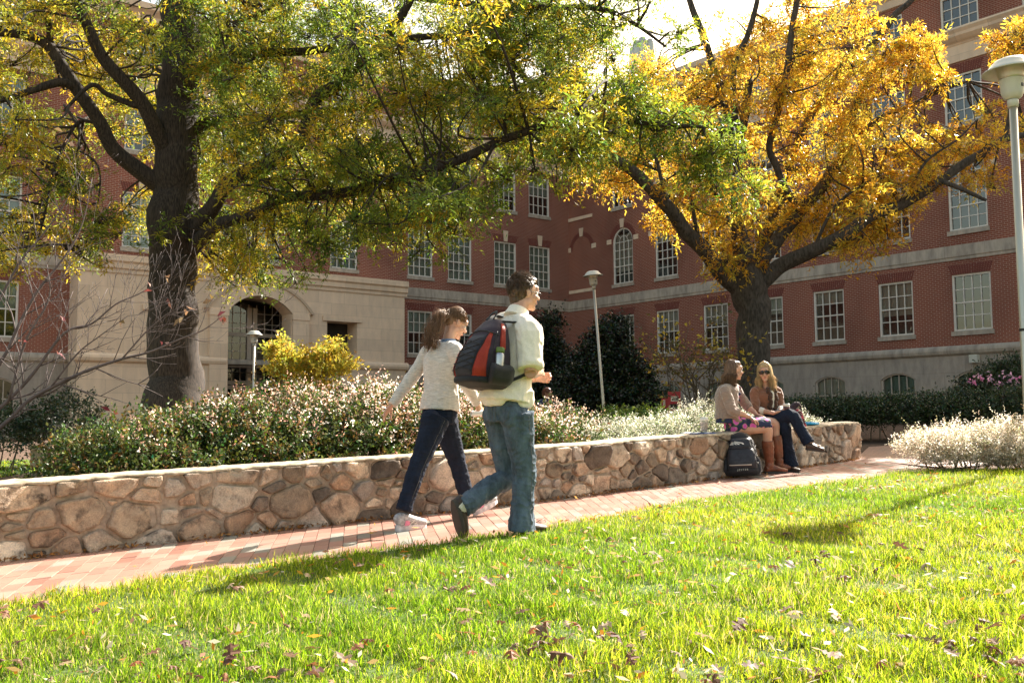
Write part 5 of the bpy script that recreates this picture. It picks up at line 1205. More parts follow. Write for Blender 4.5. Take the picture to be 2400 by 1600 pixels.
def head(mb, H, female=False):
    Rm = H.to_3x3(); B = lambda c, r: mb.ball(H@V(c), r, 14, Rm)
    B((0, -.014, .032), (.073, .093, .084)); B((0, .026, -.028), (.055, .058, .083)); B((0, .043, -.083), (.034, .034, .026)); B((0, .066, -.097), (.017, .015, .014))
    B((0, .072, .035), (.045, .02, .03))
    for s in (-1, 1):
        B((s*.027, .073, .016), (.022, .013, .007)); B((s*.034, .056, -.026), (.024, .027, .026)); B((s*.042, .002, -.062), (.02, .036, .03))
        B((s*.076, -.006, -.006), (.007, .018, .030)); B((s*.079, -.014, .008), (.007, .012, .014)); B((s*.011, .092, -.030), (.007, .009, .006))
    mb.tube([H@V((0, .078, .014)), H@V((0, .092, -.008)), H@V((0, .107, -.028))], [.007, .008, .0105], 8, 3); B((0, .103, -.030), (.010, .011, .008))
    B((0, .083, -.053), (.020, .009, .005)); B((0, .081, -.063), (.017, .009, .005))
def face_bits(parent, H, lips=(.42, .12, .11)):
    Rm = H.to_3x3()
    for s in (-1, 1):
        e = MB(); e.ball(H@V((s*.028, .0715, .0)), (.0125, .0125, .010), 10, Rm); o = e.build('eye', [M['white']], parent, smooth=True)
        e = MB(); e.ball(H@V((s*.029, .0820, .0)), (.005, .0035, .0052), 8, Rm); e.build('iris', [M['hairbr']], o, smooth=True)
        e = MB(); e.tube([H@V((s*.014, .091, .020)), H@V((s*.030, .089, .025)), H@V((s*.044, .078, .019))], [.002, .003, .0015], 5, 3); e.build('eyebrow', [M['hairbr']], parent, smooth=True)
    if 'lips' not in M: M['lips'] = plain('lips', (.45, .15, .13), .4, .1, 40)
    e = MB(); e.ball(H@V((0, .0855, -.0535)), (.018, .0075, .004), 10, Rm); e.ball(H@V((0, .0835, -.0625)), (.015, .0075, .0045), 10, Rm); e.build('lips', [M['lips']], parent, smooth=True)
def hand(mb, W, d, nrm, curl=.5, s=1.0, th=1):
    d = V(d).normalized(); nrm = V(nrm); nrm = (nrm-d*nrm.dot(d)).normalized(); lat = d.cross(nrm)
    W = V(W); mb.tube([W-d*.02, W+d*.03*s, W+d*.065*s, W+d*.09*s], [(.022*s, .018*s), (.034*s, .016*s), (.040*s, .014*s), (.036*s, .010*s)], 10, 2, side=lat)
    for i in range(4):
        p = W+d*(.083, .089, .086, .078)[i]*s+lat*(.030, .010, -.010, -.029)[i]*s*th; L = (.070, .078, .073, .057)[i]*s; a = curl*(.35+.06*i)
        q = [p-d*.012*s, p]; dd = d.copy()
        for k in range(3):
            dd = (dd*math.cos(a)+nrm*math.sin(a)).normalized(); nn = nrm; q.append(q[-1]+dd*L*(.45, .32, .26)[k]); a = curl*(.75-.1*k)
            # rotate the curl frame with the finger
            dd, nrm_ = dd, nn
        mb.tube(q, [.0095*s, .0098*s, .0088*s, .0080*s, .0064*s], 8, 2)
    p = W+d*.022*s+lat*.026*s*th; t1 = p+(d*.6+lat*th*.7+nrm*.35).normalized()*.042*s; t2 = t1+(d*.85+lat*th*.25+nrm*(.2+curl*.5)).normalized()*.032*s; t3 = t2+(d*.9+nrm*(.2+curl*.6)).normalized()*.024*s
    mb.tube([p, t1, t2, t3], [.014*s, .0115*s, .0105*s, .008*s], 8, 2)
def strand(mb, P, r, n=3): mb.tube(P, [max(.0004, r*(1-.55*i/(len(P)-1))) for i in range(len(P))], n, cap=False)
def long_hair(name, parent, H, L, mat, seed, wave=.012, n=520, frontopen=35, blow=(0, 0, 0), wild=.01):
    r = random.Random(seed); mb = MB(); mb.ball(H@V((0, -.030, .046)), (.078, .089, .079), 16, H.to_3x3()); mb.ball(H@V((0, -.045, -.02)), (.074, .07, .085), 14, H.to_3x3()); mb.ball(H@V((0, .004, .078)), (.064, .072, .043), 14, H.to_3x3())
    bl = V(blow)
    def go(thick, psi, s, top, LL, wd):
        a = R(psi); sn, cs = math.sin(a), math.cos(a); ph = r.uniform(0, 6)
        P = [V((s*.004, .062*cs-.016, top+.006-.10*max(0, cs)*.12)), V((s*(.030+.026*sn), .080*cs-.018, top-.022)), V((s*.080*sn, .092*cs-.025, .052)), V((s*.090*sn, .102*cs-.026, -.03))]
        m = 4
        for k in range(1, m+1):
            f = k/m; P.append(V((s*(.090+.010*math.sin(ph+f*7)*wave*60)*sn*(1+.08*f)+r.gauss(0, wd), .102*cs-.026-.008*f+wave*math.sin(ph+f*9), -.03-LL*f))+bl*f*f)
        strand(mb, catmull([tuple(H@p) for p in P], 2), thick)
    for s in (-1, 1):
        for i in range(26): go(.011, frontopen+10+(180-frontopen-10)*i/25, s, .112, L*r.uniform(.5, .95), .004)
        for i in range(n//2): go(.0017, r.uniform(frontopen, 180), s, .122+r.uniform(0, .006), L*r.uniform(.7, 1.15), wild*r.uniform(.3, 1.6))
    return mb.build(name, [mat], parent, smooth=True)
def fly(mb, H, n, r, c, rad, L, up=.4):
    for _ in range(n):
        d = V((r.gauss(0, 1), r.gauss(0, 1), abs(r.gauss(0, 1)))).normalized(); p = V(c)+V((d.x*rad[0], d.y*rad[1], d.z*rad[2])); q = p+d*L*.5+V((r.gauss(0, .01), r.gauss(0, .01), 0)); e = q+d*L*.3+V((r.gauss(0, .02), r.gauss(0, .02), r.gauss(-.005, .01)))
        strand(mb, [H@p, H@q, H@e], .0012)
def shoe(parent, name, heel, toe, up, w_, mat, solemat, h=.05, ankle=None, sole_t=.014, label=None):
    heel, toe, up = V(heel), V(toe), V(up).normalized(); d = (toe-heel); L = d.length; d.normalize(); up = (up-d*up.dot(d)).normalized(); lat = d.cross(up); mb = MB()
    f = lambda a, b: heel+d*L*a+up*b
    mb.tube([f(.0, h*.5), f(.08, h*.62), f(.3, h*.62), f(.55, h*.48), f(.8, h*.36), f(.95, h*.28), f(1.0, h*.24)], [(.018, h*.3), (w_*.8, h*.62), (w_*.82, h*.60), (w_*.95, h*.46), (w_, h*.36), (w_*.75, h*.28), (w_*.3, h*.14)], 12, 3, side=lat)
    if ankle is not None: mb.tube([f(.2, h*.7), V(ankle)], [(w_*.85, w_*1.0), (w_*.82, w_*.9)], 10, 2, side=lat)
    o = blob(name, mb, mat, parent, .005, 2)
    s = MB(); n = 20; pr = []
    for i in range(n):
        a = 2*math.pi*i/n; x = .5-.5*math.cos(a); ww = w_*(.80+.28*x)*math.sin(a)*(1.0 if x < .9 else .9); pr.append((x*1.02-.01, ww))
    s.grid([[f(x, -sole_t+.001)+lat*y*.95 for x, y in pr], [f(x, h*.02)+lat*y*1.04 for x, y in pr], [f(x, h*(.30-.12*x))+lat*y*.98 for x, y in pr]], closed=True, cap=True); s.build('sole', [solemat], o, bevel=.003); return o
def jt(O, Rt, x, y, r):
    d = at(x, y, 1.0); n = V((Rt[0], Rt[1], 0)); o = V((O[0], O[1], 0)); return d*((o.dot(n)+r)/d.dot(n))
# ---- walking man
def man():
    Fw = V((.72, .69, 0)).normalized(); Rt = V((Fw.y, -Fw.x, 0)); O = (.04, 6.6); b = gp(*O); J = lambda x, y, r: jt(O, Rt, x, y, r)-b
    hipR, knR, anR = J(1212, 975, .10), J(1229, 1105, .10), J(1222, 1232, .10); hipL, knL, anL = J(1170, 972, -.10), J(1190, 1112, -.10), J(1082, 1190, -.10)
    pel, wai, che, nb = J(1186, 955, 0), J(1192, 900, 0), J(1202, 815, 0), J(1212, 737, 0)
    shR, shL = J(1240, 777, .185), J(1178, 764, -.185); elR, wrR = J(1243, 872, .25), J(1266, 872, .10); elL, wrL = J(1208, 885, -.25), J(1258, 886, -.07)
    hc = J(1230, 688, .0); H = hmat(hc, (.90, .40, -.05), (.05, .0, 1), 1.05)
    mb = MB(); head(mb, H); mb.tube([hc+V((-.015, 0, -.03)), nb+V((0, 0, .0)), nb-V((0, 0, .05))], [.058, .06, .075], 12, 3)
    mb.tube([pel, wai, che, nb-V((0, 0, .02))], [(.14, .10), (.135, .095), (.155, .10), (.09, .06)], 14, 4, side=Rt)
    for h_, k_, a_ in ((hipR, knR, anR), (hipL, knL, anL)): mb.tube([h_, k_, a_], [.078, .052, .042], 10, 5)
    for s_, e_, w_ in ((shR, elR, wrR), (shL, elL, wrL)):
        mb.tube([che.lerp(s_, .5), s_, s_.lerp(e_, .5), e_], [.05, .055, .046, .041], 10, 3); mb.tube([e_, e_.lerp(w_, .35), w_], [.044, .043, .029], 10, 4)
    dR = (wrR-elR).normalized(); dL = (wrL-elL).normalized()
    hand(mb, wrR, dR*.7+Fw*.35-Rt*.3+V((0, 0, .1)), -Fw*.5-Rt*.5-V((0, 0, .35)), 1.35, 1.0, 1); hand(mb, wrL, dL*.8+Fw*.1+V((0, 0, .05)), Rt*.8-Fw*.5+V((0, 0, -.1)), 1.3, 1.0, -1)
    body = blob('person', mb, M['skin'], None, .0055, 3); body.location = b
    tag(body, 'man in a pale yellow shirt and blue jeans striding along the brick path', 'person'); face_bits(body, H)
    # hair
    r = random.Random(3); hb = MB(); Rm = H.to_3x3(); hs = MB()
    for c_, q_ in (((0, -.026, .048), (.080, .092, .080)), ((0, -.050, .010), (.077, .066, .080)), ((0, .022, .082), (.060, .060, .038)), ((0, -.058, -.045), (.056, .045, .050))): hs.ball(H@V(c_), q_, 16, Rm)
    hb_o = blob('hair', hs, M['hairbr'], body, .005, 2, folds(.007, 38, 30))
    for _ in range(1300):
        d = V((r.gauss(0, 1), r.gauss(-.35, 1), r.gauss(.45, .9))).normalized()
        if d.y > .45 and d.z < .6: continue
        if d.z < -.55: continue
        p = V((0, -.03, .035))+V((d.x*.080, d.y*.090, d.z*.090)); fl = V((r.gauss(0, .25), .75 if d.z > .3 else .25, -.45 if d.z < .5 else -.05)); fl = (fl-d*fl.dot(d)).normalized(); L = .018+.020*max(0, d.z)
        strand(hb, [H@p, H@(p+(d*.35+fl*.6)*L), H@(p+(d*.30+fl*1.3+V((0, 0, r.gauss(0, .25))))*L)], .0026)
    hb.build('hair', [M['hairbr']], body, smooth=True)
    g = MB()
    for s in (-1, 1):
        ring = [H@V((s*.030+.019*math.cos(a), .094, .001+.013*math.sin(a))) for a in [2*math.pi*i/14 for i in range(15)]]; g.tube(ring, [.0013]*15, 4)
        g.tube([H@V((s*.049, .092, .006)), H@V((s*.074, .05, .008)), H@V((s*.080, -.006, .004))], [.0016]*3, 4, 3)
    g.tube([H@V((-.011, .095, .005)), H@V((.011, .095, .005))], [.0013]*2, 4); g.build('eyeglasses', [M['black']], body)
    # shirt
    s = MB(); hemc = J(1182, 938, 0)
    s.tube([hemc-V((0, 0, .015)), J(1186, 915, 0), wai+V((0, 0, .05)), che, nb-V((0, 0, .06)), nb-V((0, 0, .005))], [(.205, .165), (.195, .155), (.180, .145), (.195, .135), (.15, .10), (.075, .07)], 20, 5, side=Rt)
    for q in (-.13, 0.0, .13): pass
    for sh, el in ((shR, elR), (shL, elL)):
        s.tube([nb.lerp(sh, .25)-V((0, 0, .03)), sh+V((0, 0, -.005)), sh.lerp(el, .35), sh.lerp(el, .72), sh.lerp(el, .90)], [.075, .092, .090, .086, .080], 14, 3)
        d = (el-sh).normalized(); c0 = sh.lerp(el, .74); s.tube([c0, c0+d*.025, c0+d*.055], [.086, .091, .083], 14, 2)
    for side_ in (-1, 1):   # rounded shirt tails front and back
        t0 = hemc+Fw*(.10*side_)+V((0, 0, .01)); s.tube([t0, t0-V((0, 0, .045))], [(.12, .045), (.085, .035)], 12, 3, side=Rt)
    t0 = hemc+Rt*.155+Fw*.05; s.tube([t0+V((0, 0, .06)), t0-V((0, 0, .03)), t0-V((0, 0, .055))], [(.04, .07), (.03, .07), (.012, .04)], 10, 3, side=Rt)
    blob('shirt', s, M['shirt'], body, .0065, 3, crease(.011, 7, 3.5))
    c = MB(); ax = (hc-nb).normalized(); c.tube([nb-ax*.03, nb+ax*.012, nb+ax*.042], [.092, .079, .072], 18, 3); blob('collar', c, M['shirt'], body, .005, 1)
    # jeans
    j = MB(); j.tube([pel+V((0, 0, .05)), pel, pel-V((0, 0, .09))], [(.155, .115), (.165, .13), (.15, .125)], 16, 3, side=Rt)
    j.tube([hipR+V((0, 0, .02)), hipR.lerp(knR, .4), knR, knR.lerp(anR, .35), knR.lerp(anR, .75), anR+V((0, 0, -.035))], [.112, .098, .080, .074, .080, .094], 14, 4)
    j.tube([hipL+V((0, 0, .02)), hipL.lerp(knL, .4), knL, knL.lerp(anL, .35), knL.lerp(anL, .75), anL.lerp(knL, -.0)], [.112, .098, .078, .072, .070, .076], 14, 4)
    for sg, hp in ((1, hipR), (-1, hipL)): j.ball(hp-Fw*.035+V((0, 0, .0)), (.09, .09, .10))
    jb = blob('jeans', j, M['jean'], body, .006, 2, crease(.013, 11, 9))
    stitch(jb, [hipR.lerp(knR, k/8) for k in range(9)]+[knR.lerp(anR, k/8) for k in range(1, 9)], Rt); stitch(jb, [pel+V((0, 0, .05-.02*k)) for k in range(9)], -Fw)
    for sg in (-1, 1):
        c0 = pel+Rt*.085*sg-V((0, 0, .045)); pl = [(-.055, .055), (.055, .055), (.052, -.03), (0, -.062), (-.052, -.03), (-.055, .055)]; pts = []
        for (a0, b0), (a1, b1) in zip(pl, pl[1:]): pts += [c0+Rt*(a0+(a1-a0)*k/5)+V((0, 0, b0+(b1-b0)*k/5)) for k in range(5)]
        stitch(jb, pts+[pts[0]], -Fw, .0024, 'pocket')
    hem = anR+V((0, 0, -.03))
    # shoes
    g0 = gz(O[0]+.1, O[1])-b.z
    hR = V((anR.x, anR.y, 0))-Fw*.07; hR.z = g0+.018; tR = hR+Fw*.30; shoe(body, 'shoe', hR, tR, (0, 0, 1), .048, M['brownshoe'], M['sole'], .075, anR-V((0, 0, .03)))
    hL = J(1062, 1170, -.10); tL = J(1084, 1262, -.10); shoe(body, 'shoe', hL, tL, Fw+V((0, 0, .25)), .046, M['brownshoe'], M['sole'], .075, anL.lerp(knL, .02))
    k = MB(); k.tube([anL.lerp(knL, .06), anL, anL.lerp(hL, .5)], [.048, .046, .042], 12, 2); k.build('sock', [M['cream']], body, smooth=True)
    lc_ = MB()
    for sg in (-1, 1): lc_.tube([tR-Fw*.10+V((0, 0, .06)), tR-Fw*.06+Rt*.03*sg+V((0, 0, .085)), tR-Fw*.02+Rt*.02*sg+V((0, 0, .06)), tR-Fw*.09+V((0, 0, .062))], [.0018]*4, 4, 4)
    lc_.build('shoelace', [M['brownshoe']], body)
    return b, Fw, Rt, J, body
MAN = man()
# ---- walking woman
def woman():
    Fw = V((.72, .69, 0)).normalized(); Rt = V((Fw.y, -Fw.x, 0)); O = (-.50, 7.33); b = gp(*O); J = lambda x, y, r: jt(O, Rt, x, y, r)-b
    hipR, knR, anR = J(1022, 985, .085), J(980, 1090, .085), J(947, 1190, .085); hipL, knL, anL = J(1040, 985, -.085), J(1074, 1090, -.085), J(1098, 1182, -.085)
    pel, wai, che, nb = J(1030, 968, 0), J(1035, 905, 0), J(1036, 845, 0), J(1051, 800, 0)
    shR, shL = J(1067, 822, .155), J(1010, 818, -.155); elL, wrL = J(962, 888, -.24), J(918, 948, -.28); elR, wrR = J(1088, 890, .20), J(1118, 945, .16)
    hc = J(1068, 758, 0); H = hmat(hc, (.88, .42, -.42), (.30, .15, 1), .98)
    mb = MB(); head(mb, H, True); mb.tube([H@V((0, -.02, -.03)), nb, nb-V((0, 0, .05))], [.05, .05, .065], 12, 3)
    mb.tube([pel, wai, che, nb-V((0, 0, .02))], [(.13, .09), (.11, .08), (.13, .09), (.07, .05)], 14, 4, side=Rt)
    for h_, k_, a_ in ((hipR, knR, anR), (hipL, knL, anL)): mb.tube([h_, k_, a_], [.07, .046, .036], 10, 5)
    for s_, e_, w_ in ((shR, elR, wrR), (shL, elL, wrL)):
        mb.tube([che.lerp(s_, .5), s_, s_.lerp(e_, .5), e_], [.04, .045, .036, .033], 10, 3); mb.tube([e_, e_.lerp(w_, .35), w_], [.034, .033, .023], 10, 4)
    hand(mb, wrL, (wrL-elL), Rt*.6+Fw*.5, .45, .92, -1); hand(mb, wrR, (wrR-elR)*.7+V((0, 0, -.05)), -Rt-V((0, 0, .2)), 1.1, .92, 1)
    body = blob('person', mb, M['skin'], None, .0055, 3); body.location = b
    tag(body, 'woman with a brown ponytail, heather grey sweater and dark jeans walking', 'person'); face_bits(body, H)
    r = random.Random(9); hb = MB(); Rm = H.to_3x3(); hb.ball(H@V((0, -.022, .042)), (.077, .096, .082), 18, Rm); hb.ball(H@V((0, -.055, .0)), (.062, .05, .055), 14, Rm)
    tie = V((0, -.105, .055))
    for i in range(420):
        a = r.uniform(-1, 1)*2.4; e = r.uniform(-.3, 1); y0 = .075*math.cos(a*.5) if False else .07
        d = V((math.sin(a)*math.cos(e), math.cos(a)*math.cos(e), math.sin(e))); p = V((0, -.022, .042))+V((d.x*.079, d.y*.098, d.z*.084))
        if p.y < -.07: continue
        m_ = (p+tie)/2; m_ = V((0, -.022, .042))+(m_-V((0, -.022, .042))).normalized()*.092
        strand(hb, catmull([H@p, H@m_, H@tie], 3), .0022)
    # ponytail in world directions
    T = H@tie; e1, e2, e3 = J(1032, 742, .0), J(1016, 772, .0), J(1006, 806, .0)
    for i in range(420):
        w0 = r.gauss(0, .3); th = i < 50; rad = .046 if not th else .026
        P = [T]; ph = r.uniform(0, 6)
        for k, q in enumerate((e1, e2, e3)):
            P.append(q+V((r.gauss(0, rad*(.6+.1*k)), r.gauss(0, rad*(.6+.1*k)), r.gauss(0, rad*.4)-(.03*r.random() if k == 2 else 0)))+V((math.sin(ph+k*2)*.022, 0, math.cos(ph+k*2.6)*.012)))
        strand(hb, catmull(P, 4), .010 if th else .0018)
    hb.build('hair', [M['hairlb']], body, smooth=True)
    s = MB(); hemc = J(1030, 962, 0)
    s.tube([hemc, J(1032, 935, 0), J(1034, 900, 0), che, nb-V((0, 0, .055)), nb-V((0, 0, .012))], [(.172, .135), (.165, .13), (.15, .115), (.158, .118), (.125, .09), (.062, .058)], 20, 5, side=Rt)
    s.tube([nb.lerp(shL, .3)-V((0, 0, .025)), shL, shL.lerp(elL, .5), elL, elL.lerp(wrL, .6), wrL], [.055, .065, .055, .050, .042, .038], 14, 3)
    s.tube([nb.lerp(shR, .3)-V((0, 0, .025)), shR, shR.lerp(elR, .5), elR, elR.lerp(wrR, .6), wrR], [.055, .065, .055, .050, .042, .038], 14, 3)
    blob('sweater', s, M['sweater'], body, .006, 2, crease(.010, 8, 5))
    c = MB(); c.tube([nb-V((0, 0, .02)), nb+V((0, 0, .018))], [.062, .056], 16, 2); blob('collar', c, cloth('blue_chambray', (.16, .24, .38)), body, .005, 1)
    j = MB(); j.tube([pel+V((0, 0, .05)), pel, pel-V((0, 0, .08))], [(.13, .10), (.155, .12), (.14, .115)], 16, 3, side=Rt)
    for h_, k_, a_ in ((hipR, knR, anR), (hipL, knL, anL)): j.tube([h_+V((0, 0, .02)), h_.lerp(k_, .4), k_, k_.lerp(a_, .35), k_.lerp(a_, .8), a_-V((0, 0, .015))], [.105, .088, .066, .064, .056, .060], 14, 4)
    for hp in (hipR, hipL): j.ball(hp-Fw*.05+V((0, 0, -.01)), (.08, .08, .09))
    jb = blob('jeans', j, M['jeandark'], body, .006, 2, crease(.009, 11, 16)); stitch(jb, [hipR.lerp(knR, k/8) for k in range(9)]+[knR.lerp(anR, k/8) for k in range(1, 8)], Rt, .0016)
    M['trainer'] = plain('silver_trainer', (.34, .33, .34), .5, .4, 55); M['trsole'] = plain('white_pink_sole', (.62, .57, .58), .6, .35, 22); M['pinktrim'] = plain('pink_trim', (.65, .20, .32), .5, .1, 30)
    gR = V((anR.x, anR.y, 0))-Fw*.075; gR.z = gz(b.x+gR.x, b.y+gR.y)-b.z+.024; tR = gR+Fw*.275
    gL = J(1108, 1203, -.085); gL.z = max(gL.z, gz(b.x+gL.x, b.y+gL.y)-b.z+.024); dL = (Fw+V((0, 0, .36))).normalized(); tL = gL+dL*.27
    for h_, t_, an, up in ((gR, tR, anR, V((0, 0, 1))), (gL, tL, anL, V((0, 0, 1))-Fw*.36)):
        o = shoe(body, 'trainer', h_, t_, up, .044, M['trainer'], M['trsole'], .088, an-V((0, 0, .045)), .024)
        d = (t_-h_).normalized(); u = (up-d*up.dot(d)).normalized(); lt = d.cross(u); q = MB()
        for (a0, z0), (a1, z1) in (((.30, .014), (.56, .062)), ((.44, .012), (.66, .050)), ((.28, .056), (.66, .016)), ((.36, .062), (.74, .022))):
            P0 = h_+d*.275*a0+u*z0+lt*.045; P1 = h_+d*.275*a1+u*z1+lt*.038; w2 = d*.0035
            q.face([P0-w2, P0+w2, P1+w2, P1-w2])
        q.build('stripe', [M['white']], o)
        q = MB(); P0 = h_+d*.05+u*.02+lt*.041; q.face([P0, P0+d*.05, P0+d*.045+u*.035, P0+d*.01+u*.035]); q.build('trim', [M['pinktrim']], o)
    p = J(1122, 968, .15); t = empty('paper_roll', p+b); tag(t, 'white rolled paper held low by the walking woman', 'paper roll'); q = MB(); dd = (Rt*.35+Fw*.95+V((0, 0, .05))).normalized()
    a_, s_, u_ = basis(dd); rows = [[p_+ (s_*math.cos(x)+u_*math.sin(x))*(.016+.0006*x) for x in [k*.45 for k in range(32)]] for p_ in (-dd*.06, dd*.10)]
    q.grid(rows); o = q.build('sheet', [M['paper']], t, smooth=True); return body
M['paper'] = plain('white_paper', (.82, .81, .80), .7, .03, 10)
woman()
# ---- backpacks
def pack(loc, fw, rt, up, secs, label, cat='backpack', mats=None, n=40):
    """secs: (v, half width, depth back, offset) ; surface function with outward side = -fw"""
    t = empty('backpack', loc); tag(t, label, cat)
    def S(u, v, o=0):
        ks = secs; i = 0
        while i < len(ks)-2 and v > ks[i+1][0]: i += 1
        a, c = ks[i], ks[i+1]; f = (v-a[0])/(c[0]-a[0]); f = max(0, min(1, f)); f = f*f*(3-2*f)*.6+f*.4
        w_ = a[1]+(c[1]-a[1])*f; d = a[2]+(c[2]-a[2])*f; q = a[3]+(c[3]-a[3])*f
        e = .62; cu, su = math.cos(u), math.sin(u); x = abs(su)**e*(1 if su >= 0 else -1)*(w_+o); y = abs(cu)**e*(1 if cu >= 0 else -1)
        y = y*(d+o) if y > 0 else y*.03
        return rt*x-fw*(y+q)+up*v
    mb = MB(); V0, V1 = secs[0][0], secs[-1][0]
    mb.grid([[S(2*math.pi*j/n, V0+(V1-V0)*i/30) for j in range(n)] for i in range(31)], closed=True, cap=True); mb.build('bag', [mats['body']], t, smooth=True)
    def patch(name, ul, ur, v0, v1, o, mat, k=14, parent=t):
        m2 = MB(); rows = []
        for i in range(k+1):
            v = v0+(v1-v0)*i/k; a, c = (ul(v) if callable(ul) else ul), (ur(v) if callable(ur) else ur)
            e = min(1, 4*min(i, k-i)/k+.0); rows.append([S(a+(c-a)*j/k, v, o*(.15+.85*math.sqrt(max(0, e*min(1, 5*min(j, k-j)/k+.0))))) for j in range(k+1)])
        m2.grid(rows); return m2.build(name, [mat], parent, smooth=True)
    return t, S, patch
M['nylonblk'] = cloth('black_nylon', (.022, .021, .024), (12, 12, 12), .3, .6, .1); M['nylonred'] = cloth('red_nylon', (.33, .034, .018), (12, 12, 12), .15, .6, .1)
M['nylongry'] = cloth('grey_nylon', (.035, .034, .044), (12, 12, 12), .3, .6, .1); M['plum'] = cloth('plum_nylon', (.045, .030, .042), (12, 12, 12), .3, .6, .1)
b, Fw, Rt, J, body = MAN
UP = (J(1186, 757, 0)-J(1176, 905, 0)); UP = (UP-Rt*UP.dot(Rt)).normalized(); base = J(1165, 905, 0)
UP = (V((0, 0, 1))+Fw*.10).normalized(); Fp = (Fw-UP*Fw.dot(UP)).normalized()
base = J(1150, 914, .0)
t, S, patch = pack(b+base, Fp, Rt, UP, [(0, .11, .17, -.02), (.03, .155, .245, 0), (.11, .168, .255, 0), (.20, .162, .225, 0), (.30, .146, .17, 0), (.39, .125, .115, 0), (.45, .095, .065, 0), (.475, .045, .03, .01)],
     'red and black backpack worn by the walking man', mats={'body': M['plum']})
hp = math.pi/2
patch('red_panel', lambda v: .30+max(0, v-.2)*1.2, lambda v: .95-(v-.08)*.6, .065, .37, .014, M['nylonred']); patch('red_panel', lambda v: -.95+(v-.08)*.6, lambda v: -.30-max(0, v-.2)*1.2, .065, .37, .014, M['nylonred'])
patch('front_pocket', lambda v: -.31-max(0, v-.2)*.8, lambda v: .31+max(0, v-.2)*.8, .07, .35, .018, M['nylongry'])
patch('red_panel', lambda v: 1.30-(v-.3)*.5, 1.52, .26, .44, .012, M['nylonred'])
patch('side_pocket', 1.05, 1.66, .02, .16, .062, M['nylonblk']); patch('side_pocket', -1.65, -1.12, .03, .235, .014, M['nylonblk']); patch('base_panel', -1.5, 1.5, -.0, .065, .012, M['nylonblk'])
m2 = MB()
for k in range(5):
    v = .10+.045*k; a = .30
    m2.tube([S(-a, v, .024), S(0, v+.022, .024), S(a, v+.045, .024)], [.0028]*3, 5, 3); m2.tube([S(a, v, .024), S(0, v+.022, .026), S(-a, v+.045, .024)], [.0028]*3, 5, 3)
m2.build('bungee_cord', [M['nylonblk']], t)
for u0 in (-1.02, 1.02, .33, -.33):
    m2 = MB(); m2.tube([S(u0+(0 if abs(u0) > .5 else math.copysign(max(0, .07+.038*k-.2)*.9, u0)), .07+.038*k, .013) for k in range(9)], [.0035]*9, 5, 3); m2.build('piping', [M['nylonblk']], t, smooth=True)
m2 = MB(); m2.tube([S(a, .385-.03*abs(a), .008) for a in (-1.2, -.8, -.4, 0, .4, .8, 1.2)], [.004]*7, 5, 4); m2.build('zip', [M['nylonblk']], t, smooth=True)
m2 = MB(); m2.tube([S(.3, .47, .0), UP*.52-Fp*.02+Rt*.03, UP*.525-Fp*.0-Rt*.03, S(-.3+math.pi*0, .47, .0)-Rt*.02], [(.004, .012)]*4, 8, 5); m2.build('grab_handle', [M['nylonblk']], t, smooth=True)
for sg in (1, -1):
    s0 = UP*.46+Rt*.06*sg; sh = J(1236 if sg > 0 else 1172, 783 if sg > 0 else 770, .11*sg)-base+V((0, 0, .075)); s1 = J(1222, 800, .13*sg)-base+Fw*.16; s2 = J(1225, 860, .17*sg)-base+Fw*.10+Rt*.02*sg; s3 = UP*.06+Rt*.15*sg-Fp*.02
    pts = [s0, sh-Fw*.07, sh+Fw*.02, s1-Fw*.03, s2]; m2 = MB(); m2.tube(pts, [(.030, .007)]*5, 10, 5, side=Rt); m2.build('shoulder_strap', [M['nylonblk']], t, smooth=True)
    m2 = MB(); m2.tube([S(hp*sg, .05, .0), (S(hp*sg, .05, 0)+s2)*.5+Rt*.035*sg, s2+Rt*.01*sg], [(.011, .003)]*3, 8, 4, side=UP); m2.build('webbing', [M['nylonblk']], t)
q = S(1.36, .045, .026); bt = empty('water_bottle', b+base+q); tag(bt, 'steel water bottle with a green cap in the side pocket of the red backpack', 'bottle')
bx = Matrix(((Rt.x, Fp.x, UP.x), (Rt.y, Fp.y, UP.y), (Rt.z, Fp.z, UP.z))); bt.rotation_euler = bx.to_euler()
m2 = MB(); m2.lathe([(.028, 0), (.031, .006), (.031, .165), (.026, .185)], 20); m2.build('flask', [plain('brushed_steel', (.45, .45, .46), .3, .1, 6, metal=.9, stretch=(1, 1, .1))], bt, smooth=True)
m2 = MB(); m2.lathe([(.028, .184), (.029, .19), (.029, .212), (.024, .218)], 20); m2.build('cap', [plain('green_plastic', (.10, .16, .02), .4, .1, 10)], bt, smooth=True)
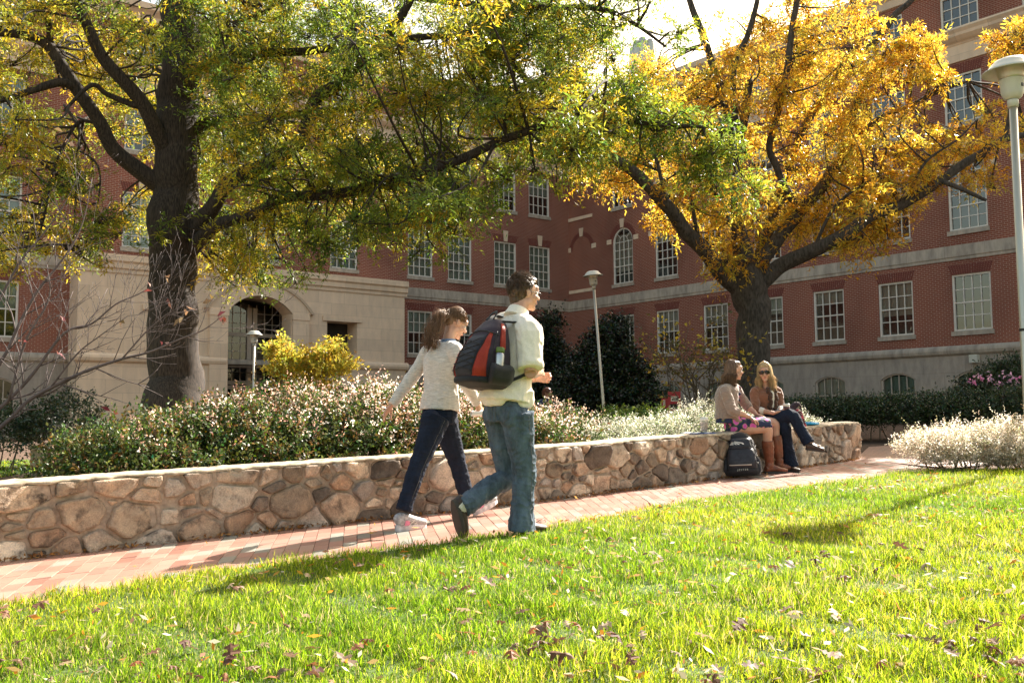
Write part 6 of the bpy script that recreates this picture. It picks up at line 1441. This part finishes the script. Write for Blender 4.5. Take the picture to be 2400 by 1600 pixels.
# ---- seated woman in the cardigan
def seated1():
    Fw = V((.96, .28, 0)).normalized(); Rt = V((Fw.y, -Fw.x, 0)); b = at(1710, 1008, 10.78); J = lambda x, y, Y: at(x, y, Y)-b
    pel, wai, che, nb = J(1708, 990, 10.78), J(1706, 958, 10.78), J(1706, 925, 10.78), J(1714, 900, 10.8); hc = J(1722, 868, 10.8); H = hmat(hc, (.97, .24, -.03), (0, 0, 1), .94)
    shR, elR, wrR = J(1699, 916, 10.63), J(1716, 961, 10.55), J(1757, 977, 10.60); shL, elL, wrL = J(1724, 913, 10.95), J(1750, 950, 10.98), J(1772, 970, 10.90)
    hpR, knR, anR = J(1716, 1000, 10.70), J(1797, 1003, 10.72), J(1803, 1084, 10.77); hpL, knL, anL = J(1722, 998, 10.88), J(1812, 990, 10.93), J(1826, 1076, 10.93)
    mb = MB(); head(mb, H); mb.tube([hc+V((-.015, 0, -.03)), nb, nb-V((0, 0, .05))], [.047, .05, .07], 12, 3); mb.tube([pel, wai, che, nb-V((0, 0, .02))], [(.14, .11), (.12, .09), (.13, .10), (.075, .05)], 14, 4, side=Rt)
    for h_, k_, a_ in ((hpR, knR, anR), (hpL, knL, anL)): mb.tube([h_, h_.lerp(k_, .5), k_+V((0, 0, -.004)), k_.lerp(a_, .3), a_], [.082, .078, .058, .052, .038], 12, 4)
    for s_, e_, w_ in ((shR, elR, wrR), (shL, elL, wrL)):
        mb.tube([che.lerp(s_, .5), s_, s_.lerp(e_, .5), e_], [.04, .045, .04, .036], 10, 3); mb.tube([e_, e_.lerp(w_, .35), w_], [.037, .036, .024], 10, 4)
    hand(mb, wrR, (wrR-elR)+V((0, .03, -.03)), V((.2, .3, -1)), .6, .9, -1); hand(mb, wrL, V((.6, -.5, -.25)), V((.1, 0, -1)), .7, .9, 1)
    body = blob('person', mb, M['skin'], None, .006, 3); body.location = b; tag(body, 'seated woman with wavy brown hair in a taupe cardigan, floral dress and tan boots', 'person'); face_bits(body, H)
    long_hair('hair', body, H, .21, M['hairlb'], 4, .024, 900, 92, (-.02, -.01, 0), .022)
    d = MB(); d.tube([pel-V((0, 0, .005)), pel+V((0, 0, .06)), wai, che, che.lerp(nb, .35)], [(.165, .135), (.155, .125), (.128, .105), (.135, .115), (.11, .09)], 18, 4, side=Rt)
    sk = [((hpR+hpL)/2-Fw*.06+V((0, 0, .0))), (hpR.lerp(knR, .45)+hpL.lerp(knL, .45))/2+V((0, 0, .01)), (hpR.lerp(knR, .86)+hpL.lerp(knL, .86))/2+V((0, 0, .005)), (knR+knL)/2-Fw*.02]
    d.tube(sk, [(.17, .105), (.175, .10), (.165, .085), (.155, .075)], 18, 4, side=Rt); d.tube([sk[2]+V((0, 0, -.0)), sk[2]+V((.0, 0, -.06))], [(.15, .05), (.12, .03)], 12, 2, side=Rt)
    for k in range(5): d.ball(che+Fw*(.115+.004*k)+V((0, 0, -.06+.035*k))+Rt*(.012*(-1)**k), (.030, .036, .022))
    blob('dress', d, M['floral'], body, .007, 2, folds(.007, 11, 5))
    c = MB(); c.tube([pel+V((0, 0, .045))-Fw*.02, wai-Fw*.015, che-Fw*.012, nb-V((0, 0, .05))-Fw*.01, nb-V((0, 0, .015))-Fw*.02], [(.170, .125), (.148, .115), (.158, .12), (.12, .085), (.06, .05)], 18, 4, side=Rt)
    for sh, el, w_ in ((shR, elR, wrR), (shL, elL, wrL)): c.tube([nb.lerp(sh, .3)-V((0, 0, .025)), sh, sh.lerp(el, .5), el, el.lerp(w_, .35)], [.055, .064, .058, .054, .046], 14, 3)
    c.tube([pel+Rt*.13+V((0, 0, .04)), pel+Rt*.14+Fw*.06+V((0, 0, -.01))], [.04, .02], 10, 2)
    blob('cardigan', c, M['cardigan'], body, .006, 2, crease(.010, 10, 6))
    for a_, k_, toe in ((anR, knR, J(1832, 1101, 10.80)), (anL, knL, J(1856, 1098, 10.98))):
        t0 = k_.lerp(a_, .36); m = MB(); m.tube([t0, t0.lerp(a_, .3), t0.lerp(a_, .7), a_+V((0, 0, .01))], [.066, .068, .056, .048], 14, 4)
        g_ = gz(b.x+a_.x, b.y+a_.y)-b.z; heel = V((a_.x, a_.y, g_+.022))-Fw*.05; te = V((toe.x, toe.y, g_+.018)); dd = (te-heel).normalized(); te = heel+dd*.26
        m.tube([a_, heel+dd*.05+V((0, 0, .05))], [.048, .046], 12, 3); side = dd.cross(V((0, 0, 1)))
        m.tube([heel+V((0, 0, .035)), heel+dd*.08+V((0, 0, .045)), heel+dd*.17+V((0, 0, .032)), te+V((0, 0, .022))], [(.036, .034), (.040, .042), (.046, .030), (.026, .018)], 12, 4, side=side)
        o = blob('boot', m, M['tan'], body, .006, 2, folds(.004, 14, 18)); s = MB(); s.box((0, 0, 0), (1, 1, 1)); s = MB()
        pr = [(.5-.5*math.cos(x), (.036+.012*(.5-.5*math.cos(x)))*math.sin(x)) for x in [2*math.pi*i/18 for i in range(18)]]
        s.grid([[heel+dd*.27*p_-dd*.01+side*w_+V((0, 0, z_-.0)) for p_, w_ in pr] for z_ in (-.02, .012)], closed=True, cap=True); s.build('sole', [M['sole']], o)
    return b
seated1()
# ---- seated blonde woman
def seated2():
    b = at(1796, 1002, 11.25); J = lambda x, y, Y: at(x, y, Y)-b; Fw = V((.45, -.89, 0)).normalized(); Rt = V((Fw.y, -Fw.x, 0))
    pel, wai, che, nb = J(1797, 982, 11.25), J(1795, 955, 11.23), J(1796, 930, 11.2), J(1795, 907, 11.2); hc = J(1792, 872, 11.15); H = hmat(hc, (-.28, -.95, -.10), (-.06, 0, 1), .95)
    shR, elR, wrR = J(1770, 918, 11.17), J(1771, 960, 11.08), J(1814, 968, 10.95); shL, elL, wrL = J(1822, 918, 11.27), J(1830, 955, 11.2), J(1828, 970, 11.0)
    hpR, knR, anR = J(1788, 990, 11.15), J(1856, 974, 10.90), J(1897, 1040, 10.80); hpL, knL, anL = J(1808, 990, 11.3), J(1838, 998, 10.98), J(1853, 1086, 11.02)
    mb = MB(); head(mb, H); mb.tube([H@V((0, -.02, -.03)), nb, nb-V((0, 0, .05))], [.046, .048, .068], 12, 3); mb.tube([pel, wai, che, nb-V((0, 0, .02))], [(.13, .10), (.11, .085), (.125, .09), (.07, .05)], 14, 4, side=Rt)
    for h_, k_, a_ in ((hpR, knR, anR), (hpL, knL, anL)): mb.tube([h_, h_.lerp(k_, .5), k_, k_.lerp(a_, .3), a_], [.07, .066, .05, .045, .034], 12, 4)
    toeR = J(1932, 1050, 10.72); mb.tube([anR, anR.lerp(toeR, .35)-V((0, 0, .01)), anR.lerp(toeR, .75)], [.034, .03, .024], 10, 4)
    for s_, e_, w_ in ((shR, elR, wrR), (shL, elL, wrL)):
        mb.tube([che.lerp(s_, .5), s_, s_.lerp(e_, .5), e_], [.04, .043, .038, .034], 10, 3); mb.tube([e_, e_.lerp(w_, .35), w_], [.035, .034, .023], 10, 4)
    hand(mb, wrR, V((.75, .05, .12)), V((.2, .4, .9)), .5, .9, -1); hand(mb, wrL, V((.6, -.5, .05)), V((0, .3, 1)), .7, .9, 1)
    body = blob('person', mb, M['skin'], None, .006, 3); body.location = b; tag(body, 'seated blonde woman in dark sunglasses and a brown cardigan with crossed legs in jeans', 'person'); face_bits(body, H)
    long_hair('hair', body, H, .25, M['hairbl'], 6, .008, 900, 38, (0, 0, 0), .016)
    g = MB()
    for s in (-1, 1):
        ring = [(s*(.033+.031*math.cos(a)), .002+.0245*math.sin(a)-.004*math.cos(a)) for a in [2*math.pi*i/18 for i in range(18)]]
        rows = [[H@V((x*k+s*.031*(1-k), .100-.35*abs(x)**1.3+.006*(1-k), z*k+.004*(1-k))) for x, z in ring] for k in (1, .6, .1)]; g.grid(rows, closed=True, cap=False); g.face([p for p in rows[-1]])
        g.tube([H@V((s*.055, .09, .012)), H@V((s*.074, .05, .012)), H@V((s*.079, -.005, .008))], [.004, .003, .002], 5, 3)
    g.tube([H@V((-.012, .098, .016)), H@V((.012, .098, .016))], [.004]*2, 5); g.build('sunglasses', [M['lens']], body, smooth=True)
    c = MB(); c.tube([pel+V((0, 0, .02)), wai, che, nb-V((0, 0, .05)), nb-V((0, 0, .015))], [(.150, .115), (.138, .108), (.152, .112), (.12, .08), (.058, .05)], 18, 4, side=Rt)
    c.tube([nb.lerp(shR, .3)-V((0, 0, .025)), shR, shR.lerp(elR, .5), elR, elR.lerp(wrR, .28)], [.05, .06, .053, .05, .042], 14, 3); c.tube([nb.lerp(shL, .3)-V((0, 0, .025)), shL, shL.lerp(elL, .5), elL, elL.lerp(wrL, .28)], [.05, .06, .053, .05, .042], 14, 3)
    blob('cardigan', c, M['brownknit'], body, .006, 2, crease(.009, 10, 6))
    c = MB(); c.tube([nb-V((0, 0, .035))+Fw*.055, che+Fw*.105+V((0, 0, .03)), wai+Fw*.112], [(.028, .022), (.024, .018), (.02, .014)], 10, 3, side=Rt); blob('blouse', c, M['cream'], body, .005, 1)
    for s in (-1, 1):
        c = MB()
        for k in range(9): c.ball(nb.lerp(wai, .12+.95*k/8)+Fw*(.085+.035*min(1, k/3))+Rt*s*(.040+.012*math.sin(k*2.1)), (.028, .026, .026))
        blob('ruffle', c, M['ruffle'], body, .005, 1, folds(.008, 30, 18))
    for e_, w_ in ((elR, wrR), (elL, wrL)):
        c = MB(); c.tube([e_.lerp(w_, .24), e_.lerp(w_, .48)], [.046, .036], 12, 2); blob('cuff', c, M['cream'], body, .005, 1)
    j = MB(); j.tube([pel+V((0, 0, .04)), pel, pel-V((0, 0, .05))], [(.145, .115), (.16, .13), (.15, .13)], 16, 3, side=Rt)
    j.tube([hpR-V((0, 0, .0)), hpR.lerp(knR, .5)+V((0, 0, .01)), knR, knR.lerp(anR, .4), knR.lerp(anR, .8), anR.lerp(knR, .02)], [.105, .092, .074, .062, .062, .068], 14, 4)
    j.tube([hpL, hpL.lerp(knL, .5), knL, knL.lerp(anL, .4), knL.lerp(anL, .8), anL-V((0, 0, .03))], [.10, .088, .072, .062, .072, .088], 14, 4)
    blob('jeans', j, M['jeandark'], body, .006, 2, crease(.009, 11, 9))
    shoe(body, 'loafer', anR.lerp(toeR, .0)+V((-.045, 0, -.052)), toeR+V((0, 0, -.028)), V((-.3, 0, 1)), .040, M['brownshoe'], M['sole'], .056)
    g_ = gz(b.x+anL.x, b.y+anL.y)-b.z; hl = V((anL.x-.03, anL.y+.02, g_+.018)); shoe(body, 'loafer', hl, hl+V((.07, -.22, 0)), V((0, 0, 1)), .040, M['brownshoe'], M['sole'], .045, anL)
    # cup in her hand
    q = J(1843, 957, 10.93)+b; t = empty('drink_cup', q); tag(t, 'white lidded cup held by the blonde woman', 'cup'); m = MB(); m.lathe([(.030, -.045), (.038, .035)], 20); m.build('cup_body', [M['cream']], t, smooth=True)
    m = MB(); m.lathe([(.041, .034), (.042, .042), (.036, .050), (.034, .056)], 20); m.build('lid', [M['white']], t, smooth=True); m = MB(); m.lathe([(.0335, -.02), (.0385, .022)], 20); m.build('sleeve', [plain('dark_cup_sleeve', (.12, .05, .05), .8, .1, 20)], t, smooth=True)
seated2()
# ---- far person behind the hedge
def far_person():
    b = gp(at(1284, 930, 20).x, 20); J = lambda x, y, Y=20: at(x, y, Y)-b; nb = J(1283, 936); H = hmat(J(1283, 921), (.75, -.55, -.35), (.3, -.2, 1), .92)
    wai = V((nb.x-.02, .05, .05)); mb = MB(); head(mb, H); mb.tube([H@V((0, 0, -.03)), nb], [.048, .05], 8, 2); sh = [nb+V((.17*s, .08*s, -.06)) for s in (-1, 1)]
    mb.tube([wai, wai.lerp(nb, .5), nb], [(.13, .10), (.14, .10), (.07, .05)], 12, 3)
    for s_ in sh:
        e = s_+V((.05, -.05, -.26)); w_ = e+V((.18, -.08, -.02)); mb.tube([nb-V((0, 0, .03)), s_, e], [.04, .045, .036], 8, 3); mb.tube([e, w_], [.035, .025], 8, 2); hand(mb, w_, (w_-e), V((0, 0, -1)), .5, .9, 1)
    for s in (-1, 1): k_ = wai+V((.38, -.1+.1*s, .03)); mb.tube([wai+V((0, .08*s, 0)), k_, V((k_.x+.05, k_.y, .04)), V((k_.x+.22, k_.y, .03))], [.08, .055, .04, .03], 8, 4)
    body = blob('person', mb, M['skin'], None, .009, 2); body.location = b; tag(body, 'far seated person with auburn hair in a navy top behind the hedge', 'person')
    h = MB(); Rm = H.to_3x3(); h.ball(H@V((0, -.02, .045)), (.082, .098, .084), 14, Rm); h.ball(H@V((0, -.06, -.04)), (.07, .06, .09), 12, Rm)
    r = random.Random(1)
    for _ in range(160):
        d = V((r.gauss(0, 1), r.gauss(-.4, 1), r.gauss(.3, .8))).normalized(); p = V((0, -.02, .04))+V((d.x*.084, d.y*.1, d.z*.086)); strand(h, [H@p, H@(p+V((d.x*.01, d.y*.02, -.06)))], .004)
    h.build('hair', [hairmat('auburn_hair', (.12, .035, .02), (.20, .07, .035))], body, smooth=True)
    c = MB(); c.tube([wai-V((0, 0, .02)), wai.lerp(nb, .5), nb-V((0, 0, .05)), nb-V((0, 0, .01))], [(.15, .12), (.155, .12), (.12, .08), (.06, .055)], 14, 3)
    for s_ in sh: c.tube([nb-V((0, 0, .04)), s_, s_+V((.03, -.03, -.14))], [.05, .062, .055], 10, 3)
    blob('shirt', c, M['navy'], body, .009, 2); j = MB(); j.ball(wai, (.16, .15, .1))
    for s in (-1, 1): k_ = wai+V((.38, -.1+.1*s, .03)); j.tube([wai+V((0, .08*s, 0)), k_, V((k_.x+.04, k_.y, .12))], [.09, .07, .06], 8, 4)
    blob('trousers', j, M['jeandark'], body, .01, 2)
    t = empty('bench', b); tag(t, 'dark slatted bench under the far seated person', 'bench'); m = MB()
    for k in range(6): m.box((-1.2, -.05+.07*k, -.04), (1.2, .0+.07*k, -.01))
    m.build('seat', [M['black']], t); m = MB()
    for k in range(28): m.box((-1.2+.088*k, .42, .02), (-1.185+.088*k, .44, .36))
    m.box((-1.22, .41, .36), (1.22, .45, .40)); m.box((-1.22, .41, .0), (1.22, .45, .03)); m.build('backrest', [M['black']], t)
    for s in (-1, 1): m = MB(); m.box((1.1*s-.03, -.02, -.3), (1.1*s+.03, .42, -.04)); m.build('leg', [M['black']], t)
far_person()
# ---- black backpack leaning on the wall
q = at(1742, 1116, 10.45); q.z = gz(q.x, q.y)+.012; Fp = V((.10, 1, 0)).normalized(); Fp = (V((.22, .975, .0))+V((0, 0, .0))).normalized(); UP = (V((0, 0, 1))+Fp*.16-V((.10, 0, 0))*.6).normalized(); Fp = (Fp-UP*Fp.dot(UP)).normalized(); Rt = Fp.cross(UP)
t, S, patch = pack(q, Fp, Rt, UP, [(0, .185, .17, 0), (.03, .195, .20, 0), (.12, .185, .19, 0), (.26, .165, .16, 0), (.37, .14, .13, 0), (.43, .105, .10, 0), (.465, .06, .06, .01), (.475, .02, .03, .02)],
     'black daypack with a white emblem standing on the path against the wall', mats={'body': M['nylonblk']})
M['nylonsheen'] = cloth('black_nylon_panel', (.035, .036, .044), (20, 20, 20), .35, .45, .1)
p1 = patch('front_pocket', -.75, .75, .07, .28, .035, M['nylonsheen']); patch('upper_pocket', -.62, .62, .285, .40, .022, M['nylonsheen']); patch('side_pocket', .95, 1.6, .03, .20, .016, M['nylonsheen']); patch('side_pocket', -1.6, -.95, .03, .20, .016, M['nylonsheen'])
m = MB(); m.tube([S(-.45, .105, .040), S(.25, .10, .040)], [.006, .006], 6, 4); m.build('reflective_strip', [M['beige']], p1, smooth=True)
m = MB(); r = random.Random(2)
pts = [S(.62+.10*(-1)**k, .10+.036*k, .034) for k in range(9)]; m.tube(pts, [.004]*9, 5, 3); m.tube([S(-.55, .29, .03), S(0, .283, .038), S(.6, .285, .03)], [.004]*3, 5, 4)
m.build('bungee_cord', [M['nylongry']], t)
for k, (u, v) in enumerate(((.75, .30), (.50, .27), (.72, .20), (.66, .12), (-1.3, .2))):
    m = MB(); m.ball(S(u, v, .034), (.007, .007, .007), 8); m.build('buckle', [M['alupaint']], t, smooth=True)
# emblem: three nested quarter arcs beside a small block of lines
m = MB()
for rr_ in (.016, .027, .038):
    A = [(-.015+rr_*math.sin(a), .345+rr_*math.cos(a)-.02) for a in [R(90)*i/8 for i in range(9)]]; Bq = [(-.015+(rr_-.0065)*math.sin(a), .345+(rr_-.0065)*math.cos(a)-.02) for a in [R(90)*i/8 for i in range(9)]]
    for i in range(8): m.face([S(x/.13-.1, z, .030) for x, z in (A[i], A[i+1], Bq[i+1], Bq[i])])
for k in range(3):
    z = .326+.011*k; m.face([S(a, zz, .030) for a, zz in ((-.50+.05*k, z), (-.24, z), (-.24, z+.006), (-.50+.05*k, z+.006))])
m.build('emblem', [M['white']], t)
cv = bpy.data.curves.new('lettering', 'FONT'); cv.body = 'J E S T E R'; cv.size = .026; cv.extrude = .0005; cv.align_x = 'CENTER'; to = bpy.data.objects.new('lettering', cv); COL.objects.link(to)
dg = bpy.context.evaluated_depsgraph_get(); me = bpy.data.meshes.new_from_object(to.evaluated_get(dg)); bpy.data.objects.remove(to); me.materials.clear(); me.materials.append(M['alupaint'])
o = link('lettering', me, t); lp = S(0, .045, .012); Mx = Matrix(((Rt.x, UP.x, -Fp.x, lp.x), (Rt.y, UP.y, -Fp.y, lp.y), (Rt.z, UP.z, -Fp.z, lp.z), (0, 0, 0, 1))); o.matrix_local = Mx
# ---- things on the wall
def walltop(px, back=.2):
    for s in np.linspace(0, WD[-1], 900):
        p, d = ev(WQ, WD, float(s)); q = p-V((d.y, -d.x, 0))*back
        if 1200+F_PX*q.x/q.y >= px: return V((q.x, q.y, gz(p.x, p.y)+topz(float(s))+.016))
    return None
q = walltop(1647, .17); t = empty('iced_coffee', q); tag(t, 'clear plastic cup of iced coffee with a green straw on the wall', 'cup')
m = MB(); m.lathe([(.030, .006), (.043, .105)], 24); m.build('coffee', [plain('iced_coffee', (.30, .16, .08), .25, .35, 30)], t, smooth=True)
m = MB(); m.lathe([(.032, .002), (.0465, .125), (.0485, .128)], 24); gm, tt, bb_ = newmat('clear_plastic'); bb_.inputs['Base Color'].default_value = (.95, .95, .95, 1); bb_.inputs['Roughness'].default_value = .08; bb_.inputs['Alpha'].default_value = .28; m.build('cup_body', [gm], t, smooth=True)
m = MB(); m.lathe([(.050, .124), (.050, .132), (.044, .150), (.030, .158), (.004, .160)], 24); m.build('lid', [M['white']], t, smooth=True); m = MB(); m.tube([V((0, 0, .10)), V((.012, 0, .205))], [.0035]*2, 8); m.build('straw', [plain('green_straw', (.02, .22, .08), .4, .05, 5)], t)
q2 = walltop(1632, .2); t = empty('notebook', q2, R(42)); tag(t, 'open papers with a blue edge lying under the iced coffee', 'papers'); m = MB(); m.box((-.17, -.11, .0), (.19, .11, .006)); m.build('cover', [plain('blue_cover', (.10, .18, .50), .4, .05, 5)], t)
m = MB(); rows = [[V((x*.165, y*.10, .008+.010*(1-abs(x))*abs(x)*2+.004*math.sin(x*5+y*3))) for x in [i/6-1 for i in range(13)]] for y in (-1, -.3, .3, 1)]; m.grid(rows); m.build('page', [M['paper']], t, smooth=True)
t.location.z += .0; bpy.data.objects['iced_coffee'].location.z += .014
q = walltop(1888, .16); t = empty('blue_disc', q); tag(t, 'bright blue flying disc lying on the wall right of the seated women', 'flying disc'); m = MB(); m.lathe([(.135, .004), (.142, .012), (.141, .022), (.130, .033), (.11, .037), (.05, .040), (.003, .041)], 36); m.build('rim', [plain('blue_plastic', (.015, .33, .62), .3, .05, 5)], t, smooth=True)
m = MB(); m.lathe([(.09, .0392), (.075, .0405), (.074, .0402)], 30); m.build('ring', [plain('pale_blue_print', (.25, .55, .75), .4, .05, 5)], t, smooth=True)
# patterned handbag with dark handles
def bagmat():
    m, t, b = newmat('patterned_fabric'); v = coord(t, 'Object'); vo = nd(t, 'ShaderNodeTexVoronoi'); vo.inputs['Scale'].default_value = 26; t.links.new(v, vo.inputs['Vector'])
    t.links.new(ramp(t, nd_col(t, vo), [(0, (.5, .03, .06)), (.3, (.04, .02, .02)), (.5, (.6, .5, .42)), (.75, (.45, .05, .08)), (1, (.06, .03, .02))]), b.inputs['Base Color']); b.inputs['Roughness'].default_value = .8; return m
def nd_col(t, vo):
    s = nd(t, 'ShaderNodeSeparateColor'); t.links.new(vo.outputs['Color'], s.inputs[0]); return s.outputs[0]
q = walltop(1862, .20); t = empty('handbag', q); tag(t, 'slouched red and dark patterned handbag on the wall beside the blonde woman', 'handbag'); m = MB()
m.tube([V((0, 0, .03)), V((0, 0, .09)), V((-.01, 0, .15)), V((-.02, .0, .20))], [(.10, .06), (.095, .065), (.08, .05), (.06, .03)], 14, 4); m.tube([V((.03, -.09, .08)), V((.04, -.14, .02)), V((.05, -.17, -.06)), V((.055, -.175, -.12))], [(.05, .03), (.045, .025), (.035, .02), (.02, .01)], 10, 4)
blob('bag', m, bagmat(), t, .007, 2, folds(.012, 18, 14)); m = MB()
for k in range(3): m.ball(V((-.06+.03*k, -.01, .21+.025*k)), (.05, .04, .032))
m.tube([V((-.05, 0, .18)), V((-.02, 0, .27)), V((.05, 0, .24)), V((.05, 0, .17))], [.012]*4, 8, 4); blob('scarf', m, M['plum'], t, .006, 1, folds(.010, 25, 20))
